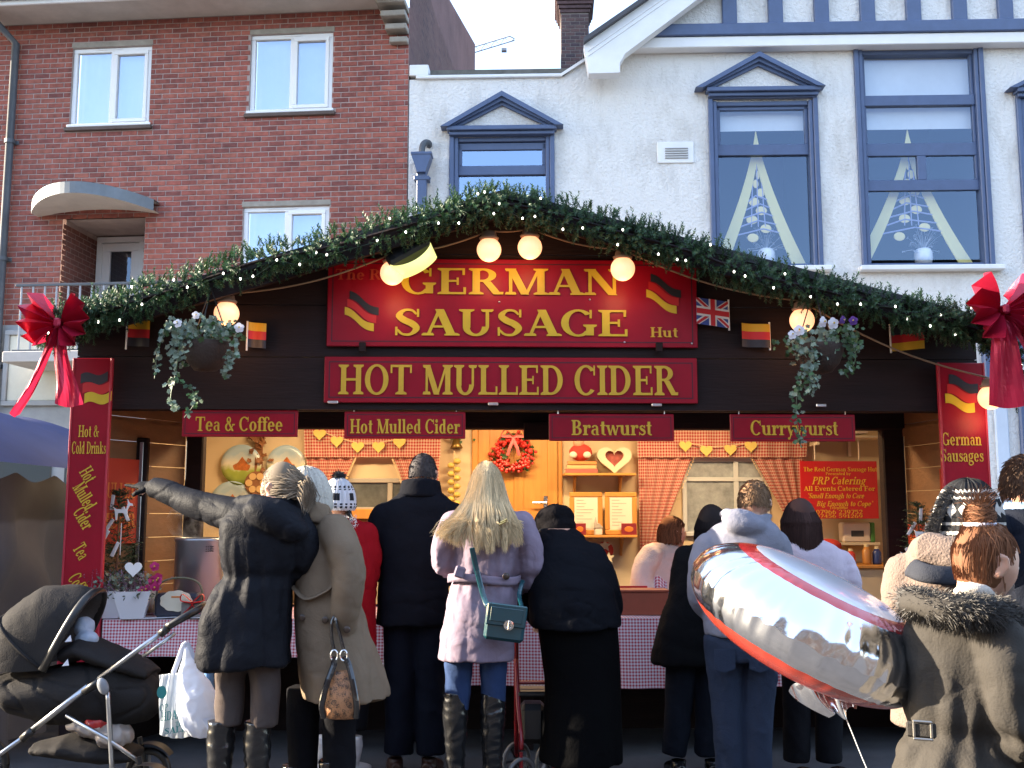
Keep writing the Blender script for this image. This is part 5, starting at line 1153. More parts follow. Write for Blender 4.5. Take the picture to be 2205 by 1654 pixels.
for x, lab in ((1288, 'tiny church ornament between the framed menus'),):
    u, _ = HUT.px(x, 1140, BD - .19); o = thing('church_ornament', lab, 'ornament', HUT.M @ Vector((u, BD - .18, z2 + .001)), HUT.ang)
    MB().bbox(-.025, .035, -.02, .02, 0, .06, .003).build('nave', mat('white_felt'), o); MB().prism([(-.035, .06), (.045, .06), (.005, .10)], -.025, .025).build('roof', mat('grey_card', (.4, .36, .32), .8), o); MB().lathe([(.014, .0), (.014, .10), (.001, .15)], 8, (-.02, 0, 0)).build('spire', mat('grey_card'), o)
# hanging star ornament + linen
p = hpt(1302, 1185, BD - .06); o = thing('star_ornament', 'red and cream star ornament hanging below the lower shelf', 'ornament', HUT.M @ p, HUT.ang)
def star(mb, c_, r_, y): mb.prism([(c_[0] + (r_ if k % 2 == 0 else r_ * .45) * math.sin(k * math.pi / 5), c_[1] + (r_ if k % 2 == 0 else r_ * .45) * math.cos(k * math.pi / 5)) for k in range(10)], y, y + .012)
f = MB(); f.lathe([(.03, 0), (.075, 0), (.075, .015), (.03, .015)], 20, M=Matrix.Rotation(math.pi / 2, 4, 'X')); f.build('ring', mat('red_felt'), o)
f = MB(); star(f, (0, .04), .055, -.04); f.build('star', mat('cream_wood'), o); f = MB(); star(f, (.03, -.06), .05, -.05); f.build('star', mat('cream_wood'), o); f = MB(); f.tube([(0, 0, .07), (0, .02, .16)], .002, 4); f.build('string', M_fringe, o)
# menu poster
po = on(HUT, 'catering_poster', 'bright red poster with gold lettering at the end of the hut wall', 'poster'); d = BD - .25; a, b, c, e = inr(1722, 993, 1893, 1117, d)
MB().bbox(a, b, d, d + .012, c, e, .002).build('board', mat('poster_red', (.50, .012, .012), .4), po)
LT = [('The Real German Sausage Hut', 1730, 1006, 1888, 1015, 0), ('Presented by', 1778, 1017, 1832, 1023, 0), ('PRP Catering', 1748, 1027, 1862, 1043, .3), ('All Events Catered For', 1731, 1047, 1884, 1057, 0), ('"Small Enough to Care', 1738, 1062, 1860, 1073, .3), ('Big Enough to Cope"', 1758, 1079, 1878, 1090, .3), ('Telephone', 1786, 1090, 1826, 1096, 0), ('07966 239752', 1757, 1098, 1858, 1107, 0), ('07456 591269', 1757, 1108, 1858, 1115, 0)]
M_pg = mat('poster_gold', (.75, .42, .03), .5)
for (t, x0, y0, x1, y1, sh) in LT:
    if '8' in t: continue
    lettering(po, HUT, t, x0, y0, x1, y1, M_pg, d - .003, sh)
for x in (1755, 1850):
    p = hpt(x, 985, d); f = MB(); f.tube([p + Vector((0, .005, -.02)), p + Vector((0, .005, .22))], .006, 6); f.bbox(p.x - .05, p.x + .05, BD - .35, BD - .003, p.z + .2, p.z + .22, .003); f.prism([(p.x - .012, p.z + .2), (p.x + .012, p.z + .2), (p.x + .012, p.z + .02), (p.x - .012, p.z + .02)], BD - .03, BD - .003); f.build('shelf_bracket', mat('white_felt'), po)
a, zz = HUT.px(1725, 940, BD - .2); b, _ = HUT.px(1900, 940, BD - .2); o = on(HUT, 'wall_shelf', 'cream shelf above the catering poster', 'shelf', 'pine shelves beside the door'); MB().bbox(a, b, BD - .34, BD - .002, zz - .02, zz, .004).build('board', mat('cream_wood'), o); MB().bbox(a + .1, a + .13, BD - .3, BD - .003, zz - .08, zz - .02, .004).build('batten', mat('cream_wood'), o)
# worktop at the end wall with stuff
wt = on(HUT, 'worktop', 'pale worktop along the hut end wall under the poster', 'worktop'); a, zz = HUT.px(1690, 1215, BD - .3); b = iu1
MB().bbox(a, b, BD - .45, BD - .002, zz - .03, zz, .005).build('top', M_pine, wt); MB().bbox(a + .03, b - .02, BD - .42, BD - .004, .301, zz - .032, .005).build('cupboard', M_cream_in, wt)
def on_top(x, d_): return HUT.M @ Vector((HUT.px(x, 1190, d_)[0], d_, zz + .0006))
o = thing('paper_dispenser', 'white paper towel dispenser box under the poster', 'dispenser', HUT.M @ (hpt(1846, 1168, BD - .14)), HUT.ang); MB().bbox(-.12, .12, 0, .12, 0, .17, .012).build('case', mat('white_felt'), o); MB().bbox(-.05, .06, -.004, .0, .05, .10, .002).build('slot', mat('dark_slot', (.05, .05, .05), .6), o); MB().bbox(.121, .16, .0, .12, .0, .17, .008).build('green_side', mat('green_card', (.06, .22, .04), .6), o)
MB().bbox(-.16, .2, .0, .139, -.025, -.001, .003).build('ledge', mat('cream_wood'), o)
o = thing('wicker_basket', 'wicker basket with a red cloth under the poster', 'basket', on_top(1785, BD - .2), HUT.ang)
f = MB(); f.lathe([(.02, 0), (.10, 0), (.13, .12), (.14, .13), (.125, .13), (.10, .03), (.02, .02)], 24); f.build('weave', mat('wicker', (.36, .20, .08), .7, bump=1., bscale=50), o, smooth=True)
f = MB(); f.sphere((0, 0, .15), (.11, .10, .06), 14, 8); f.build('cloth', mat('red_felt'), o, smooth=True)
for x, c_, h_, lab in ((1866, (.45, .20, .05), .17, 'brown sauce bottle beside the paper dispenser'), (1888, (.03, .05, .18), .15, 'dark blue jar at the end of the worktop'), (1832, (.5, .04, .03), .13, 'red sauce bottle on the worktop by the basket')):
    o = thing('sauce_bottle', lab, 'bottle', on_top(x, BD - .36), HUT.ang, 'bottles on the worktop'); m_ = mat('bottle_%d' % x, c_, .25)
    MB().lathe([(.005, 0), (.035, 0), (.037, .02), (.037, h_ * .65), (.018, h_ * .85), (.005, h_ * .86)], 16).build('flask', m_, o, smooth=True); MB().lathe([(.005, h_ * .85), (.02, h_ * .85), (.018, h_), (.005, h_)], 12).build('cap', mat('pale_cap', (.6, .5, .3), .5), o)
# ================================================================ counter cloths and things on the counter
def counter_cloth(x0, x1, ytop, ybot, lab, d, zt):
    a, b = HUT.px(x0, ytop, d)[0], HUT.px(x1, ytop, d)[0]; zb = HUT.px((x0 + x1) / 2, ybot, d)[1]; o = on(HUT, 'tablecloth', lab, 'tablecloth', 'gingham cloths on the counter')
    f = MB(); W = b - a; n = int(W * 24)
    f.grid(lambda s, t: (lerp(a, b, s), lerp(HD - .02, d, t), zt + .001 + .0015 * math.sin(s * 40 + t * 9)), n, 8, lambda s, t: (s * W, t * (HD - d)))
    f.build('top_sheet', M_gcl, o)
    f = MB(); Hh = zt - zb
    f.grid(lambda s, t: (lerp(a, b, s), d - .004 - .034 * (1 - math.cos(s * W * 14 + math.sin(s * W * 3) * 2)) * t ** 1.3 * .5 - .006, zt + .001 - Hh * t + .012 * math.sin(s * W * 2.3) * t), n, 10, lambda s, t: (s * W, t * Hh + .3)); f.build('skirt', M_gcl, o)
CT = .8405
counter_cloth(222, 760, 1345, 1416, 'red gingham cloth on the counter end with flowerpots', -.04, CT); counter_cloth(772, 1990, 1345, 1478, 'red gingham cloth on the counter below the serving hatch', -.04, CT)
CTZ = CT + .006
def ctr(x, d_): return HUT.M @ Vector((HUT.px(x, 1310, d_)[0], d_, CTZ))
# urn with steam
o = thing('drinks_urn', 'large stainless steel urn steaming on the counter', 'urn', ctr(425, .42), HUT.ang)
M_st = mat('stainless_steel', (.36, .38, .42), .3, .75, bump=.02, bscale=8, stretch=(1, 1, .05)); rU = .158
MB().lathe([(.01, 0), (rU, 0), (rU, .46), (rU + .006, .47), (rU + .006, .485), (rU - .01, .49), (rU - .012, .40), (.01, .39)], 40).build('drum', M_st, o, smooth=False)
for q in o.children: q.data.polygons.foreach_set('use_smooth', [True] * len(q.data.polygons))
for k in range(12): f = MB(); f.bbox(.02 + (k % 4) * .014, .029 + (k % 4) * .014, -rU - .001, -rU + .02, .40 + (k // 4) * .015, .405 + (k // 4) * .015, .001, Matrix.Rotation(R(22), 4, 'Z')); f.build('vent_slot', M_black, o)
f = MB(); f.tube([(0, -rU, .04), (0, -rU - .05, .04), (0, -rU - .05, .015)], .012, 8); f.build('tap', M_black, o)
st_ = thing('steam', 'faint steam drifting up from the steel urn', 'steam', ctr(425, .42), HUT.ang, kind='stuff')
f = MB(); f.sphere((-.03, 0, .60), (.20, .12, .15), 24, 16); so = f.build('steam_cloud', None, st_); m = bpy.data.materials.new('steam_volume'); m.use_nodes = True; nt = m.node_tree; nt.nodes.clear(); L = nt.links.new
ou = nd(nt, 'ShaderNodeOutputMaterial'); pv = nd(nt, 'ShaderNodeVolumePrincipled'); pv.inputs['Color'].default_value = (.9, .9, .9, 1); tc = nd(nt, 'ShaderNodeTexCoord'); nn = nd(nt, 'ShaderNodeTexNoise'); nn.inputs['Scale'].default_value = 9; nn.inputs['Detail'].default_value = 3; nn.inputs['Distortion'].default_value = 1.5; L(tc.outputs['Object'], nn.inputs['Vector'])
mr = nd(nt, 'ShaderNodeMapRange'); mr.inputs[1].default_value = .5; mr.inputs[2].default_value = .75; mr.inputs[3].default_value = 0; mr.inputs[4].default_value = 5.; L(nn.outputs[0], mr.inputs[0]); L(mr.outputs[0], pv.inputs['Density']); L(pv.outputs[0], ou.inputs['Volume']); so.data.materials.clear(); so.data.materials.append(m)
# small Christmas tree, pots
M_xt = mat('tree_needles', (.03, .06, .025), .6, isl=.5, trans=.2)
def xtree(p, h, r_, lab, n=520, orn=8):
    o = thing('christmas_tree', lab, 'christmas tree', p, HUT.ang, 'small trees on the counter')
    MB().lathe([(.01, 0), (.07, 0), (.09, .12), (.095, .125), (.08, .125), (.01, .10)], 18).build('pot', mat('terracotta_dark', (.16, .07, .04), .8), o, smooth=False)
    MB().tube([(0, 0, .1), (0, 0, h)], [.012, .003], 6).build('trunk', M_carv, o)
    f = MB()
    for k in range(n):
        t = random.random() ** 1.3; z_ = .14 + (h - .14) * t; rr = r_ * (1 - t) ** .8; th = random.uniform(0, 6.28); q = random.uniform(.2, 1) * rr
        twig(f, Vector((q * math.cos(th), q * math.sin(th), z_)), Vector((math.cos(th), math.sin(th), .25)), random.uniform(.04, .075), 8, .022, .0035)
    f.build('needles', M_xt, o)
    for k in range(orn):
        t = (k + .5) / orn; th = -1.57 + random.uniform(-1.1, 1.1); rr = r_ * (1 - t) ** .8 + .03; z_ = .16 + (h - .2) * t; c_ = Vector((rr * math.cos(th), rr * math.sin(th), z_))
        f = MB(); f.bbox(-.012, .012, -.004, .004, -.05, .05, .004, Matrix.Translation(c_) @ Matrix.Rotation(random.uniform(-.6, .6), 4, 'Y')); f.build('ornament', mat('white_ornament', (.75, .73, .7), .6), o)
    return o
xtree(ctr(247, .25), .80, .17, 'small Christmas tree with white ornaments beside the Hot and Cold Drinks post')
xtree(ctr(1985, .3), .72, .14, 'small Christmas tree with white deer next to the German Sausages post', 380, 6)
def deer(p, s, lab):
    o = thing('deer_ornament', lab, 'ornament', p, HUT.ang, 'white deer ornaments'); f = MB(); B_ = [(-.5, 0), (-.42, -.6), (-.34, -.6), (-.28, -.1), (.2, -.1), (.3, -.55), (.38, -.55), (.38, .1), (.52, .42), (.75, .40), (.72, .55), (.5, .62), (.35, .9), (.40, .6), (.28, .15), (-.4, .18), (-.6, .3)]
    f.prism([(x * s, y * s + .6 * s) for x, y in B_], -.004, .004); f.build('deer_cutout', mat('white_ornament'), o); f = MB(); f.tube([(0, 0, -.02), (0, 0, -.22)], .003, 5); f.build('stake', mat('white_ornament'), o)
deer(HUT.M @ hpt(1957, 1215, .1), .09, 'white deer cutout on a stake by the hatch post'); deer(HUT.M @ hpt(1985, 1165, .08), .08, 'white deer cutout near the tip of the small tree'); deer(HUT.M @ hpt(262, 1120, .05), .09, 'white deer cutout on a stake above the small Christmas tree')
def flowerpot(x, d_, lab, w=.11):
    o = thing('flowerpot', lab, 'flowerpot', ctr(x, d_), HUT.ang + .2, 'white pots on the counter'); f = MB()
    f.add([(s1 * w * k, s2 * w * k, z_) for (k, z_) in ((.62, 0), (1, .17), (.9, .17), (.8, .12)) for (s1, s2) in ((-1, -1), (1, -1), (1, 1), (-1, 1))], [(3, 2, 1, 0)] + [(i * 4 + j, i * 4 + (j + 1) % 4, i * 4 + 4 + (j + 1) % 4, i * 4 + 4 + j) for i in range(3) for j in range(4)] + [(12, 13, 14, 15)]); f.build('pot', mat('white_pot', (.72, .72, .76), .5), o)
    f = MB(); f2 = MB()
    for k in range(200):
        th = random.uniform(0, 6.28); q = math.sqrt(random.random()) * .15; leaf(f, Vector((q * math.cos(th), q * math.sin(th), .16 + random.uniform(0, .14) - q * .3)), random.uniform(.016, .03), (random.gauss(0, 1), random.gauss(0, 1), 1))
    for k in range(30): twig(f2, Vector((random.gauss(0, .06), random.gauss(0, .06), .16)), Vector((random.gauss(0, .4), random.gauss(0, .4), 1)), random.uniform(.1, .17), 14, .02, .003)
    f.build('foliage', mat('grey_green_leaf', (.12, .15, .11), .7, isl=.5), o); f2.build('heather', mat('heather', (.17, .10, .16), .8, isl=.4), o)
    return o
pt_ = flowerpot(287, -.0, 'white square pot with grey foliage and a white heart on the gingham cloth')
f = MB(); heart(f, Vector((.0, -.09, .31)), .11, .01); f.build('heart_pick', mat('white_ornament'), pt_)
for k in range(7): flower(pt_, Vector((.11 + random.gauss(0, .02), -.06 + random.gauss(0, .02), .22 + random.gauss(0, .03))), .028, mat('magenta_petal', (.42, .01, .12), .6))
flowerpot(236, .04, 'white square pot of heather beside the tall red sign post', .10)
# gift baskets and papers
o = thing('gift_hamper', 'dark gift hamper with cream scalloped label and hoop handle', 'hamper', ctr(385, .06), HUT.ang)
MB().bbox(-.14, .14, -.06, .08, 0, .15, .02).build('bag_body', mat('dark_hamper', (.025, .028, .045), .45), o); f = MB(); f.tube(crv([(-.15, 0, .10), (-.12, 0, .21), (0, 0, .245), (.12, 0, .21), (.16, 0, .08)], 20), .007, 6); f.build('hoop_handle', mat('willow', (.12, .12, .07), .6), o)
f = MB(); f.prism([(.10 * math.cos(t) * (1 + .04 * math.cos(9 * t)), .105 + .065 * math.sin(t) * (1 + .04 * math.cos(9 * t))) for t in [k * math.pi / 20 for k in range(40)]], -.068, -.063); f.build('label_card', mat('cream_card', (.66, .60, .46), .8), o); MB().bbox(-.03, .03, -.071, -.069, .125, .135, .001).build('label_print', mat('orange_print'), o)
o = thing('gift_box', 'small grey wooden box tied with a red ribbon', 'box', ctr(418, -.0), HUT.ang); MB().bbox(-.07, .07, -.04, .05, 0, .10, .004).build('crate', mat('grey_wood', (.16, .15, .14), .8, bump=.4), o)
f = MB()
for s in (-1, 1): f.tube(crv([(0, -.045, .10), (s * .06, -.05, .15), (s * .07, -.05, .11), (0, -.045, .09), (s * .05, -.05, .03)], 16), [(.012, .003)] * 17, 6)
f.build('ribbon', mat('red_satin', (.55, .01, .015), .4), o)
for x, d_, r_, lab in ((350, .0, .2, 'white paper sheet lying on the gingham cloth by the pot'), (412, -.01, -.3, 'white folded paper near the pushchair handle')):
    o = thing('paper_sheet', lab, 'paper', ctr(x, d_), HUT.ang + r_, 'papers on the counter'); f = MB(); f.grid(lambda s, t: (-.11 + .22 * s, -.05 + .13 * t, .002 + .006 * s * s), 6, 3); f.build('sheet', mat('white_sheet', (.75, .76, .8), .8), o)
o = thing('candle', 'cream pillar candle on the counter behind the flowerpot', 'candle', ctr(326, .3), HUT.ang); MB().lathe([(.005, 0), (.038, 0), (.04, .2), (.034, .21), (.005, .205)], 18).build('wax', mat('cream_wax', (.62, .5, .38), .5, sub=.2), o, smooth=True); MB().tube([(0, 0, .2), (0, 0, .222)], .002, 4).build('wick', M_black, o)
MB().lathe([(.005, -.002), (.06, -.002), (.07, .01), (.005, .005)], 18).build('holder', M_hook, o)
o = thing('napkin_stack', 'folded brown paper bag beside the urn', 'paper bag', ctr(352, .3), HUT.ang); f = MB(); f.prism([(-.07, 0), (.09, 0), (.09, .15), (-.07, .09)], -.03, .02); f.build('bag', mat('kraft_paper', (.42, .27, .14), .85, bump=.5, bscale=20), o); MB().bbox(-.06, .08, -.033, -.0305, .02, .06, .001).build('fold', mat('kraft_paper'), o)
# brown box, red sign, gift bag on the right
o = thing('wooden_till_box', 'reddish brown wooden box standing on the counter', 'box', ctr(1385, .12), HUT.ang); f = MB(); f.prism([(-.17, 0), (.21, 0), (.16, .145), (-.19, .145)], -.02, .16); f.build('case', mat('red_brown_wood', (.22, .05, .025), .5, var=.2), o); MB().bbox(-.20, .17, -.03, .17, .146, .16, .004).build('lid', mat('red_brown_wood'), o)
o = on(HUT, 'sign', 'small red sign lettered GERMAN behind the counter box', 'sign'); d = .55; a, b, c, e = inr(1290, 1262, 1395, 1312, d); MB().bbox(a, b, d, d + .01, c - .14, e, .003).build('board', M_sred, o); lettering(o, HUT, 'GERMAN', 1270, 1272, 1392, 1294, M_gold, d - .004)
o = on(HUT, 'poster', 'orange red mulled cider poster on the hut side wall behind the tree', 'poster')
P_ = lambda s, z_: Vector((lerp(ul + .08, hl0, s) + .03, lerp(.1, HD, s) - .012, z_)); z0, z1_ = 1.30, 1.86
f = MB(); f.add([P_(.02, z0), P_(.46, z0), P_(.46, z1_), P_(.02, z1_)], [(0, 1, 2, 3)]); f.build('sheet', mat('poster_orange', (.46, .03, .008), .6), o)
for t, za, zb_ in (('MULLED', 1.60, 1.70), ('CIDER', 1.40, 1.50)):
    ps, W = text_polys(t); f = MB()
    for i, q in enumerate(ps): f.add([P_(.04 + .40 * x / W, za + (zb_ - za) * y) + Vector((.003 + .0002 * (i % 9), -.003, 0)) for x, y in q], [tuple(range(len(q)))])
    f.build('lettering', mat('poster_orange_text', (.62, .16, .02), .6), o)
o = on(HUT, 'poster', 'narrow red menu poster on the hut side wall beside the German Sausages post', 'poster'); P2 = lambda s, z_: Vector((lerp(ur - .08, hr1, s) - .03, lerp(.1, HD, s) - .012, z_))
for (s0, s1, z0, z1_, nm) in ((.02, .34, 1.25, 1.80, 'sheet'), (.5, .95, 1.0, 1.42, 'sheet')):
    f = MB(); f.add([P2(s0, z0), P2(s1, z0), P2(s1, z1_), P2(s0, z1_)], [(0, 1, 2, 3)]); f.build(nm, mat('poster_orange'), o)
    f = MB()
    for k in range(7): zz_ = lerp(z0 + .05, z1_ - .06, k / 6); f.add([P2(s0 + .04, zz_) + Vector((-.004, -.002, 0)), P2(s1 - .04, zz_) + Vector((-.004, -.002, 0)), P2(s1 - .04, zz_ + .02) + Vector((-.004, -.002, 0)), P2(s0 + .04, zz_ + .02) + Vector((-.004, -.002, 0))], [(0, 1, 2, 3)])
    f.build('printed_lines', mat('poster_orange_text'), o)
# ================================================================ blue gazebo at the left
M_tent = mat('blue_tent_roof', (.045, .06, .16), .65, var=.12, bump=.15, bscale=6, trans=.25); M_tside = mat('tent_side_sheet', (.034, .034, .046), .8, var=.35, vscale=2.2, bump=.5, bscale=3, trans=.1)
tent = thing('market_tent', 'blue roofed market tent with draped brown side sheet beside the hut', 'tent', (-3.2, 6.35, 0), 0)
ze = 1.82          # eave along the side next to the hut, roof rising away from it
def roofp(s, t):
    x = -s * 3.2; return (x, lerp(-.12, 3.0, t), ze + .58 * math.sin(min(1., s * 2.2) * math.pi / 2) - .04 * math.sin(s * math.pi) * abs(math.sin(t * 9)))
f = MB(); f.grid(roofp, 30, 12); f.build('roof', M_tent, tent, smooth=True)
f = MB(); f.grid(lambda s, t: (roofp(s, 0)[0], -.125 + .012 * math.sin(s * 40), roofp(s, 0)[2] - .20 * t - .0 * s), 40, 2); f.build('valance', M_tent, tent)
def sidep(s, t):
    x = -.03 - s * 3.1; top = roofp(s, 0)[2] - .16 - .10 * math.sin(s * 9) ** 2
    return (x, -.05 + .10 * math.sin(s * 16 + t * 7) * t + .09 * math.sin(t * 11 - s * 14) * math.sin(math.pi * t) + .02 * math.sin(s * 50 + t * 4), top * (1 - t) + .01)
f = MB(); f.grid(sidep, 70, 40); f.build('side_sheet', M_tside, tent, smooth=True)
f = MB(); f.grid(lambda s, t: (-.09 + .06 * math.sin(s * 34 + t * 3 + 2 * math.sin(t * 4)) * (.25 + t) * .8 + .055 * math.sin(t * 13 - s * 12) * math.sin(math.pi * t), lerp(-.05, 2.9, s), (ze - .05 - .06 * abs(math.sin(s * 16))) * (1 - t)), 90, 40); f.build('end_sheet', M_tside, tent, smooth=True)
for (x, y) in ((-.06, .02), (-3.1, .02), (-.06, 2.9)): MB().tube([(x, y, 0), (x, y, ze - .03)], .02, 8).build('pole', M_hook, tent)
# ================================================================ people: helpers
def solid(mb, name, m, parent, voxel=.010, sm=3, disp=None):
    me = mb.mesh('tmp'); bm = bmesh.new(); bm.from_mesh(me); bmesh.ops.recalc_face_normals(bm, faces=bm.faces); bm.to_mesh(me); bm.free()
    t = bpy.data.objects.new('tmp', me); COL.objects.link(t); r = t.modifiers.new('r', 'REMESH'); r.mode = 'VOXEL'; r.voxel_size = voxel; r.use_smooth_shade = True
    s = t.modifiers.new('s', 'SMOOTH'); s.factor = .5; s.iterations = sm
    dg = bpy.context.evaluated_depsgraph_get(); out = bpy.data.meshes.new_from_object(t.evaluated_get(dg)); bpy.data.objects.remove(t); bpy.data.meshes.remove(me)
    if disp is not None:
        n = len(out.vertices); co = np.empty(n * 3, np.float32); no = np.empty(n * 3, np.float32); out.vertices.foreach_get('co', co); out.vertices.foreach_get('normal', no); co = co.reshape(-1, 3); no = no.reshape(-1, 3)
        d = np.fromiter((disp(Vector(p)) for p in co), np.float32, n); co += no * d[:, None]; out.vertices.foreach_set('co', co.ravel()); out.update()
    out.materials.clear(); o = link(name, out, m, parent, True); return o
def loft(mb, rings, seg=36, pw=1.0):
    """rings: (centre Vector, rx, ry, phi); horizontal ellipses joined bottom to top or top to bottom"""
    vs = []; n = len(rings)
    for c, rx, ry, ph in rings:
        for k in range(seg):
            t = 2 * math.pi * k / seg; cx, sy = math.cos(t), math.sin(t); x = rx * math.copysign(abs(cx) ** pw, cx); y = ry * math.copysign(abs(sy) ** pw, sy)
            vs.append((c.x + x * math.cos(ph) - y * math.sin(ph), c.y + x * math.sin(ph) + y * math.cos(ph), c.z))
    fs = [(i * seg + k, i * seg + (k + 1) % seg, (i + 1) * seg + (k + 1) % seg, (i + 1) * seg + k) for i in range(n - 1) for k in range(seg)]
    fs += [tuple(range(seg - 1, -1, -1)), tuple(range((n - 1) * seg, n * seg))]; mb.add(vs, fs)
def smooth_rings(rings, k=4):
    out = []
    A = crv([r[0] for r in rings], (len(rings) - 1) * k); B = crv([(r[1], r[2], r[3]) for r in rings], (len(rings) - 1) * k)
    return [(a, b.x, b.y, b.z) for a, b in zip(A, B)]
def head_mb(mb, M, sc=1.0, ears=True):
    nu, nv = 56, 44; vs = []
    G = lambda d, c, s: math.exp(-((d - Vector(c).normalized()).length_squared) / (s * s))
    for j in range(nv + 1):
        ph = math.pi * j / nv
        for i in range(nu):
            th = 2 * math.pi * i / nu; d = Vector((math.sin(ph) * math.sin(th), math.sin(ph) * math.cos(th), -math.cos(ph)))
            x, y, z = d.x * .076, d.y * .096, d.z * .118
            if d.z < -.1:
                k = min(1, (-.1 - d.z) / .9); x *= 1 - .30 * k; y = y * (1 - .12 * k) + .012 * k
                if d.y < 0: y *= 1 - .25 * k
            if d.y > 0: y -= .006 * max(0, d.y - .6) * 2
            r = 0.
            r += .024 * G(d, (0, 1, -.16), .13) + .012 * G(d, (0, 1, .02), .10) + .006 * G(d, (.32, .95, .22), .22) + .006 * G(d, (-.32, .95, .22), .22)
            r -= .011 * G(d, (.36, .93, .04), .16) + .011 * G(d, (-.36, .93, .04), .16)
            r += .008 * G(d, (0, 1, -.44), .12) - .006 * G(d, (0, 1, -.53), .06) + .007 * G(d, (0, 1, -.60), .11) + .012 * G(d, (0, .8, -1.0), .25) + .006 * G(d, (.6, .75, -.25), .3) + .006 * G(d, (-.6, .75, -.25), .3)
            vs.append(M @ (Vector((x, y + r * max(.2, d.y), z)) * sc + Vector((d.x * r * .3, 0, 0))))
    fs = [(j * nu + i, j * nu + (i + 1) % nu, (j + 1) * nu + (i + 1) % nu, (j + 1) * nu + i) for j in range(nv) for i in range(nu)]; mb.add(vs, fs)
    if ears:
        for s in (-1, 1):
            E = M @ Matrix.Translation((s * .077 * sc, -.008 * sc, -.008 * sc)) @ Matrix.Rotation(s * -.35, 4, 'Z') @ Matrix.Rotation(-.15, 4, 'X')
            pts = [E @ (Vector((s * .006 * math.sin(t), .020 * math.cos(t) * (1 if t < 3.14 else .8), .032 * math.sin(t) - .002)) * sc) for t in [k * 2 * math.pi / 14 for k in range(15)]]
            mb.tube(pts, .0065 * sc, 8); mb.sphere(E @ Vector((0, 0, 0)), (.006 * sc, .019 * sc, .028 * sc), 10, 8, M=E.to_3x3()); mb.sphere(E @ Vector((0, .004, -.028 * sc)), .009 * sc, 8, 6)
def hand_mb(mb, M, s=1., curl=.5, point=None, side=1):
    """hand along +y from the wrist, back of the hand up (+z), thumb on side*x; curl 0 straight .. 1 fist; point = index finger straight"""
    mb.tube([M @ Vector((0, -.03, 0)), M @ Vector((0, .0, 0)), M @ (Vector((0, .045, .002)) * s), M @ (Vector((0, .09, 0)) * s)], [(.026 * s, .020 * s), (.030 * s, .020 * s), (.040 * s, .017 * s), (.038 * s, .014 * s)], 14, up=M.to_3x3() @ Vector((0, 0, 1)))
    for i, (x, L) in enumerate(((.030, .068), (.010, .076), (-.011, .071), (-.030, .056))):
        c = curl if not (point and i == 0) else .02
        p = Vector((side * x, .085, 0)); a = .15 * c; pts = [p - Vector((0, .02, 0)), p.copy()]
        for f_, l in ((.0, .45), (1.2, .32), (1.0, .24)):
            a += c * (1.25 if f_ == 0 else f_ * 1.1); p = p + Vector((0, math.cos(a), -math.sin(a))) * (L * l); pts.append(p.copy())
        mb.tube([M @ (q * s) for q in pts], [.0095 * s, .0098 * s, .009 * s, .0085 * s, .0065 * s], 8)
    c = curl; p = Vector((side * .030, .02, -.006)); q1 = p + Vector((side * .030, .030, -.012)); q2 = q1 + Vector((side * (.012 - .03 * c), .030, -.010 - .01 * c)); q3 = q2 + Vector((side * (.004 - .03 * c), .022, -.006))
    mb.tube([M @ (q * s) for q in (Vector((side * .01, .01, 0)), p, q1, q2, q3)], [.014 * s, .014 * s, .0115 * s, .0105 * s, .0075 * s], 8)
def frame_to(p, d, up=(0, 0, 1)):
    d = Vector(d).normalized(); z = Vector(up); z = (z - d * z.dot(d)).normalized(); x = d.cross(z)
    return Matrix(((x.x, d.x, z.x, p[0]), (x.y, d.y, z.y, p[1]), (x.z, d.z, z.z, p[2]), (0, 0, 0, 1)))
def strands(mb, curves, w):
    for P in curves:
        n = len(P); c = Vector((0, 0, 0))
        for q in P: c += q
        vs = []
        for i, p in enumerate(P):
            t = (P[min(i + 1, n - 1)] - P[max(i - 1, 0)]).normalized(); s = t.cross(Vector((0, -1, .15))); s = s.normalized() if s.length > 1e-4 else Vector((1, 0, 0)); ww = w * (1 - .75 * (i / (n - 1)) ** 2)
            o = t.cross(s) * ww * .35; vs += [p - s * ww, p + s * ww + o * .0, p + o]
        fs = []
        for i in range(n - 1):
            a, b = i * 3, i * 3 + 3; fs += [(a, a + 2, b + 2, b), (a + 2, a + 1, b + 1, b + 2)]
        mb.add(vs, fs)
def fur(mb, pts, nrm, L, w, jit=.5, n=1):
    for p, d in zip(pts, nrm):
        for k in range(n):
            e = (d + Vector((random.gauss(0, jit), random.gauss(0, jit), random.gauss(0, jit)))).normalized(); s = e.orthogonal().normalized() * w; l = L * random.uniform(.6, 1.2); q = p + Vector((random.gauss(0, .006), random.gauss(0, .006), random.gauss(0, .006)))
            mb.add([q - s, q + s, q + e * l * .6 + s * .5 + Vector((0, 0, -l * .08)), q + e * l + Vector((0, 0, -l * .3))], [(0, 1, 2, 3)])
M_skin = mat('skin', (.52, .29, .20), .5, sub=.25, var=.08, vscale=20)
M_eyew = mat('eye_white', (.7, .68, .64), .2); M_iris = mat('iris', (.06, .04, .03), .15)
def fab(name, col, rough=.85, fine=.35, bs=220, wr=.25, ws=9, sheen=.12, var=.10): return mat(name, col, rough, var=var, vscale=7, bump=fine, bscale=bs, bump2=wr, b2scale=ws, sheen=0., spec=.05)
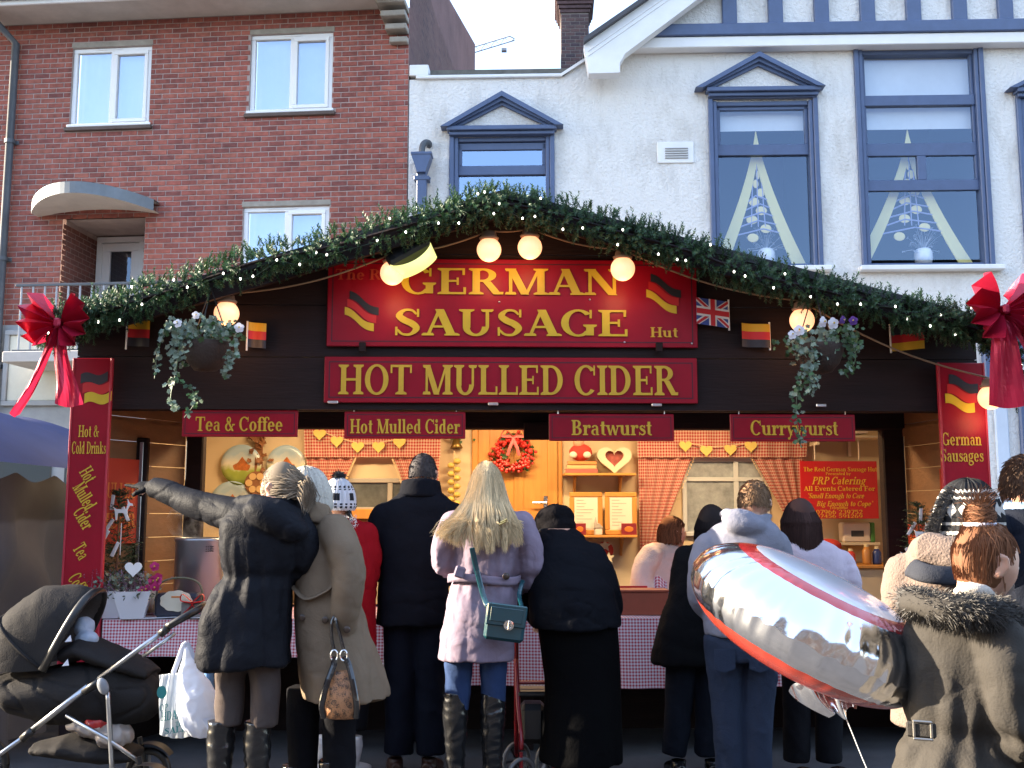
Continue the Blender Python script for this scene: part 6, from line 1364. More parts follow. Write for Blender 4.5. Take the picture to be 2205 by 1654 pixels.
class Person:
    def __init__(s, label, Y, fx, face=0.):
        s.Y = Y; s.loc = Vector((pxX(fx, Y), Y, 0)); s.root = thing('person', label, 'person', s.loc); s.face = R(face); s.k = Y / FPX; s.body = MB()
    def pt(s, x, y, dy=0.): return atY(x, y, s.Y + dy) - s.loc
    def rings(s, rs, dep=.62, phi=None):
        out = []
        for r in rs:
            y, cx, hw = r[:3]; hd = r[3] if len(r) > 3 and r[3] else hw * s.k * dep; dy = r[4] if len(r) > 4 else 0.
            out.append((s.pt(cx, y, dy), hw * s.k, hd, s.face if phi is None else phi))
        return out
    def sleeve(s, mb, pts, seg=18):       # pts: (x,y,dy,r px)
        P = crv([s.pt(x, y, d) for x, y, d, r in pts], 18); W = crv([(r * s.k, 0, 0) for x, y, d, r in pts], 18)
        mb.tube(P, [w.x for w in W], seg)
        mb.sphere(P[0], W[0].x, 14, 10)
    def head(s, x, y, dy=0., yaw=0., pitch=0., roll=0., sc=1., neck_to=None, ears=True):
        c = s.pt(x, y, dy); s.HM = Matrix.Translation(c) @ Matrix.Rotation(s.face + R(yaw), 4, 'Z') @ Matrix.Rotation(R(pitch), 4, 'X') @ Matrix.Rotation(R(roll), 4, 'Y'); s.hc = c; s.hs = sc
        head_mb(s.body, s.HM, sc, ears)
        for sd in (-1, 1):
            f = MB(); f.sphere((0, 0, 0), .012 * sc, 10, 8); e = f.build('eye', M_eyew, s.root, smooth=True); e.matrix_local = s.HM @ Matrix.Translation((sd * .031 * sc, .074 * sc, .006 * sc)); f = MB(); f.sphere((0, .0085 * sc, 0), (.0055 * sc, .004 * sc, .0055 * sc), 8, 6); f.build('iris', M_iris, e)
        nk = s.HM @ Vector((0, -.018, -.06)); b = neck_to if neck_to is not None else c + Vector((0, -.02, -.24)); s.body.tube([nk, nk.lerp(b, .5), b], [.054 * sc, .053 * sc, .07 * sc], 16)
    def torso(s, rs): loft(s.body, smooth_rings([(c, rx * .78, ry * .76, p) for c, rx, ry, p in rs[:-1]], 2), 24)
    def leg_body(s, pts): P = [s.pt(x, y, d) for x, y, d, r in pts]; s.body.tube(P, [r * s.k * .82 for x, y, d, r in pts], 14)
    def arm_body(s, pts): P = [s.pt(x, y, d) for x, y, d, r in pts]; s.body.tube(P, [r * s.k * .58 for x, y, d, r in pts], 12)
    def done(s, voxel=.009): return solid(s.body, 'body', M_skin, s.root, voxel, 1)
    def coat(s, rs, sleeves, m, name='coat', dep=.62, wr=.006, drape=.010, waist=None, voxel=.011, extra=None, pw=.92, phi=None, dz=2.2):
        R_ = s.rings(rs, dep, phi); s.torso(R_); mb = MB(); loft(mb, smooth_rings(R_, 5), 40, pw)
        for sl in sleeves: s.sleeve(mb, sl); s.arm_body(sl)
        if extra: extra(mb)
        zt, zb = R_[0][0].z, R_[-1][0].z; xc, yc = R_[-1][0].x, R_[-1][0].y; sd = random.uniform(0, 50)
        def dp(p):
            q = Vector((p.x + sd, p.y, p.z)); t = (zt - p.z) / max(.1, zt - zb)
            a = noise.noise(Vector((q.x * 5 + q.z * 3, q.y * 5, q.z * 11))); b = noise.noise(Vector((q.x * 13, q.y * 13, q.z * 19 + q.x * 6)))
            v = wr * (1.3 * a + .5 * b) - wr * 1.1 * math.exp(-(a / .07) ** 2) * max(0., .35 + noise.noise(Vector((q.x * 2.5, q.y * 2.5, q.z * 2.5 + 7))))
            if drape:
                th_ = math.atan2(p.y - yc, p.x - xc); v += drape * max(0, t - .35) * (1.2 * noise.noise(Vector((q.x * 11, q.y * 11, q.z * dz))) + .8 * (abs(math.sin(th_ * 3.5 + 1.6 * noise.noise(Vector((th_ + sd, p.z * 1.3, 0))))) ** .7 - .6))
            c2 = noise.noise(Vector((q.x * 9 + q.z * 7, q.y * 9, q.z * 9 - q.x * 7 + 3))); v -= wr * .7 * math.exp(-(c2 / .05) ** 2) * max(0., .2 + noise.noise(Vector((q.x * 4, q.y * 4, q.z * 4 + 17))))
            if waist is not None:
                dzz = p.z - waist; g = math.exp(-(dzz / .16) ** 2); v += .018 * g * noise.noise(Vector((q.x * 26, q.y * 26, q.z * 3))) - .012 * math.exp(-(dzz / .03) ** 2)
            return v
        return solid(mb, name, m, s.root, voxel, 3, dp)
    def legs(s, legs, m, name='trousers', hips=None, wr=.005, voxel=.011):
        mb = MB(); sd = random.uniform(0, 50)
        for lg in legs:
            P = crv([s.pt(x, y, d) for x, y, d, r in lg], 14); W = crv([(r * s.k, 0, 0) for x, y, d, r in lg], 14); mb.tube(P, [w.x for w in W], 20); s.leg_body(lg)
        if hips: loft(mb, s.rings(hips, .7), 30)
        return solid(mb, name, m, s.root, voxel, 2, lambda p: 1.5 * wr * (.55 + noise.noise(Vector((p.x * 3 + sd, 0, p.z * 3)))) * (1 - 2.2 * abs(noise.noise(Vector((p.x * 8 + sd, p.y * 8, p.z * 8 + p.x * 9))))) + wr * .6 * noise.noise(Vector((p.x * 14 + sd, p.y * 14, p.z * 2))))
    def shoe(s, x, dy, top, r, toe, m, name='boot', heel=0., wr=.004):
        """boot or shoe on the ground; x photo column, dy depth offset, top height m, r leg radius m, toe direction degrees (0 = away)"""
        b = Vector((pxX(x, s.Y + dy), s.Y + dy, 0)) - s.loc; a = R(toe); d = Vector((math.sin(a), math.cos(a), 0)); mb = MB(); side = d.cross(Vector((0, 0, 1)))
        if top > .15: mb.tube([b + Vector((0, 0, .05)), b + Vector((0, 0, .10)), b + Vector((0, 0, top * .45)), b + Vector((0, 0, top * .78)), b + Vector((0, 0, top))], [r * .72, r * .70, r * .80, r * 1.02, r * .98], 20)
        else: mb.tube([b + Vector((0, 0, .04)), b + Vector((0, 0, top))], [r * .8, r * .75], 16)
        mb.tube([b - d * .07 + Vector((0, 0, .045)), b - d * .02 + Vector((0, 0, .05)), b + d * .07 + Vector((0, 0, .045)), b + d * .14 + Vector((0, 0, .034)), b + d * .185 + Vector((0, 0, .028))], [(.03, .038), (.04, .044), (.042, .042), (.044, .030), (.026, .02)], 16, up=(0, 0, 1))
        mb.box(b.x - .035, b.x + .035, b.y - .06, b.y - .0, 0.002, .05)
        mb.tube([b - d * .07 + Vector((0, 0, .010)), b + d * .05 + Vector((0, 0, .010)), b + d * .18 + Vector((0, 0, .010))], [(.036, .009), (.046, .009), (.034, .009)], 14, up=(0, 0, 1))
        sd = random.uniform(0, 9); o = solid(mb, name, m, s.root, .008, 2, lambda p: wr * (1 - 2.4 * abs(noise.noise(Vector((p.x * 12 + sd, p.y * 12, p.z * 24))))) if p.z > .09 else 0.)
        return o
    # ---- hair
    def cap_hair(s, m, length=.02, grow=1.06, line=-.25, n=900, w=.0022, name='hair', frontz=.25):
        """short hair: thickened scalp plus many short strands; no hair on the face"""
        mb = MB(); cs = []; nu, nv = 40, 26
        def sk(d): return Vector((d.x * .080 * grow, d.y * .098 * grow - .004, d.z * .120 * grow + .004)) * s.hs
        def hairy(d): return d.z > (line if d.y < .15 else lerp(line, frontz, min(1, (d.y - .15) / .45)))
        vs = []; idx = {}; fs = []
        for j in range(nv + 1):
            for i in range(nu):
                ph = math.pi * j / nv; th = 2 * math.pi * i / nu; d = Vector((math.sin(ph) * math.sin(th), math.sin(ph) * math.cos(th), -math.cos(ph)))
                idx[(i, j)] = (len(vs), hairy(d)); vs.append(s.HM @ (sk(d) * (1 + .03 * noise.noise(d * 6))))
        for j in range(nv):
            for i in range(nu):
                q = [idx[(i, j)], idx[((i + 1) % nu, j)], idx[((i + 1) % nu, j + 1)], idx[(i, j + 1)]]
                if all(t[1] for t in q): fs.append(tuple(t[0] for t in q))
        mb.add(vs, fs)
        for k in range(n):
            d = Vector((random.gauss(0, 1), random.gauss(0, 1), random.gauss(0, 1))).normalized()
            if not hairy(d): continue
            p = sk(d); g = Vector((random.gauss(0, .25), -.4 + random.gauss(0, .25), -.9 + .2 * d.z)); g = (g - d * g.dot(d) * .8); g.normalize(); g = g + d * .35
            L = length * random.uniform(.6, 1.3); cs.append([s.HM @ p, s.HM @ (p + g * L * .5 + d * L * .12), s.HM @ (p + g * L + d * .0)])
        strands(mb, cs, w); return mb.build(name, m, s.root, smooth=True)
def knit_hat(s, m, name='hat', grow=1.18, line=.0, h=1.0, brim=None, nrib=34, amp=.0042):
    mb = MB(); nu, nv = 88, 28; vs = []
    for j in range(nv + 1):
        for i in range(nu + 1):
            t = j / nv; ph = t * (math.pi / 2 + .45 - line); th = 2 * math.pi * i / nu; d = Vector((math.sin(ph) * math.sin(th), math.sin(ph) * math.cos(th), math.cos(ph)))
            r = 1 + amp / .09 * math.sin(th * nrib) + .02 * noise.noise(d * 4 + Vector((s.Y, 0, 0))); lo = 1.0 if t < .8 else 1 + .05 * math.sin((t - .8) / .2 * math.pi)
            vs.append(s.HM @ Vector((d.x * .083 * grow * r * lo * s.hs, (d.y * .100 * grow * r * lo - .002) * s.hs, (d.z * .122 * grow * h * r + .006) * s.hs)))
    fs = [(j * (nu + 1) + i, j * (nu + 1) + i + 1, (j + 1) * (nu + 1) + i + 1, (j + 1) * (nu + 1) + i) for j in range(nv) for i in range(nu)]
    uvs = []
    for j in range(nv):
        for i in range(nu):
            for (a, b) in ((i, j), (i + 1, j), (i + 1, j + 1), (i, j + 1)): uvs.append((a / nu, b / nv))
    mb.add(vs, fs, uvs); o = mb.build(name, m, s.root, smooth=True); return o
def trim_ring(s, rings_pts, name, m, L, w, n, rad):
    pass
# ================================================================ the crowd
M_parka = fab('dark_parka_cloth', (.012, .0125, .016), .6, .25, 150, .25, 10, .05); M_khaki = fab('khaki_lining', (.16, .13, .085))
M_cord = fab('grey_brown_cord', (.085, .068, .062), .9); M_bootl = mat('black_boot_leather', (.012, .012, .013), .22, spec=.6, bump=.25, bscale=14); M_glove = fab('black_glove', (.012, .012, .014), .7)
M_ashhair = mat('ash_blonde_hair', (.22, .17, .12), .7, spec=.15, isl=.45); M_tan = fab('tan_wool', (.185, .135, .092), .95, .3, 260, .25, 7, .3); M_creamk = fab('cream_knit', (.52, .48, .41), .95, .8, 90, .2, 8, .3)
M_charc = fab('charcoal_trouser', (.009, .009, .011)); M_black_btn = mat('brown_button', (.05, .03, .02), .3)
# ---- 1 pointing woman in the parka
p = Person('woman in dark hooded parka pointing with a gloved hand, grey hair tied back', 4.95, 535, 12)
rs = [(1072, 585, 52, .10), (1095, 578, 76, .12), (1125, 572, 92, .14), (1165, 570, 94, .15), (1205, 566, 86, .145), (1238, 560, 78, .14), (1268, 548, 80, .15), (1310, 535, 92, .17), (1360, 526, 97, .19), (1405, 523, 99, .20), (1430, 523, 99, .20)]
armL = [(514, 1112, 0, 38), (460, 1098, .08, 34), (405, 1078, .16, 30), (355, 1058, .24, 26), (330, 1051, .28, 23)]
armR = [(632, 1125, 0, 40), (652, 1180, .0, 38), (642, 1225, .06, 34), (610, 1245, .22, 28)]
def hood1(mb):      # soft folded hood lying on the back and shoulder
    Mr = Matrix.Rotation(R(26), 3, 'Y'); mb.sphere(p.pt(590, 1116, -.12), (.15, .08, .075), 28, 18, M=Mr); mb.sphere(p.pt(618, 1130, -.12), (.11, .07, .07), 24, 16, M=Mr)
    mb.tube([p.pt(514, 1080, -.02), p.pt(548, 1078, -.10), p.pt(600, 1092, -.13), p.pt(640, 1108, -.08), p.pt(652, 1120, .03)], [(.028, .03), (.03, .034), (.034, .038), (.03, .036), (.022, .03)], 16)
p.head(602, 1052, .02, 50, 8, 0, 1.0, p.pt(588, 1105, .02)); p.coat(rs, [armL, armR], M_parka, 'parka', waist=p.pt(560, 1240).z, wr=.0055, drape=.034, extra=hood1, voxel=.008)
HL = frame_to(p.pt(328, 1050, .28), p.pt(250, 1030, .40) - p.pt(322, 1046, .29), (0, -.4, 1)); hm = MB(); hand_mb(hm, HL, 1.05, .85, True, -1); solid(hm, 'glove', M_glove, p.root, .006, 1); hand_mb(p.body, HL, .95, .85, True, -1)
f = MB(); f.tube([p.pt(345, 1056, .255), p.pt(328, 1051, .282), p.pt(318, 1048, .29)], [.036, .036, .03], 14); f.build('glove_cuff', M_glove, p.root, smooth=True)
lg = [[(497, 1400, 0, 33), (496, 1450, 0, 31), (494, 1510, .02, 30), (492, 1562, .02, 27)], [(568, 1400, 0, 33), (570, 1450, 0, 31), (570, 1510, 0, 30), (570, 1562, 0, 27)]]
p.legs(lg, M_cord, wr=.007); p.shoe(492, .02, p.pt(492, 1553).z, .062, 10, M_bootl); p.shoe(569, 0, p.pt(569, 1553).z, .062, 20, M_bootl)
f = MB(); cs = []
for k in range(1500):           # hair swept back into a short tail
    d = Vector((random.gauss(0, 1), random.gauss(0, 1), random.gauss(0, 1))).normalized()
    if d.z < -.35 or (d.y > .55 and d.z < .45): continue
    a = Vector((d.x * .084, d.y * .103, d.z * .125)); tail = Vector((random.gauss(0, .012), -.125 + random.gauss(0, .01), .015 + random.gauss(0, .015))); m_ = (a + tail) * .5 + a.normalized() * .03
    cs.append([p.HM @ a, p.HM @ (a.lerp(m_, .6)), p.HM @ (m_.lerp(tail, .5) + a.normalized() * .008), p.HM @ tail])
for k in range(260):
    o_ = Vector((random.gauss(0, .016), -.125, .015 + random.gauss(0, .016))); th = random.uniform(0, 6.28); cs.append([p.HM @ o_, p.HM @ (o_ + Vector((.025 * math.cos(th), -.035, .03 * math.sin(th)))), p.HM @ (o_ + Vector((.028 * math.cos(th), -.06, .03 * math.sin(th) - .03))), p.HM @ (o_ + Vector((.012 * math.cos(th), -.06, -.075)))])
strands(f, cs, .0026); f.sphere(p.HM @ Vector((0, -.14, .0)), (.032, .032, .045), 14, 10); f.sphere(p.HM @ Vector((0, -.008, .012)), (.080, .098, .118), 28, 20, M=p.HM.to_3x3()); f.build('hair', M_ashhair, p.root, smooth=True)
f = MB(); f.tube([p.HM @ Vector((.018 * math.cos(t), -.118, .012 + .018 * math.sin(t))) for t in [k * .45 for k in range(15)]], .006, 6); f.build('hair_tie', M_black, p.root); p.done()
# ---- 2 woman in the beige coat
p = Person('woman in long beige wool coat and white knitted hat carrying a leopard print bag', 5.12, 700, 62)
rs = [(1105, 672, 30, .09), (1125, 690, 46, .13), (1155, 697, 58, .17), (1200, 700, 64, .20), (1250, 700, 66, .21), (1310, 706, 72, .22), (1370, 718, 78, .23), (1430, 732, 85, .25), (1480, 744, 88, .26), (1500, 748, 88, .26)]
armR = [(722, 1145, -.14, 37), (744, 1195, -.20, 36), (752, 1250, -.22, 34), (746, 1305, -.20, 31), (738, 1350, -.16, 28)]; armL = [(672, 1140, .14, 32), (655, 1200, .2, 30), (630, 1260, .2, 28), (615, 1290, .16, 24)]
p.head(660, 1078, 0, 18, -4, 0, 1.0, p.pt(680, 1125, 0)); p.coat(rs, [armR, armL], M_tan, phi=R(8), wr=.005, drape=.026, voxel=.010)
f = MB(); f.tube([p.pt(650, 1112, -.06), p.pt(672, 1100, -.16), p.pt(700, 1108, -.14), p.pt(712, 1130, -.02)], [(.018, .05), (.02, .055), (.02, .055), (.018, .05)], 14, up=(0, 0, 1)); solid(f, 'collar', M_tan, p.root, .008, 2)
HR = frame_to(p.pt(735, 1352, -.16), p.pt(690, 1385, -.12) - p.pt(735, 1352, -.16), (.3, -1, .2)); hm = MB(); hand_mb(hm, HR, 1.0, .8, None, 1); solid(hm, 'glove', M_creamk, p.root, .006, 1); hand_mb(p.body, HR, .9, .8, None, 1)
for (x, y, dy) in ((747, 1356, -.245), (650, 1330, -.20), (700, 1335, -.235)):
    c = p.pt(x, y, dy); f = MB(); f.sphere(c, (.017, .007, .017), 12, 8); f.build('button', M_black_btn, p.root, smooth=True)
f = MB(); f.tube(crv([p.pt(630, 1262, -.13), p.pt(660, 1290, -.215), p.pt(700, 1275, -.23), p.pt(715, 1262, -.20)], 12), [(.018, .006)] * 13, 8); f.build('belt', M_tan, p.root)
p.legs([[(655, 1480, .05, 36), (652, 1560, .05, 33), (652, 1650, .05, 30), (652, 1700, .05, 26)], [(728, 1480, -.02, 36), (730, 1560, -.02, 35), (731, 1650, -.02, 34), (731, 1690, -.02, 30)]], M_charc); p.shoe(652, .05, .3, .07, -60, M_bootl); p.shoe(731, -.02, .34, .075, -50, M_bootl)
knit_hat(p, M_creamk, 'knitted_hat', 1.24, .0, 1.05); f = MB(); cs = []
for k in range(260):
    a = random.uniform(1.4, 4.9); q = Vector((.085 * math.sin(a), .10 * math.cos(a), -.01)); cs.append([p.HM @ q, p.HM @ (q * 1.08 + Vector((0, 0, -.06))), p.HM @ (q * 1.0 + Vector((random.gauss(0, .01), random.gauss(0, .01), -.13)))])
strands(f, cs, .004); f.build('hair', mat('silver_hair', (.45, .40, .34), .7, spec=.15, isl=.3), p.root); p.done()
bg_ = p
# ---- 3 teenager in red
M_redc = fab('red_coat', (.27, .007, .012), .8)
p = Person('teenager in red coat and white skull patterned bobble hat behind the beige coat', 6.1, 745, 25)
rs = [(1112, 735, 26, .08), (1132, 742, 46, .13), (1165, 748, 54, .15), (1210, 755, 54, .16), (1260, 757, 50, .16), (1320, 755, 52, .17), (1390, 752, 56, .18)]
p.head(728, 1082, 0, 20, 0, 0, .97, p.pt(735, 1120)); p.coat(rs, [[(788, 1150, 0, 27), (795, 1200, 0, 27), (790, 1250, .02, 25), (788, 1290, .1, 21)], [(705, 1150, 0, 27), (690, 1220, .05, 25), (690, 1270, .15, 20)]], M_redc)
hm = MB(); HR = frame_to(p.pt(788, 1292, .1), (-.05, .3, -1), (0, -1, 0)); hand_mb(hm, HR, .95, .5); solid(hm, 'mitten', fab('purple_mitten', (.20, .04, .16)), p.root, .007, 1); hand_mb(p.body, HR, .85, .5)
p.legs([[(725, 1370, 0, 30), (722, 1450, 0, 26), (715, 1530, 0, 23), (710, 1570, 0, 22)], [(775, 1370, 0, 30), (774, 1450, 0, 26), (770, 1530, 0, 23), (766, 1570, 0, 22)]], M_charc); M_wboot = fab('white_boot', (.62, .60, .58), .7); p.shoe(708, 0, .24, .06, 10, M_wboot); p.shoe(766, 0, .24, .06, 25, M_wboot)
def skull_mat():
    m = bpy.data.materials.new('skull_knit'); m.use_nodes = True; nt = m.node_tree; L = nt.links.new; b = nt.nodes['Principled BSDF']; b.inputs['Roughness'].default_value = .95
    uv = nd(nt, 'ShaderNodeUVMap'); s = nd(nt, 'ShaderNodeSeparateXYZ'); L(uv.outputs[0], s.inputs[0])
    def band(lo, hi):
        a = nd(nt, 'ShaderNodeMath', operation='GREATER_THAN'); a.inputs[1].default_value = lo; L(s.outputs['Y'], a.inputs[0]); c = nd(nt, 'ShaderNodeMath', operation='LESS_THAN'); c.inputs[1].default_value = hi; L(s.outputs['Y'], c.inputs[0]); d = nd(nt, 'ShaderNodeMath', operation='MULTIPLY'); L(a.outputs[0], d.inputs[0]); L(c.outputs[0], d.inputs[1]); return d
    def teeth(n, ph=.5):
        a = nd(nt, 'ShaderNodeMath', operation='MULTIPLY'); a.inputs[1].default_value = n; L(s.outputs['X'], a.inputs[0]); f_ = nd(nt, 'ShaderNodeMath', operation='FRACT'); L(a.outputs[0], f_.inputs[0]); g = nd(nt, 'ShaderNodeMath', operation='GREATER_THAN'); g.inputs[1].default_value = ph; L(f_.outputs[0], g.inputs[0]); return g
    tot = None
    def mul(a, c): d = nd(nt, 'ShaderNodeMath', operation='MULTIPLY'); L(a.outputs[0], d.inputs[0]); L(c.outputs[0], d.inputs[1]); return d
    for t in (mul(band(.44, .50), teeth(18)), mul(band(.52, .55), teeth(18)), mul(band(.62, .78), teeth(6, .6)), mul(band(.84, .88), teeth(20)), mul(band(.90, .95), teeth(20))):
        if tot is None: tot = t
        else: ad = nd(nt, 'ShaderNodeMath', operation='MAXIMUM'); L(tot.outputs[0], ad.inputs[0]); L(t.outputs[0], ad.inputs[1]); tot = ad
    mx = nd(nt, 'ShaderNodeMix', data_type='RGBA'); mx.inputs[6].default_value = (.70, .70, .74, 1); mx.inputs[7].default_value = (.015, .015, .02, 1); L(tot.outputs[0], mx.inputs[0]); L(mx.outputs[2], b.inputs['Base Color'])
    n = nd(nt, 'ShaderNodeTexNoise'); n.inputs['Scale'].default_value = 120; bp = nd(nt, 'ShaderNodeBump'); bp.inputs['Strength'].default_value = .6; bp.inputs['Distance'].default_value = .01; L(n.outputs[0], bp.inputs['Height']); L(bp.outputs[0], b.inputs['Normal']); return m
h = knit_hat(p, skull_mat(), 'bobble_hat', 1.16, .05, 1.0); f = MB(); c = p.HM @ Vector((0, 0, .155)); pts = [Vector((random.gauss(0, 1), random.gauss(0, 1), random.gauss(0, 1))).normalized() for k in range(500)]; fur(f, [c] * 500, pts, .045, .003, .1); f.sphere(c, .028, 10, 8); f.build('bobble', mat('black_wool', (.012, .012, .014), .95), h)
f = MB(); f.tube([p.pt(752, 1100, -.05), p.pt(757, 1125, -.06), p.pt(760, 1150, -.06)], [(.03, .012), (.026, .012), (.008, .008)], 10); f.build('ear_flap', mat('black_wool'), h)
f = MB(); f.tube([p.pt(705, 1120, -.02), p.pt(728, 1118, -.10), p.pt(752, 1135, -.08), p.pt(768, 1150, .02)], .028, 12); P_ = [p.pt(random.uniform(706, 766), random.uniform(1112, 1146), random.uniform(-.12, -.04)) for k in range(400)]; fur(f, P_, [Vector((0, -.6, .2))] * 400, .03, .002, .7); f.build('fur_scarf', mat('white_fur', (.62, .58, .54), .95), p.root); p.done()
# ---- 4 man in the navy overcoat
M_navyc = fab('navy_overcoat', (.007, .0075, .011), .85, .2, 200, .3, 6); M_navyt = fab('navy_trouser', (.008, .0095, .016)); M_brshoe = mat('brown_shoe', (.05, .022, .014), .35)
p = Person('man in dark navy overcoat with turned up collar and cropped hair', 6.2, 895, 0)
rs = [(1052, 906, 36, .10), (1070, 905, 58, .115), (1092, 902, 80, .13), (1130, 899, 86, .145), (1180, 896, 82, .15), (1240, 892, 76, .15), (1300, 889, 76, .16), (1345, 888, 77, .165)]
p.head(911, 1022, .02, -6, -6, 0, 1.0, p.pt(906, 1070)); p.coat(rs, [[(830, 1112, 0, 31), (812, 1160, .0, 31), (808, 1205, .04, 28), (830, 1240, .22, 23)], [(972, 1112, 0, 31), (988, 1160, .0, 31), (990, 1205, .05, 28), (965, 1245, .22, 23)]], M_navyc, 'overcoat', wr=.005, drape=.014)
f = MB(); f.grid(lambda s, t: p.pt(906, 1060) + Vector(((.115 + .02 * (1 - t)) * math.sin(R(-150 + 300 * s)), -(.105 + .02 * (1 - t)) * math.cos(R(-150 + 300 * s)), -.045 + .105 * t + .02 * math.cos(R(-150 + 300 * s)))), 40, 5); c_ = f.build('collar', M_navyc, p.root, smooth=True); sm_ = c_.modifiers.new('t', 'SOLIDIFY'); sm_.thickness = .012
p.legs([[(862, 1330, 0, 36), (862, 1430, 0, 33), (862, 1540, 0, 31), (858, 1622, 0, 30)], [(924, 1330, 0, 36), (926, 1430, 0, 33), (928, 1540, 0, 31), (928, 1622, 0, 30)]], M_navyt, wr=.006); p.shoe(858, 0, .10, .06, -12, M_brshoe, 'shoe'); p.shoe(930, 0, .10, .06, 14, M_brshoe, 'shoe')
p.cap_hair(mat('cropped_grey_hair', (.035, .03, .03), .7, spec=.15, isl=.4), .012, 1.02, -.30, 1600); p.done(.007)
# ---- 5 blonde woman
M_lilac = fab('lilac_trench', (.235, .185, .235), .7, .12, 160, .3, 8, .1); M_denim = fab('blue_denim', (.035, .06, .14), .85, .4, 300); M_blonde = mat('blonde_hair', (.64, .48, .27), .6, spec=.15, isl=.4, trans=.15)
p = Person('woman with very long blonde hair in lilac trench coat and tall black boots', 5.68, 1030, -4)
rs = [(1092, 1050, 36, .09), (1108, 1050, 70, .11), (1140, 1048, 80, .13), (1190, 1046, 72, .13), (1240, 1043, 67, .125), (1285, 1040, 73, .14), (1340, 1034, 77, .155), (1390, 1028, 79, .165), (1421, 1026, 80, .17)]
p.head(1047, 1043, .02, 10, -8, 0, .97, p.pt(1050, 1105)); p.coat(rs, [[(976, 1128, 0, 29), (958, 1170, -.02, 29), (957, 1215, .02, 26), (985, 1238, .2, 21)], [(1124, 1128, 0, 29), (1140, 1180, -.01, 29), (1143, 1235, .01, 27), (1118, 1262, .18, 22)]], M_lilac, 'trench_coat', waist=p.pt(1043, 1245).z, wr=.006, drape=.014, voxel=.010)
f = MB(); bz = p.pt(1043, 1245).z; f.grid(lambda s, t: Vector((p.pt(1043, 1245).x + .195 * math.sin(R(-80 + 160 * s)), -.138 * math.cos(R(-80 + 160 * s)) - .004, bz - .022 + .044 * t + .01 * math.sin(s * 6))), 40, 3); o = f.build('belt', M_lilac, p.root, smooth=True); sm_ = o.modifiers.new('t', 'SOLIDIFY'); sm_.thickness = .006; sm_.offset = 1
f = MB(); c = p.pt(1089, 1241, -.132); f.lathe([(.004, .002), (.012, .0), (.019, .004), (.019, .009), (.004, .009)], 18, M=Matrix.Translation(c) @ Matrix.Rotation(math.pi / 2, 4, 'X') @ Matrix.Rotation(.3, 4, 'Y')); f.build('button', M_black_btn, p.root, smooth=True)
f = MB(); c = p.pt(990, 1232, -.13); f.bbox(-.028, .028, -.012, .012, -.03, .03, .008, Matrix.Translation(c) @ Matrix.Rotation(.3, 4, 'Y')); f.build('belt_loop', M_lilac, p.root)
p.legs([[(988, 1405, 0, 30), (987, 1450, 0, 28), (986, 1495, 0, 25), (984, 1530, 0, 22)], [(1062, 1405, 0, 30), (1062, 1450, 0, 28), (1062, 1495, 0, 25), (1062, 1530, 0, 22)]], M_denim, 'jeans', wr=.005); p.shoe(984, 0, p.pt(984, 1490).z, .066, -8, M_bootl, wr=.005); p.shoe(1062, 0, p.pt(1062, 1492).z, .066, 12, M_bootl, wr=.005)
f = MB(); cs = []; rr = random.Random(3); hp = lambda x, y, dy: p.pt(x, y, dy)
for k in range(5200):
    d = Vector((rr.gauss(0, 1), rr.gauss(-.5, 1), rr.gauss(.6, .8))).normalized()
    if d.z < -.1 or (d.y > .5 and d.z < .6): continue
    sk = lambda v, g=1.: p.HM @ Vector((v.x * .083 * g, v.y * .102 * g, v.z * .124 * g)); a = sk(d)
    d2 = Vector((d.x * 1.25 + .05 * rr.gauss(0, 1), d.y * .6 - .55, d.z * .45)).normalized(); sx = max(-1.1, min(1.1, d2.x * 1.15 + rr.gauss(0, .10))); ly = rr.random()
    lk = math.floor(sx * 9) * .7; y2, y3 = 1118 + rr.gauss(0, 4), rr.uniform(1140, 1194) - 16 * abs(sx) + 8 * math.sin(lk * 5)
    x1 = 1047 + sx * 44; x2 = 1049 + sx * 56 + 3 * math.sin(lk * 3); x3 = 1050 + sx * 62 + 7 * math.sin(lk * 7 + 1) + rr.gauss(0, 2.5); xm = (x2 + x3) / 2 + 4 * math.sin(lk * 11); ym = (y2 + y3) / 2
    if sx < -.60 and rr.random() < .7: f_ = rr.random(); x2 -= 16 * f_; x3 = lerp(988, 938, f_) + rr.gauss(0, 6); y3 = lerp(1172, 1150, f_) + rr.gauss(0, 5); xm = lerp(x2, x3, .55) - 4
    bow_ = max(0, 1 - sx * sx * .9); dy = -.10 - .055 * bow_ - .014 * ly - .012 * math.sin(lk * 9)
    cs.append(crv([a, sk(d2, 1.03 + .05 * ly), hp(x1, 1076, dy * .72), hp(x2, y2, dy - .03), hp(xm, ym, dy - .045 - .01 * math.sin(lk * 4)), hp(x3, y3, dy - .04 + .015 * rr.gauss(0, 1))], 14))
strands(f, cs, .0019); f.sphere(p.HM @ Vector((0, -.004, .008)), (.080, .099, .120), 30, 20, M=p.HM.to_3x3())
loft(f, smooth_rings([(hp(1047, 1035, .0), 20 * p.k, .06, 0), (hp(1047, 1060, -.01), 28 * p.k, .075, 0), (hp(1048, 1095, -.04), 40 * p.k, .085, 0), (hp(1050, 1135, -.08), 48 * p.k, .06, 0), (hp(1050, 1156, -.10), 40 * p.k, .035, 0)], 4), 30)
f.build('hair', M_blonde, p.root, smooth=True); f = MB()
for c in ((1083, 1127), (1086, 1122)): f.tube([p.pt(c[0] - 8, c[1] + 3, -.225), p.pt(c[0] + 6, c[1] - 4, -.225)], .006, 6)
f.build('hair_clip', mat('gold_clip', (.6, .42, .15), .25, 1.), p.root); p.done(.007); blonde = p
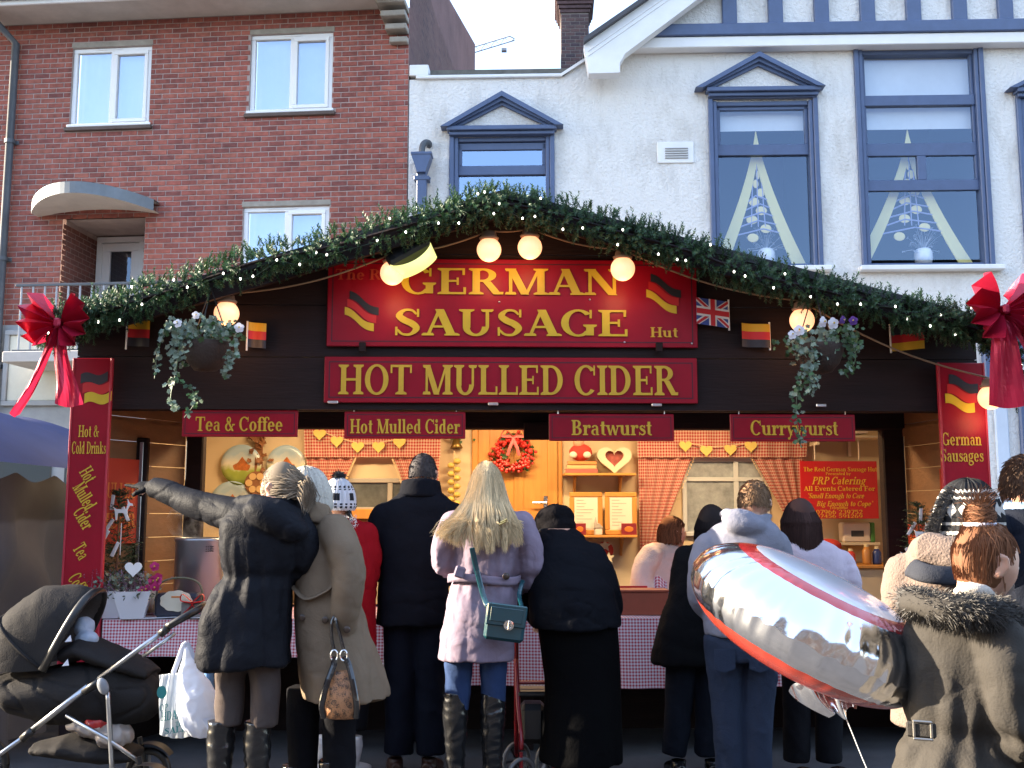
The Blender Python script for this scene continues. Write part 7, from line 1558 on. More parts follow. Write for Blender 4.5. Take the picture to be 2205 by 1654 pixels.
# ---- 6 stooping woman in black with the walker
M_blk = fab('black_quilted_coat', (.006, .0065, .009), .75, .2, 140, .35, 7); M_blks = fab('black_skirt', (.003, .003, .0035), .9)
p = Person('stooping person in black quilted coat, hat and long skirt leaning on a wheeled walker', 5.75, 1245, 20)
rs = [(1138, 1200, 36, .12, .10), (1160, 1208, 54, .14, .07), (1195, 1216, 72, .17, .04), (1240, 1224, 84, .19, 0), (1290, 1233, 92, .21, -.02), (1335, 1240, 97, .22, -.02), (1350, 1241, 97, .22, -.02)]
p.head(1193, 1142, .20, 8, -28, 0, .98, p.pt(1202, 1172, .08)); p.coat(rs, [[(1165, 1195, .06, 30), (1148, 1250, .10, 31), (1142, 1300, .16, 28), (1160, 1335, .26, 22)], [(1275, 1200, .05, 32), (1302, 1260, .03, 33), (1308, 1310, .12, 30), (1290, 1340, .26, 23)]], M_blk, wr=.007, drape=.008)
mb = MB(); loft(mb, smooth_rings(p.rings([(1335, 1243, 88, .20), (1400, 1250, 84, .20), (1480, 1256, 80, .20), (1560, 1254, 83, .21), (1640, 1250, 88, .22)]), 4), 40); solid(mb, 'skirt', M_blks, p.root, .012, 2, lambda q: .012 * noise.noise(Vector((q.x * 12, q.y * 12, q.z * 1.5)))); p.leg_body([(1215, 1400, 0, 26), (1215, 1660, 0, 20)]); p.leg_body([(1280, 1400, 0, 26), (1280, 1660, 0, 20)]); p.shoe(1215, 0, .10, .055, 10, M_bootl, 'shoe'); p.shoe(1282, 0, .10, .055, 20, M_bootl, 'shoe')
for (x, y, dy) in ((1160, 1338, .27), (1288, 1343, .27)):
    hm = MB(); H_ = frame_to(p.pt(x, y, dy), (.0, 1, -.3), (0, 0, 1)); hand_mb(p.body, H_, .95, .75)
M_blkhat = mat('black_beret_felt', (.008, .007, .008), .95, bump=.6, bscale=60, spec=.05)
mb = MB(); mb.sphere(p.HM @ Vector((0, -.03, .045)), (.118, .128, .085), 28, 16, M=p.HM.to_3x3()); mb.sphere(p.HM @ Vector((0, -.06, -.01)), (.10, .085, .08), 20, 12, M=p.HM.to_3x3()); mb.tube([p.HM @ Vector((.03, -.05, .12)), p.HM @ Vector((.035, -.055, .15))], [.012, .006], 8); solid(mb, 'beret', M_blkhat, p.root, .008, 2, lambda q: .006 * noise.noise(q * 18)); p.done()
# ---- 7 stallholder in pink fleece behind the counter
M_pinkf = fab('pale_pink_fleece', (.60, .47, .42), .95, .7, 120, .3, 8, .4); M_auburn = mat('brown_bob_hair', (.16, .065, .03), .7, spec=.15, isl=.4)
p = Person('stallholder in pale pink fleece with short brown hair serving behind the counter', 7.75, 1415, -70); p.loc.z = .0
rs = [(1168, 1428, 26, .08), (1186, 1424, 44, .12), (1215, 1414, 50, .14), (1255, 1408, 50, .15), (1300, 1406, 48, .15), (1360, 1406, 48, .15)]
p.head(1449, 1148, 0, -8, 4, 0, 1.0, p.pt(1430, 1180)); p.coat(rs, [[(1402, 1196, -.10, 25), (1385, 1228, -.15, 24), (1388, 1262, -.18, 22), (1415, 1285, -.22, 19)], [(1440, 1200, .12, 24), (1460, 1250, .12, 22), (1468, 1290, .0, 18)]], M_pinkf, 'fleece', phi=0., wr=.004, drape=0)
HR = frame_to(p.pt(1418, 1286, -.23), (.9, -.3, -.2)); hand_mb(p.body, HR, .95, .6); p.legs([[(1392, 1340, 0, 24), (1392, 1395, 0, 20), (1392, 1440, 0, 18)], [(1425, 1340, 0, 24), (1425, 1395, 0, 20), (1425, 1440, 0, 18)]], M_charc)
f = MB(); cs = []
for k in range(1500):
    d = Vector((random.gauss(0, 1), random.gauss(-.2, 1), random.gauss(.3, .9))).normalized()
    if (d.y > .35 and d.z < .45) or d.z < -.5: continue
    a = Vector((d.x * .088, d.y * .106, d.z * .128)); e_ = Vector((d.x * .10, min(.03, d.y * .12) - .01, -.085 + .03 * random.random())); cs.append([p.HM @ a, p.HM @ (a * 1.06 + Vector((0, -.01, -.02))), p.HM @ ((a * 1.05).lerp(e_, .6)), p.HM @ e_])
strands(f, cs, .0034); f.sphere(p.HM @ Vector((0, -.014, .012)), (.080, .092, .118), 24, 16, M=p.HM.to_3x3()); f.build('hair', M_auburn, p.root, smooth=True); p.done()
# ---- 8 woman in long black coat
p = Person('dark haired person in long black coat next to the grey hooded man', 6.15, 1490, -10); M_blkc = fab('plain_black_coat', (.007, .007, .008), .85); M_darkhair = mat('black_brown_hair', (.018, .012, .011), .7, spec=.15, isl=.4)
rs = [(1168, 1530, 30, .09), (1186, 1522, 50, .13), (1225, 1512, 56, .15), (1275, 1503, 60, .16), (1330, 1492, 68, .17), (1385, 1482, 72, .18), (1428, 1476, 70, .18)]
p.head(1534, 1133, 0, -20, 6, 0, .96, p.pt(1528, 1175)); p.coat(rs, [[(1478, 1200, 0, 26), (1468, 1245, 0, 26), (1468, 1290, .06, 23), (1480, 1310, .2, 19)], [(1560, 1200, 0, 26), (1570, 1250, 0, 25), (1560, 1300, .1, 20)]], M_blkc, drape=.016); p.legs([[(1468, 1410, 0, 32), (1462, 1500, 0, 29), (1456, 1580, 0, 27), (1450, 1625, 0, 25)], [(1530, 1410, 0, 32), (1528, 1500, 0, 29), (1525, 1580, 0, 27), (1522, 1625, 0, 25)]], fab('dark_jeans', (.010, .012, .018))); p.shoe(1450, 0, .1, .058, -10, M_bootl, 'shoe'); p.shoe(1522, 0, .1, .058, 8, M_bootl, 'shoe')
def bob(p, m, low=-.14, n=1500, spread=1.12, w=.0032):
    f = MB(); cs = []
    for k in range(n):
        d = Vector((random.gauss(0, 1), random.gauss(-.3, 1), random.gauss(.3, .9))).normalized()
        if (d.y > .4 and d.z < .5) or d.z < -.4: continue
        a = Vector((d.x * .086, d.y * .105, d.z * .126)); s_ = Vector((d.x, d.y - .2, 0)); s_ = s_.normalized() if s_.length > .01 else Vector((0, -1, 0)); l_ = low + random.gauss(0, .02)
        e1 = Vector((s_.x * .092 * spread, min(s_.y * .108 * spread, .03), -.02)); e2 = Vector((s_.x * .085 * spread + random.gauss(0, .008), min(s_.y * .098 * spread, .02) - .01, l_)); cs.append([p.HM @ q for q in crv([a, a.lerp(e1, .6) * 1.05, e1, e2], 7)])
    strands(f, cs, w); f.sphere(p.HM @ Vector((0, -.012, .012)), (.082, .095, .119), 24, 16, M=p.HM.to_3x3()); f.sphere(p.HM @ Vector((0, -.035, low * .45)), (.078, .062, abs(low) * .55), 20, 12, M=p.HM.to_3x3()); return f.build('hair', m, p.root, smooth=True)
bob(p, M_darkhair, -.12); p.done()
# ---- 9 man in the grey hoodie
M_hood = fab('grey_marl_hoodie', (.20, .20, .24), .95, .4, 200, .3, 7, .25); M_denimd = fab('dark_blue_denim', (.026, .034, .056), .9, .4, 260); M_brownh = mat('short_brown_hair', (.15, .085, .045), .7, spec=.15, isl=.4)
p = Person('man in grey hooded sweatshirt and blue jeans beside the foil balloon', 5.6, 1600, -14)
rs = [(1118, 1610, 44, .10), (1138, 1604, 72, .125), (1168, 1597, 88, .145), (1215, 1593, 88, .155), (1270, 1592, 83, .155), (1330, 1595, 80, .16), (1368, 1598, 78, .16)]
def hood2(mb):      # hood lying on the shoulders: broad soft bag with a rolled edge round the neck
    mb.sphere(p.pt(1602, 1130, -.11), (.118, .062, .062), 28, 18, M=Matrix.Rotation(R(8), 3, 'Y')); mb.sphere(p.pt(1592, 1118, -.10), (.10, .06, .06), 24, 16)
    mb.tube([p.pt(1556, 1108, .04), p.pt(1566, 1104, -.06), p.pt(1600, 1112, -.125), p.pt(1640, 1118, -.08), p.pt(1656, 1112, .04)], [.022, .026, .028, .024, .018], 14)
p.head(1625, 1085, .03, -14, -10, 0, 1.0, p.pt(1612, 1130)); p.coat(rs, [[(1525, 1180, 0, 33), (1512, 1230, -.02, 32), (1512, 1290, .02, 29), (1545, 1330, .2, 24)], [(1668, 1172, 0, 33), (1684, 1240, -.02, 31), (1684, 1310, -.02, 28), (1668, 1372, -.03, 23), (1655, 1398, -.04, 20)]], M_hood, 'hoodie', wr=.006, drape=0, extra=hood2, voxel=.010)
HR = frame_to(p.pt(1655, 1400, -.04), p.pt(1622, 1424, -.06) - p.pt(1655, 1400, -.04), (0, -1, .3)); hand_mb(p.body, HR, 1.0, .5, None, -1)
p.legs([[(1556, 1370, 0, 38), (1560, 1430, 0, 36), (1566, 1520, 0, 33), (1572, 1610, 0, 31), (1574, 1690, 0, 30)], [(1638, 1370, 0, 38), (1638, 1430, 0, 37), (1630, 1520, 0, 34), (1628, 1610, 0, 32), (1626, 1690, 0, 31)]], M_denimd, 'jeans', [(1350, 1597, 70, .13), (1390, 1597, 74, .145), (1420, 1597, 74, .14)], .008)
for x in (1560, 1636): f = MB(); f.grid(lambda s, t: p.pt(x - 22 + 44 * s, 1398 + (42 + 8 * (1 - abs(2 * s - 1))) * t, -.150 + .010 * (2 * s - 1) ** 2), 6, 4); o = f.build('back_pocket', M_denimd, p.root); sm_ = o.modifiers.new('t', 'SOLIDIFY'); sm_.thickness = .008
p.shoe(1574, 0, .1, .06, -10, M_brshoe, 'shoe'); p.shoe(1626, 0, .1, .06, 10, M_brshoe, 'shoe'); p.cap_hair(M_brownh, .018, 1.03, -.28, 2200); p.done(.007)
# ---- 10 woman with dark bob in pale jacket
p = Person('woman with dark shoulder length hair in pale jacket behind the balloon', 5.95, 1740, 8); M_pale = fab('pale_pink_jacket', (.52, .44, .50), .8)
rs = [(1160, 1728, 36, .10), (1178, 1736, 66, .125), (1210, 1744, 82, .145), (1260, 1748, 82, .155), (1320, 1750, 80, .16), (1390, 1750, 82, .17)]
p.head(1722, 1122, 0, 12, 0, 0, 1.0, p.pt(1728, 1165)); p.coat(rs, [[(1668, 1210, 0, 30), (1655, 1270, 0, 28), (1670, 1320, .15, 23)], [(1812, 1215, 0, 30), (1828, 1270, 0, 28), (1815, 1320, .15, 23)]], M_pale, 'jacket'); bob(p, mat('dark_brown_hair', (.045, .022, .018), .7, spec=.15, isl=.4), -.17, 1900, 1.22); p.legs([[(1715, 1370, 0, 33), (1715, 1480, 0, 29), (1715, 1640, 0, 26)], [(1785, 1370, 0, 33), (1785, 1480, 0, 29), (1785, 1640, 0, 26)]], M_charc); p.shoe(1715, 0, .1, .058, -8, M_bootl, 'shoe'); p.shoe(1785, 0, .1, .058, 8, M_bootl, 'shoe'); p.done()
# ---- 11 person in patterned beanie and beige fleece
def fair_mat():
    m = bpy.data.materials.new('patterned_knit'); m.use_nodes = True; nt = m.node_tree; L = nt.links.new; b = nt.nodes['Principled BSDF']; b.inputs['Roughness'].default_value = .95
    uv = nd(nt, 'ShaderNodeUVMap'); s = nd(nt, 'ShaderNodeSeparateXYZ'); L(uv.outputs[0], s.inputs[0]); N = lambda op, a, b_: (lambda n: ([L(x.outputs[0] if hasattr(x, 'outputs') else x, n.inputs[i]) if not isinstance(x, float) else setattr(n.inputs[i], 'default_value', x) for i, x in enumerate((a, b_)) if x is not None], n)[1])(nd(nt, 'ShaderNodeMath', operation=op))
    X, Y_ = s.outputs['X'], s.outputs['Y']
    fx = N('ABSOLUTE', N('SUBTRACT', N('FRACT', N('MULTIPLY', X, 16.), None), .5), None); fy = N('ABSOLUTE', N('MULTIPLY', N('SUBTRACT', Y_, .62), 4.2), None); dia = N('LESS_THAN', N('ADD', fx, fy), .42)
    tot = dia
    for lo, hi in ((.36, .40), (.46, .49), (.76, .79), (.86, .90)): tot = N('MAXIMUM', tot, N('MULTIPLY', N('GREATER_THAN', Y_, lo), N('LESS_THAN', Y_, hi)))
    mx = nd(nt, 'ShaderNodeMix', data_type='RGBA'); mx.inputs[6].default_value = (.014, .014, .016, 1); mx.inputs[7].default_value = (.66, .62, .56, 1); L(tot.outputs[0], mx.inputs[0]); L(mx.outputs[2], b.inputs['Base Color']); n = nd(nt, 'ShaderNodeTexNoise'); n.inputs['Scale'].default_value = 140; bp = nd(nt, 'ShaderNodeBump'); bp.inputs['Strength'].default_value = .7; bp.inputs['Distance'].default_value = .008; L(n.outputs[0], bp.inputs['Height']); L(bp.outputs[0], b.inputs['Normal']); return m
M_beigef = fab('beige_fleece', (.165, .125, .105), .95, .6, 130, .3, 8, .3); M_dfur = mat('dark_grey_fur', (.06, .055, .05), .8, isl=.6)
p = Person('person in black and white patterned beanie and beige fleece behind the girl', 3.75, 2060, 30)
rs = [(1170, 2050, 66, .11), (1195, 2040, 98, .13), (1240, 2032, 104, .15), (1320, 2035, 108, .17), (1420, 2040, 112, .18), (1560, 2045, 116, .19)]
def coll(mb): mb.tube([p.pt(1985, 1185, -.02), p.pt(2000, 1180, -.14), p.pt(2045, 1190, -.17), p.pt(2090, 1200, -.10)], [(.05, .05), (.06, .06), (.06, .06), (.045, .05)], 16)
p.head(2085, 1128, 0, 15, 0, 0, 1.0, p.pt(2068, 1195)); p.coat(rs, [[(1950, 1235, 0, 45), (1945, 1330, 0, 42), (1965, 1420, .1, 36)], [(2130, 1235, 0, 45), (2145, 1330, 0, 42), (2130, 1430, .1, 36)]], M_beigef, 'fleece', extra=coll)
knit_hat(p, fair_mat(), 'beanie', 1.2, -.05, 1.05); f = MB(); A_ = [R(-135 + 270 * k / 420) for k in range(420)]
P_ = [p.HM @ Vector((.108 * math.sin(a), .02 - .05 * math.cos(a) + .05, .125 * math.cos(a) + .0)) for a in A_]; fur(f, P_, [(q - p.HM.translation).normalized() + Vector((0, .2, .1)) for q in P_], .03, .0014, .45, 12); f.tube([P_[k] for k in range(0, 420, 20)], .016, 8); f.build('fur_trim', M_dfur, p.root)
f = MB(); f.tube(crv([p.pt(1962, 1222, -.15), p.pt(1995, 1235, -.215), p.pt(2050, 1240, -.22), p.pt(2100, 1235, -.16)], 14), [(.036, .016)] * 15, 10, up=(0, -1, 0)); f.build('scarf', fab('charcoal_scarf', (.035, .037, .045)), p.root, smooth=True)
p.legs([[(2010, 1540, 0, 50), (2010, 1700, 0, 44), (2010, 1950, 0, 36)], [(2085, 1540, 0, 50), (2085, 1700, 0, 44), (2085, 1950, 0, 36)]], M_charc, voxel=.014); p.shoe(2010, 0, .1, .058, 20, M_bootl, 'shoe'); p.shoe(2085, 0, .1, .058, 35, M_bootl, 'shoe'); p.done()
# ---- 12 girl with the hair bun and fur collar
M_gcoat = fab('grey_green_coat', (.044, .040, .036), .75, .25, 140, .1, 9, .08); M_red_h = mat('auburn_hair', (.17, .075, .038), .7, spec=.15, isl=.45, trans=.1)
p = Person('girl with auburn hair bun in dark coat with fur trimmed hood', 3.0, 2085, -78)
rs = [(1296, 2085, 70, .10), (1322, 2080, 100, .12), (1365, 2075, 118, .14), (1420, 2072, 120, .15), (1480, 2066, 112, .145), (1550, 2058, 98, .135), (1585, 2056, 98, .135), (1640, 2060, 116, .16), (1710, 2066, 132, .185), (1800, 2072, 142, .20)]
p.head(2124, 1212, .0, 0, -16, 0, .95, p.pt(2095, 1300)); p.coat(rs, [[(2150, 1380, -.14, 52), (2168, 1450, -.18, 50), (2180, 1520, -.18, 46), (2196, 1590, -.14, 40), (2230, 1640, -.05, 34)], [(2010, 1370, .14, 48), (2000, 1450, .2, 44), (2040, 1530, .25, 38)]], M_gcoat, waist=p.pt(2056, 1570).z, wr=.007, drape=.02, phi=R(-20), voxel=.008, dz=1.6)
mb = MB(); C_ = crv([p.pt(1948, 1300, .06), p.pt(1978, 1298, -.10), p.pt(2040, 1312, -.18), p.pt(2110, 1316, -.19), p.pt(2160, 1324, -.12), p.pt(2180, 1340, .0)], 40); mb.tube(C_, [.026 + .016 * math.sin(math.pi * k / 40) for k in range(41)], 14); loft(mb, smooth_rings(p.rings([(1288, 2080, 50, .09), (1305, 2068, 88, .11), (1330, 2062, 108, .13), (1352, 2060, 104, .12)]), 3), 30); solid(mb, 'hood', M_gcoat, p.root, .009, 3, lambda q: .006 * noise.noise(q * 14))
f = MB(); P_ = []; N_ = []
for k in range(9000):
    c = C_[random.randrange(41)]; th = random.uniform(0, 6.28); o_ = Vector((random.gauss(0, .3), -math.cos(th), math.sin(th))).normalized(); P_.append(c + o_ * .034); N_.append(o_ + Vector((.1, -.1, -.15)))
fur(f, P_, N_, .024, .0011, .4); f.build('fur_trim', M_dfur, p.root)
mb = MB(); mb.tube([p.pt(2062, 1278, -.05), p.pt(2090, 1268, -.09), p.pt(2120, 1275, -.08), p.pt(2140, 1290, -.02)], [.016, .02, .02, .014], 10); mb.build('jumper_collar', fab('cream_jumper', (.5, .44, .38)), p.root, smooth=True)
f = MB(); cs = []; bun = p.HM @ Vector((.0, -.050, .125)); rr = random.Random(5)
for k in range(2600):
    d = Vector((rr.gauss(0, 1), rr.gauss(-.25, 1), rr.gauss(.1, .9))).normalized()
    if (d.y > .42 and d.z < .42) or d.z < -.62 or (abs(d.x) > .75 and d.z < .0 and d.y > -.1): continue
    a = Vector((d.x * .080, d.y * .100, d.z * .121)) * .95; m_ = a.normalized(); e_ = Vector((rr.gauss(0, .02), -.045 + rr.gauss(0, .015), .11)); mid = (a + e_) * .5; mid = mid.normalized() * max(mid.length, .102); cs.append([p.HM @ q for q in crv([a, a.lerp(mid, .6) + m_ * .008, mid, e_], 7)])
for k in range(700):
    u = Vector((rr.gauss(0, 1), rr.gauss(0, 1), rr.gauss(0, 1))).normalized(); ax = Vector((rr.gauss(0, .5), rr.gauss(0, .5), 1)).normalized(); r_ = rr.uniform(.025, .045); v = (u - ax * u.dot(ax)).normalized(); w_ = ax.cross(v)
    cs.append([bun + ax * rr.gauss(0, .0) + (v * math.cos(t) + w_ * math.sin(t)) * r_ + ax * .012 * math.sin(2 * t) for t in [j * .35 + rr.random() * .1 for j in range(9)]])
for k in range(60): u = Vector((rr.gauss(0, .6), rr.gauss(0, .6), 1)).normalized(); cs.append([bun + u * .03, bun + u * .06, bun + u * .085 + Vector((rr.gauss(0, .02), 0, rr.gauss(0, .01)))])
strands(f, cs, .0017); f.sphere(p.HM @ Vector((0, -.012, .012)), (.074, .088, .110), 24, 16, M=p.HM.to_3x3()); f.sphere(bun, .034, 14, 10); f.build('hair', M_red_h, p.root, smooth=True)
f = MB(); f.tube([bun + Vector((.04 * math.cos(t), .04 * math.sin(t), -.025)) for t in [k * .42 for k in range(16)]], .006, 6); f.build('hair_band', mat('white_band', (.6, .58, .66), .7), p.root)
c = p.pt(1990, 1572, -.16); f = MB(); f.bbox(-.045, .03, -.008, .008, -.02, .02, .005, Matrix.Translation(c) @ Matrix.Rotation(-.4, 4, 'Z')); o = f.build('belt_tab', M_gcoat, p.root); f = MB(); frame_ring(f, -.028, .022, -.026, .026, .007, -.014, -.008); b_ = f.build('buckle', mat('pewter', (.35, .33, .3), .35, 1.), o); b_.matrix_local = Matrix.Translation(c) @ Matrix.Rotation(-.4, 4, 'Z')
p.legs([[(2040, 1780, 0, 52), (2040, 2000, 0, 44), (2040, 2170, 0, 38)], [(2110, 1780, 0, 52), (2110, 2000, 0, 44), (2110, 2170, 0, 38)]], M_denimd, 'jeans', voxel=.014); p.shoe(2040, 0, .1, .055, 80, M_bootl, 'shoe'); p.shoe(2110, 0, .1, .055, 80, M_bootl, 'shoe'); p.done(.006)
# ---- 13 man at the edge with blue collar
p = Person('man with short brown hair, pale blue collar and dark jacket beside the hut corner', 4.4, 2235, -45); M_dj = fab('dark_blue_jacket', (.009, .011, .018), .7)
rs = [(1095, 2215, 48, .10), (1118, 2222, 84, .13), (1160, 2228, 96, .15), (1240, 2232, 96, .16), (1340, 2235, 92, .17), (1480, 2235, 94, .17)]
p.head(2212, 1050, 0, -12, -2, 0, 1.0, p.pt(2215, 1105)); p.coat(rs, [[(2140, 1140, -.05, 38), (2128, 1220, -.05, 36), (2150, 1300, .1, 30)], [(2315, 1140, 0, 38), (2330, 1220, 0, 36), (2310, 1300, .15, 30)]], M_dj, 'jacket', phi=R(-15))
f = MB(); f.grid(lambda s, t: p.pt(2212, 1092) + Vector(((.085 + .02 * (1 - t)) * math.sin(R(-150 + 300 * s)), -(.085 + .02 * (1 - t)) * math.cos(R(-150 + 300 * s)), -.03 + .05 * t)), 36, 4); o = f.build('shirt_collar', fab('pale_blue_shirt', (.20, .32, .52)), p.root, smooth=True); sm_ = o.modifiers.new('t', 'SOLIDIFY'); sm_.thickness = .006
p.legs([[(2200, 1460, 0, 44), (2200, 1600, 0, 40), (2200, 1830, 0, 34)], [(2270, 1460, 0, 44), (2270, 1600, 0, 40), (2270, 1830, 0, 34)]], M_charc, voxel=.014); p.shoe(2200, 0, .1, .058, 40, M_brshoe, 'shoe'); p.shoe(2270, 0, .1, .058, 50, M_brshoe, 'shoe'); p.cap_hair(mat('dark_brown_short_hair', (.075, .042, .026), .7, spec=.15, isl=.45), .035, 1.07, -.32, 2400, .0026); p.done(.007)
# ================================================================ foil balloon
BY = 3.3; bc = atY(1742, 1338, BY); bal = thing('foil_balloon', 'big silver foil balloon with red printed faces floating before the crowd', 'balloon', bc)
axM = (atY(1984, 1448, BY + .05) - atY(1500, 1232, BY - .05)); RB = axM.length / 2; ax = axM.normalized(); nb = Vector((math.sin(R(24)), -.20, math.cos(R(24)))); nb = (nb - ax * nb.dot(ax)).normalized(); ay = nb.cross(ax)
def bsurf(a, th, sd, off=0.):
    ir = .35 + .65 * abs(math.sin(th * 3.7 + 1) * math.sin(th * 8.3)); w_ = math.sin(th * 38 + 2.2 * math.sin(th * 5) + math.sin(th * 11))
    pk = .004 * a ** 14 * w_
    t = .158 * (max(0., 1 - a ** 3.0)) ** .56; t += .0065 * a ** 7 * w_ * ir * (1 - a ** 16)
    r = RB * a * (1 - .010 * abs(math.sin(th * 19 + 1.1 * math.sin(th * 5))) * a ** 10)
    p = ax * (r * math.cos(th)) + ay * (r * math.sin(th)) + nb * (sd * (t + off) + pk); return p
M_mir = mat('silver_foil', (.88, .89, .92), .15, 1., bump=.22, bscale=13); M_bred = mat('red_foil_print', (.52, .03, .03), .16, .35, coat=.5); M_borg = mat('orange_red_foil_print', (.42, .05, .03), .25, .3, coat=.3); M_bwht = mat('white_foil_print', (.75, .76, .8), .2, .2, coat=.5); M_bblu = mat('blue_foil_print', (.10, .25, .65), .2, .2, coat=.5)
NA, NT = 46, 352
def bzone(a, th, sd):
    if sd < 0: return 'o' if a < .90 else 's'
    w = .74
    if a > w: return 's'
    if a > w - .14: return 'r'
    return 'w'
zones = {}
for sd in (1, -1):
    for i in range(NA):
        for j in range(NT):
            a0, a1 = i / NA, (i + 1) / NA; t0, t1 = 2 * math.pi * j / NT, 2 * math.pi * (j + 1) / NT; z = bzone((a0 + a1) / 2, (t0 + t1) / 2, sd); zones.setdefault((z, sd), []).append((i, j))
for (z, sd), cells in zones.items():
    idx = {}; vs = []; fs = []
    def gi(i, j):
        k = (i, j % NT)
        if k not in idx: idx[k] = len(vs); vs.append(bsurf(i / NA, 2 * math.pi * (j % NT) / NT, sd))
        return idx[k]
    for i, j in cells:
        q = (gi(i, j), gi(i + 1, j), gi(i + 1, j + 1), gi(i, j + 1)); q = q if sd > 0 else q[::-1]; q2 = tuple(dict.fromkeys(q))
        if len(q2) > 2: fs.append(q2)
    mb = MB().add(vs, fs); mb.build({'s': 'foil_rim', 'r': 'red_band', 'w': 'white_panel', 'o': 'red_face'}[z], {'s': M_mir, 'r': M_bred, 'w': M_bwht, 'o': M_borg}[z], bal, smooth=True)
for k in range(9): mb = MB(); th = -.9 + k * .1; mb.grid(lambda s, t: bsurf(.42 + .07 * s, th + .06 * t, 1, .003), 3, 3); mb.build('blue_patch', M_bblu, bal, smooth=True)
mb = MB(); tp = atY(1775, 1452, BY - .06) - bc; te_ = atY(1815, 1532, BY - .08) - bc; sdv = Vector((.11, 0, .05))
mb.grid(lambda s, t: tp.lerp(te_, t) + sdv * ((s - .5) * 2 * (1 - .62 * t ** 1.5)) + Vector((0, .025 * math.sin(s * 19 + t * 3) * (1 - .3 * t) - .03 * math.sin(s * 3.14), .012 * math.sin(s * 11))), 40, 14); mb.build('foil_tail', M_mir, bal, smooth=True)
mb = MB(); g_end = Vector((pxX(2225, 2.95), 2.95, CAMH - 560 * 2.95 / FPX)) - bc; mb.tube(crv([te_, te_ + Vector((.1, -.05, -.25)), (te_ + g_end) / 2 + Vector((0, -.1, -.3)), g_end], 24), .0018, 5); mb.build('ribbon_string', mat('white_ribbon', (.7, .7, .7), .5), bal)
# ================================================================ handbags
M_teal = mat('teal_patent_leather', (.007, .055, .07), .2, spec=.6, coat=.6, bump=.05, bscale=30); M_nick = mat('nickel', (.65, .64, .62), .2, 1.)
o = thing('shoulder_bag', 'teal patent shoulder bag with round clasp on the lilac coat', 'handbag', atY(1088, 1338, 5.45)); KB = 5.45 / FPX; Mt = Matrix.Rotation(R(7), 4, 'Y')
MB().bbox(-.104, .104, -.035, .045, -.098, .085, .016, Mt).build('bag_body', M_teal, o); fl_ = MB().bbox(-.100, .106, -.047, -.035, -.022, .090, .010, Mt).build('flap', M_teal, o); MB().bbox(-.08, .085, -.052, -.0475, .0, .072, .004, Mt).build('flap_panel', M_teal, fl_)
f = MB(); f.lathe([(.006, 0), (.018, 0), (.026, .004), (.026, .010), (.016, .012), (.006, .009)], 22, M=Mt @ Matrix.Translation((.02, -.047, -.012)) @ Matrix.Rotation(math.pi / 2, 4, 'X')); f.bbox(.015, .025, -.066, -.054, -.035, .012, .003, Mt); f.build('clasp', M_nick, o, smooth=False)
S0 = [atY(x, y, Y) - o.location for x, y, Y in ((1016, 1180, 5.46), (1026, 1225, 5.50), (1040, 1280, 5.48), (1050, 1306, 5.45))]; f = MB(); f.tube(crv(S0, 14), [(.014, .004)] * 15, 8, up=(0, -1, 0)); f.tube(crv([atY(x, y, Y) - o.location for x, y, Y in ((1126, 1250, 5.63), (1118, 1280, 5.55), (1124, 1308, 5.46))], 10), [(.012, .004)] * 11, 8, up=(0, -1, 0)); f.build('strap', M_teal, o)
for q in (S0[-1],): f = MB(); f.tube([q + Vector((.012 * math.cos(t), 0, .012 * math.sin(t))) for t in [k * .5 for k in range(14)]], .003, 6); f.build('ring', M_nick, o)
def leopard():
    m = bpy.data.materials.new('leopard_print'); m.use_nodes = True; nt = m.node_tree; L = nt.links.new; b = nt.nodes['Principled BSDF']; b.inputs['Roughness'].default_value = .6; tc = nd(nt, 'ShaderNodeTexCoord'); v = nd(nt, 'ShaderNodeTexVoronoi'); v.inputs['Scale'].default_value = 42; n = nd(nt, 'ShaderNodeTexNoise'); n.inputs['Scale'].default_value = 40; mxv = nd(nt, 'ShaderNodeMix', data_type='VECTOR'); mxv.inputs[0].default_value = .06; L(tc.outputs['Object'], mxv.inputs[4]); L(n.outputs['Color'], mxv.inputs[5]); L(mxv.outputs[1], v.inputs['Vector'])
    cr = nd(nt, 'ShaderNodeValToRGB'); e = cr.color_ramp.elements; e[0].position = .0; e[0].color = (.16, .055, .02, 1); e[1].position = .7; e[1].color = (.34, .15, .06, 1)
    for p_, c in ((.16, (.16, .055, .02)), (.20, (.008, .006, .005)), (.42, (.008, .006, .005)), (.46, (.34, .15, .06))): q = e.new(p_); q.color = (*c, 1)
    L(v.outputs['Distance'], cr.inputs[0]); L(cr.outputs[0], b.inputs['Base Color']); return m
o = thing('leopard_bag', 'leopard print handbag with black patent handles held by the beige coat', 'handbag', atY(735, 1495, 4.87)); M_pat = mat('black_patent', (.010, .010, .012), .15, spec=.6, coat=.6, bump=.1, bscale=25)
mb = MB(); loft(mb, smooth_rings([(Vector((.005, 0, -.105)), .068, .05, 0), (Vector((.004, 0, -.06)), .080, .062, 0), (Vector((.0, 0, .0)), .078, .055, 0), (Vector((-.006, 0, .06)), .062, .035, 0), (Vector((-.01, 0, .105)), .046, .018, 0)], 4), 30); solid(mb, 'bag_body', leopard(), o, .008, 1, lambda q: .004 * noise.noise(q * 30))
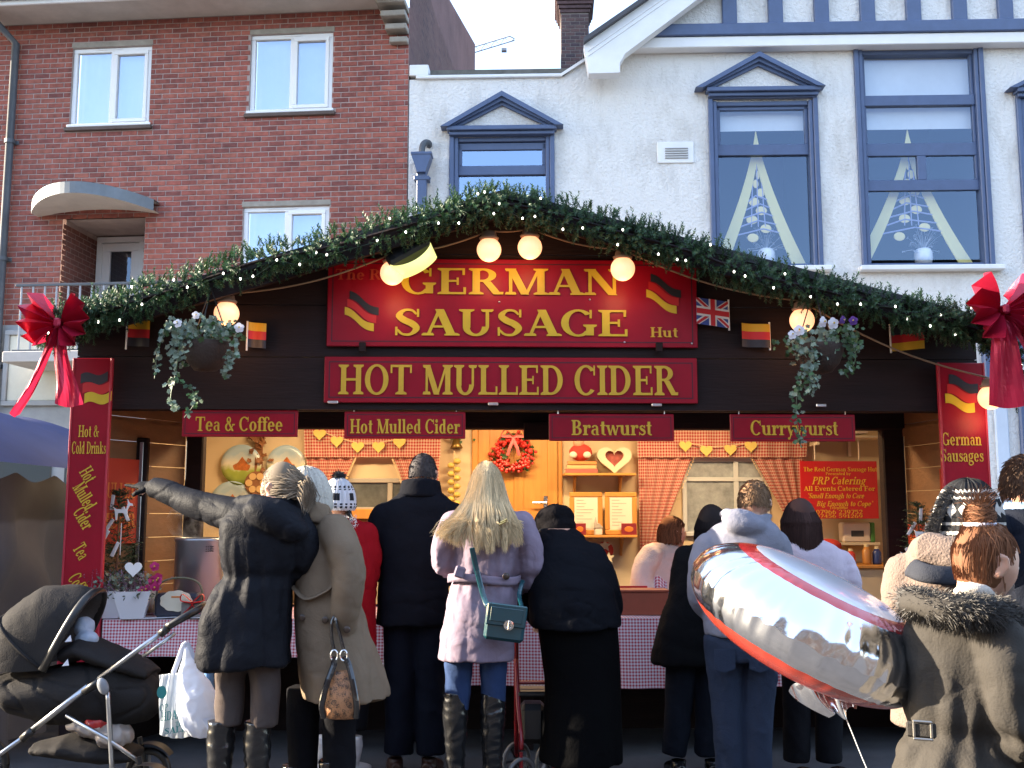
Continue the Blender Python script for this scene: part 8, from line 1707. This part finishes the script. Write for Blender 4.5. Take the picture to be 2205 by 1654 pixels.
for s in (-1, 1):
    f = MB(); f.tube(crv([(s * .072, -.03, -.10), (s * .078, -.055, -.04), (s * .06, -.045, .05), (s * .035, -.02, .13), (s * .022 - .01, -.01, .17)], 16), [(.014, .006)] * 17, 8, up=(0, -1, 0)); f.build('side_trim', M_pat, o)
    f = MB(); f.tube(crv([(s * .022 - .012, -.01, .19), (s * .02 - .03, -.005, .26), (s * .008 - .04, 0, .33), (-.02, .02, .37)], 12), .008, 8); f.build('handle', M_pat, o)
    f = MB(); f.tube([Vector((s * .022 - .012 + .016 * math.cos(t), -.014, .175 + .024 * math.sin(t))) for t in [k * .42 for k in range(16)]], .004, 6); f.build('buckle', M_nick, o)
# ================================================================ carrier bags
M_plas = mat('white_carrier_plastic', (.66, .70, .80), .3, trans=.35, bump=.5, bscale=18, spec=.5); M_clear = mat('clear_carrier_plastic', (.55, .60, .62), .12, trans=.5, bump=.5, bscale=14, spec=.6); M_tealp = mat('teal_print', (.015, .16, .17), .5)
o = thing('carrier_bag', 'bulging white carrier bag hanging from the pushchair handle', 'carrier bag', atY(425, 1500, 5.15)); KB = 5.15 / FPX; L2 = lambda x, y, dy=0.: Vector(((x - 425) * KB, dy, (1500 - y) * KB))
mb = MB(); loft(mb, smooth_rings([(L2(400, 1400), .012, .010, 0), (L2(404, 1425), .030, .022, 0), (L2(412, 1455), .062, .045, 0), (L2(424, 1490), .090, .07, 0), (L2(430, 1530), .100, .08, 0), (L2(434, 1560), .086, .07, 0), (L2(440, 1580), .04, .035, 0)], 5), 44)
sb = solid(mb, 'bag_body', M_plas, o, .007, 1, lambda q: (.007 * (1 - 2.2 * abs(noise.noise(Vector((q.x * 16 + q.z * 5, q.y * 16, q.z * 6))))) + .004 * noise.noise(q * 34)))
for pts in ([(374, 1452), (385, 1420), (393, 1396), (400, 1390)], [(428, 1448), (416, 1420), (405, 1398), (400, 1390)]): f = MB(); f.tube(crv([L2(x, y, -.01) for x, y in pts], 10), [(.012, .004)] * 11, 8, up=(0, -1, 0)); f.build('handle', M_plas, o)
f = MB(); f.prism([(L2(448, 1538).x, L2(448, 1538).z), (L2(464, 1534).x, L2(464, 1534).z), (L2(462, 1562).x, L2(462, 1562).z)], -.092, -.09); f.build('torn_corner', M_plas, o)
o = thing('printed_bag', 'clear printed carrier bag with teal lettering behind the white bag', 'carrier bag', atY(385, 1520, 5.22)); KB = 5.22 / FPX; L3 = lambda x, y, dy=0.: Vector(((x - 385) * KB, dy, (1520 - y) * KB))
mb = MB(); mb.grid(lambda s, t: L3(lerp(344 + 6 * t, 392, s) + 30 * s * t, lerp(1456 - 6 * s, 1576 + 8 * math.sin(s * 3), t), -.02 - .035 * math.sin(math.pi * s) * math.sin(math.pi * t) + .006 * math.sin(s * 22 + t * 9)), 24, 24); b1 = mb.build('front_sheet', mat('pale_bag_print', (.52, .56, .60), .25, trans=.3, bump=.4, bscale=14), o, smooth=True); mb = MB(); mb.grid(lambda s, t: L3(lerp(344 + 6 * t, 392, s) + 30 * s * t, lerp(1458 - 6 * s, 1576 + 8 * math.sin(s * 3), t), .03 + .02 * math.sin(math.pi * s) * math.sin(math.pi * t)), 12, 12); mb.build('back_sheet', M_clear, o, smooth=True)
mb = MB(); c = L3(357, 1488, -.062); mb.add([c + Vector((.024 * math.cos(t), 0, .031 * math.sin(t))) for t in [k * .314 for k in range(20)]], [tuple(range(20))]); mb.build('round_emblem', M_tealp, o)
def bagtext(t, x0, y0, x1, y1, rot=0.):
    ps, W = text_polys(t); a = L3(x0, y1, -.066); b_ = L3(x1, y0, -.066); mb = MB()
    for i, q in enumerate(ps): mb.add([(a.x + (b_.x - a.x) * p_[0] / W, -.066 - .0002 * (i % 9), a.z + (b_.z - a.z) * p_[1] + rot * (b_.x - a.x) * p_[0] / W) for p_ in q], [tuple(range(len(q)))])
    mb.build('lettering', M_tealp, o)
bagtext('OP', 355, 1512, 372, 1527, .1); bagtext('HDAS', 358, 1528, 400, 1546, .15); bagtext('TEL', 388, 1547, 408, 1557, .15); bagtext('SALE', 366, 1560, 412, 1572, .15)
o = thing('blue_bag', 'pale blue bag with dark stripe behind the carrier bag', 'bag', atY(447, 1450, 5.3)); KB = 5.3 / FPX; f = MB(); f.tube([(0, 0, .085), (.004, 0, .04), (.01, 0, -.06), (.012, 0, -.12)], [(.012, .01), (.032, .02), (.036, .024), (.02, .02)], 14); f.build('bag_body', fab('pale_blue_nylon', (.14, .28, .50), .5), o, smooth=True); f = MB(); f.tube([(.0, -.021, .07), (.004, -.027, .0), (.0, -.026, -.1)], .004, 6); f.build('stripe', M_black, o)
# ================================================================ pushchair
PY = 5.6; PK = PY / FPX; pr = thing('pushchair', 'black pushchair with fabric hood and silver frame beside the parka', 'pushchair', (pxX(180, PY), PY, 0)); P0 = Vector(pr.location)
pp = lambda x, y, d=0.: atY(x, y, PY + d) - P0
M_pfab = fab('black_pram_fabric', (.028, .026, .026), .75, .3, 160, .15, 8, .05); M_palu = mat('pram_aluminium', (.50, .52, .55), .3, 1.); M_pblk = mat('pram_black_plastic', (.012, .012, .013), .4); M_plin = fab('grey_pram_lining', (.16, .15, .15), .9)
pv = pp(128, 1432); HWD = .20; rad = .40
def hoodp(s, t, k=1.):       # s: rim -> back, t: across
    a = R(lerp(62, 186, s)); th = math.pi * t; rr = rad * k * (1 - .10 * s - .0 * math.sin(th)); w = HWD * k * (1.02 - .06 * s)
    sag = 1 - .028 * abs(math.sin(s * math.pi * 3)) ** .6
    prof = math.sin(th) ** .55 * sag; q = -math.cos(th); q = math.copysign(abs(q) ** .8, q)
    rr += .010 * noise.noise(Vector((s * 9, t * 5, 3))) + .006 * (1 - 2 * abs(noise.noise(Vector((s * 16 + t * 4, t * 9 - s * 6, 8)))))
    return pv + Vector((math.cos(a) * rr * prof * .98, q * w, math.sin(a) * rr * prof + .03 * math.sin(th)))
f = MB(); f.grid(lambda s, t: hoodp(s, t), 30, 24); f.build('hood', M_pfab, pr, smooth=True); f = MB(); f.grid(lambda s, t: hoodp(s, t, .965), 20, 20); f.build('hood_lining', M_plin, pr, smooth=True)
f = MB(); f.tube([hoodp(0, k / 24) for k in range(25)], [(.012, .022)] * 25, 10); f.build('hood_rim', M_pblk, pr, smooth=True)
f = MB(); f.tube([hoodp(.66, k / 24, 1.012) for k in range(25)], .009, 8); f.build('hood_seam', M_pfab, pr, smooth=True)
mb = MB()
for i in range(2): pass
cs_ = [(-12, 1452, 1490, .13), (40, 1446, 1535, .17), (120, 1432, 1555, .195), (200, 1425, 1562, .195), (270, 1432, 1560, .185), (325, 1450, 1550, .15), (345, 1470, 1525, .09)]
P_ = []
for x, yt, yb, hw in cs_:
    c = pp(x, (yt + yb) / 2); P_.append((c, hw, (yb - yt) / 2 * PK))
mb.tube([c for c, a, b_ in P_], [(a, b_) for c, a, b_ in P_], 28, up=(0, 0, 1)); solid(mb, 'carrycot', M_pfab, pr, .011, 3, lambda q: .012 * noise.noise(Vector((q.x * 6, q.y * 6, q.z * 9))) - .009 * math.exp(-(noise.noise(Vector((q.x * 5 + q.z * 6, q.y * 5, q.z * 8))) / .06) ** 2))
mb = MB(); mb.tube([pp(150, 1410), pp(185, 1392), pp(235, 1412), pp(290, 1432), pp(330, 1452)], [(.16, .05), (.18, .06), (.18, .055), (.17, .04), (.12, .03)], 22, up=(0, 0, 1)); solid(mb, 'apron', M_pfab, pr, .011, 2, lambda q: .006 * noise.noise(q * 14))
mb = MB(); mb.sphere(pp(182, 1350, .02), (.05, .07, .055), 14, 10); mb.sphere(pp(188, 1375, -.04), (.06, .06, .04), 14, 10); solid(mb, 'blanket', fab('pale_blue_blanket', (.42, .50, .62), .95), pr, .008, 2, lambda q: .006 * noise.noise(q * 30))
for (x, y) in ((146, 1376), (140, 1428)): f = MB(); c = pp(x, y, -.215); f.prism([(c.x - .015, c.z - .015), (c.x + .02, c.z - .012), (c.x + .012, c.z + .02)], c.y, c.y + .003); f.build('fabric_tag', mat('white_tag', (.7, .72, .8), .6), pr)
for sd, nm in ((-.23, 0), (.23, 1)):
    f = MB(); f.tube([pp(356, 1356, sd), pp(212, 1462, sd)], .013, 12); f.tube([pp(190, 1478, sd), pp(62, 1578, sd)], [(.016, .016), (.014, .014)], 12); f.tube([pp(55, 1584, sd), pp(-60, 1668, sd * .9)], .011, 12); f.tube([pp(376, 1364, sd), pp(308, 1414, sd)], .010, 10); f.build('frame_tube', M_palu, pr, smooth=True)
    for q in ((222, 1462, 180, 1490), (70, 1572, 48, 1592), (362, 1352, 345, 1366)): f = MB(); f.tube([pp(q[0], q[1], sd), pp(q[2], q[3], sd)], .020, 12); f.build('frame_joint', M_pblk, pr, smooth=True)
    f = MB(); f.sphere(pp(222, 1478, sd - .02 * (1 if sd < 0 else -1)), (.028, .018, .045), 16, 10, M=Matrix.Rotation(R(-25), 3, 'Y')); f.build('hub_cover', mat('grey_plastic', (.22, .23, .25), .4), pr, smooth=True)
    f = MB(); f.tube(crv([pp(232, 1490, sd), pp(236, 1560, sd), pp(242, 1668, sd)], 8), .012, 10); f.tube([pp(142, 1540, sd), pp(232, 1592, sd), pp(300, 1640, sd)], .010, 10); f.build('leg_strut', M_palu, pr, smooth=True)
    for (x, zc, r_) in ((-45, .145, .14), (318, .11, .105)):
        X = pp(x, 1640, sd).x; w = MB(); 
        w.tube([Vector((X + r_ * math.cos(t), sd * 1.06, zc + r_ * math.sin(t))) for t in [k * 2 * math.pi / 30 for k in range(31)]], .02, 10, False); wo = w.build('wheel', M_pblk, pr, smooth=True)
        w = MB(); w.lathe([(.01, -.015), (r_ * .35, -.012), (r_ * .35, .012), (.01, .015)], 18, M=Matrix.Translation((X, sd * 1.06, zc)) @ Matrix.Rotation(math.pi / 2, 4, 'X'))
        for k in range(5): a = k * 2 * math.pi / 5 + .3; w.tube([Vector((X + .03 * math.cos(a), sd * 1.06, zc + .03 * math.sin(a))), Vector((X + r_ * .92 * math.cos(a), sd * 1.06, zc + r_ * .92 * math.sin(a)))], .010, 6)
        w.build('rim', mat('grey_plastic'), wo)
        if x > 0: w = MB(); w.grid(lambda s, t: (X + (r_ + .045) * math.cos(R(35 + 120 * s)), sd * 1.06 - .04 + .08 * t, zc + (r_ + .045) * math.sin(R(35 + 120 * s))), 14, 2); w.build('mudguard', M_pblk, pr, smooth=True); w = MB(); w.tube([(X, sd, zc), (X - .05, sd, zc + .18)], .014, 8); w.build('fork', M_pblk, pr)
f = MB(); f.tube(crv([pp(360, 1350, -.23), pp(395, 1330, -.225), pp(428, 1312, -.15), pp(436, 1306, 0), pp(428, 1312, .15), pp(395, 1330, .225), pp(360, 1350, .23)], 26), .019, 12); f.build('handle', M_pblk, pr, smooth=True)
f = MB(); f.tube([pp(318, 1, -.24) * Vector((1, 1, 0)) + Vector((0, 0, .11)), pp(318, 1, .24) * Vector((1, 1, 0)) + Vector((0, 0, .11))], .009, 8); f.tube([pp(-45, 1, -.24) * Vector((1, 1, 0)) + Vector((0, 0, .145)), pp(-45, 1, .24) * Vector((1, 1, 0)) + Vector((0, 0, .145))], .009, 8); f.build('axle', M_palu, pr)
mb = MB(); mb.tube([pp(80, 1610), pp(150, 1605), pp(230, 1615), pp(295, 1625)], [(.12, .03), (.17, .06), (.17, .065), (.12, .03)], 18, up=(0, 0, 1)); solid(mb, 'basket', M_pfab, pr, .012, 2, lambda q: .005 * noise.noise(q * 14))
sh = thing('shopping_bag', 'crumpled red and white shopping bag in the pushchair basket', 'bag', P0 + pp(215, 1560, -.05)); mb = MB(); mb.sphere((0, 0, 0), (.13, .10, .06), 22, 14); mb.sphere((.09, -.03, -.05), (.09, .09, .06), 18, 12); mb.sphere((-.10, 0, .01), (.07, .08, .04), 16, 10); m_ = mat('shopping_plastic', (.48, .42, .38), .35, bump=.5, bscale=20, trans=.15)
solid(mb, 'bag_body', m_, sh, .008, 1, lambda q: .012 * (1 - 2.3 * abs(noise.noise(q * 17)))); mb = MB(); mb.sphere((.005, -.02, .02), (.085, .09, .045), 18, 12); solid(mb, 'red_print', mat('red_plastic', (.5, .03, .03), .3), sh, .008, 1, lambda q: .010 * (1 - 2.3 * abs(noise.noise(q * 17))))
# ================================================================ rollator
RY = 5.85; ro_ = thing('walker', 'red framed wheeled walker at the counter in front of the stooping figure', 'walker', (pxX(1145, RY), RY, 0)); R0 = Vector(ro_.location); rp_ = lambda x, y, d=0.: atY(x, y, RY + d) - R0; M_rred = mat('red_enamel', (.25, .012, .016), .3)
for x, sx in ((1112, -1), (1182, 1)):
    f = MB(); f.tube(crv([rp_(x, 1352, -.10), rp_(x, 1362, .05), rp_(x, 1440, .10), rp_(x, 1560, .18), rp_(x, 1620, .25)], 16), .013, 10); f.tube(crv([rp_(x, 1420, .08), rp_(x + 4, 1520, -.02), rp_(x + 10, 1585, -.12), rp_(x + 10, 1615, -.14)], 12), .013, 10); f.build('side_frame', M_rred, ro_, smooth=True)
    f = MB(); f.tube([rp_(x, 1350, -.18), rp_(x, 1351, -.06)], .018, 10); f.build('grip', M_pblk, ro_, smooth=True); f = MB(); f.tube(crv([rp_(x - 3, 1372, -.16), rp_(x - 3, 1366, -.08), rp_(x - 3, 1358, .0)], 8), .006, 6); f.build('brake_lever', M_nick, ro_, smooth=True)
    for (dy, r_) in ((-.14, .095), (.25, .095)):
        c = rp_(x + (10 if dy < 0 else 0), 1600, dy); c.z = r_ + .012; w = MB(); w.tube([c + Vector((.03 * math.sin(t) if False else r_ * math.cos(t) * .75, r_ * math.cos(t) * .66, r_ * math.sin(t))) for t in [k * 2 * math.pi / 28 for k in range(29)]], .012, 8, False); wo = w.build('wheel', mat('grey_tyre', (.16, .155, .15), .6), ro_, smooth=True)
        w = MB()
        for k in range(6): a = k * math.pi / 3; w.tube([c, c + Vector((r_ * math.cos(a) * .72, r_ * math.cos(a) * .63, r_ * math.sin(a) * .95))], .006, 6)
        w.sphere(c, .022, 10, 8); w.build('spokes', M_pblk, wo); w = MB(); w.tube([c, c + Vector((0, 0, .13))], .01, 8); w.build('fork', M_rred, wo)
f = MB(); f.tube([rp_(1112, 1470, .1), rp_(1182, 1470, .1)], .011, 8); f.tube([rp_(1112, 1545, .16), rp_(1182, 1545, .16)], .011, 8); f.build('cross_bar', M_rred, ro_); f = MB(); f.bbox(rp_(1116, 1450, 0).x, rp_(1178, 1450, 0).x, -.02, .2, .50, .53, .01); f.build('seat', M_pblk, ro_); f = MB(); f.bbox(rp_(1118, 1450, 0).x, rp_(1176, 1450, 0).x, -.02, .16, .25, .46, .03); f.build('basket', M_pblk, ro_)
# stallholder's gift bags on the counter
o = thing('gift_bag', 'small gingham and blue gift bag with handles on the counter before the stallholder', 'gift bag', ctr(1440, .30), HUT.ang); f = MB(); f.bbox(-.02, .14, -.03, .06, 0, .15, .01); f.build('bag_body', mat('slate_blue_card', (.06, .085, .15), .5), o); f = MB(); f.grid(lambda s, t: (-.10 + .09 * s, -.02 + .01 * math.sin(s * 9), .02 + .2 * t + .02 * math.sin(s * 5)), 8, 6, lambda s, t: (s * .09, t * .2)); f.build('gingham_wrap', M_gcl, o); f = MB(); f.tube(crv([(.02, -.035, .14), (.03, -.035, .2), (.08, -.035, .215), (.11, -.035, .14)], 10), .004, 6); f.build('handle', mat('white_ribbon'), o)
# ================================================================ houses across the street (seen in the panes and the balloon)
M_opp = brick_mat('brown_brick', [(.14, .085, .06), (.17, .10, .07), (.12, .075, .055)])
for k, (x0, x1, h_, lab) in enumerate(((-26, -9, 6.2, 'long brown brick house across the street mirrored in the panes, low slate roof'), (-8.9, 6, 6.8, 'brown brick house across the street mirrored in the foil balloon'), (6.1, 24, 6.0, 'low brown brick house across the street mirrored in the sash windows'))):
    o = thing('terrace_house', lab, 'house', ((x0 + x1) / 2, -9.5, 0), 0, 'houses across the street'); w2_ = (x1 - x0) / 2
    MB().box(-w2_, w2_, -8, 0, 0, h_).build('wall', mat('brown_render_brick', (.15, .095, .07), .9, var=.25, vscale=3, bump=.4, bscale=20), o); MB().prism([(-w2_, h_), (w2_, h_), (w2_, h_ + .1), (-w2_, h_ + .1)], -8.3, .3).build('eaves', M_white, o)
    f = MB(); f.add([(-w2_, .35, h_ + .1), (w2_, .35, h_ + .1), (w2_, -4, h_ + 2.6), (-w2_, -4, h_ + 2.6), (w2_, -8.35, h_ + .1), (-w2_, -8.35, h_ + .1)], [(0, 1, 2, 3), (3, 2, 4, 5)]); f.build('roof', M_slate, o)
    n = int(w2_ * 2 / 2.4)
    for i in range(n):
        for z0 in (.8, 3.9): x = -w2_ + (i + .5) * 2 * w2_ / n; wo = MB().bbox(x - .6, x + .6, .002, .06, z0, z0 + 1.6, .02).build('window', M_white, o); MB().box(x - .5, x + .5, .061, .065, z0 + .1, z0 + 1.5).build('pane', mat('shop_glass'), wo)
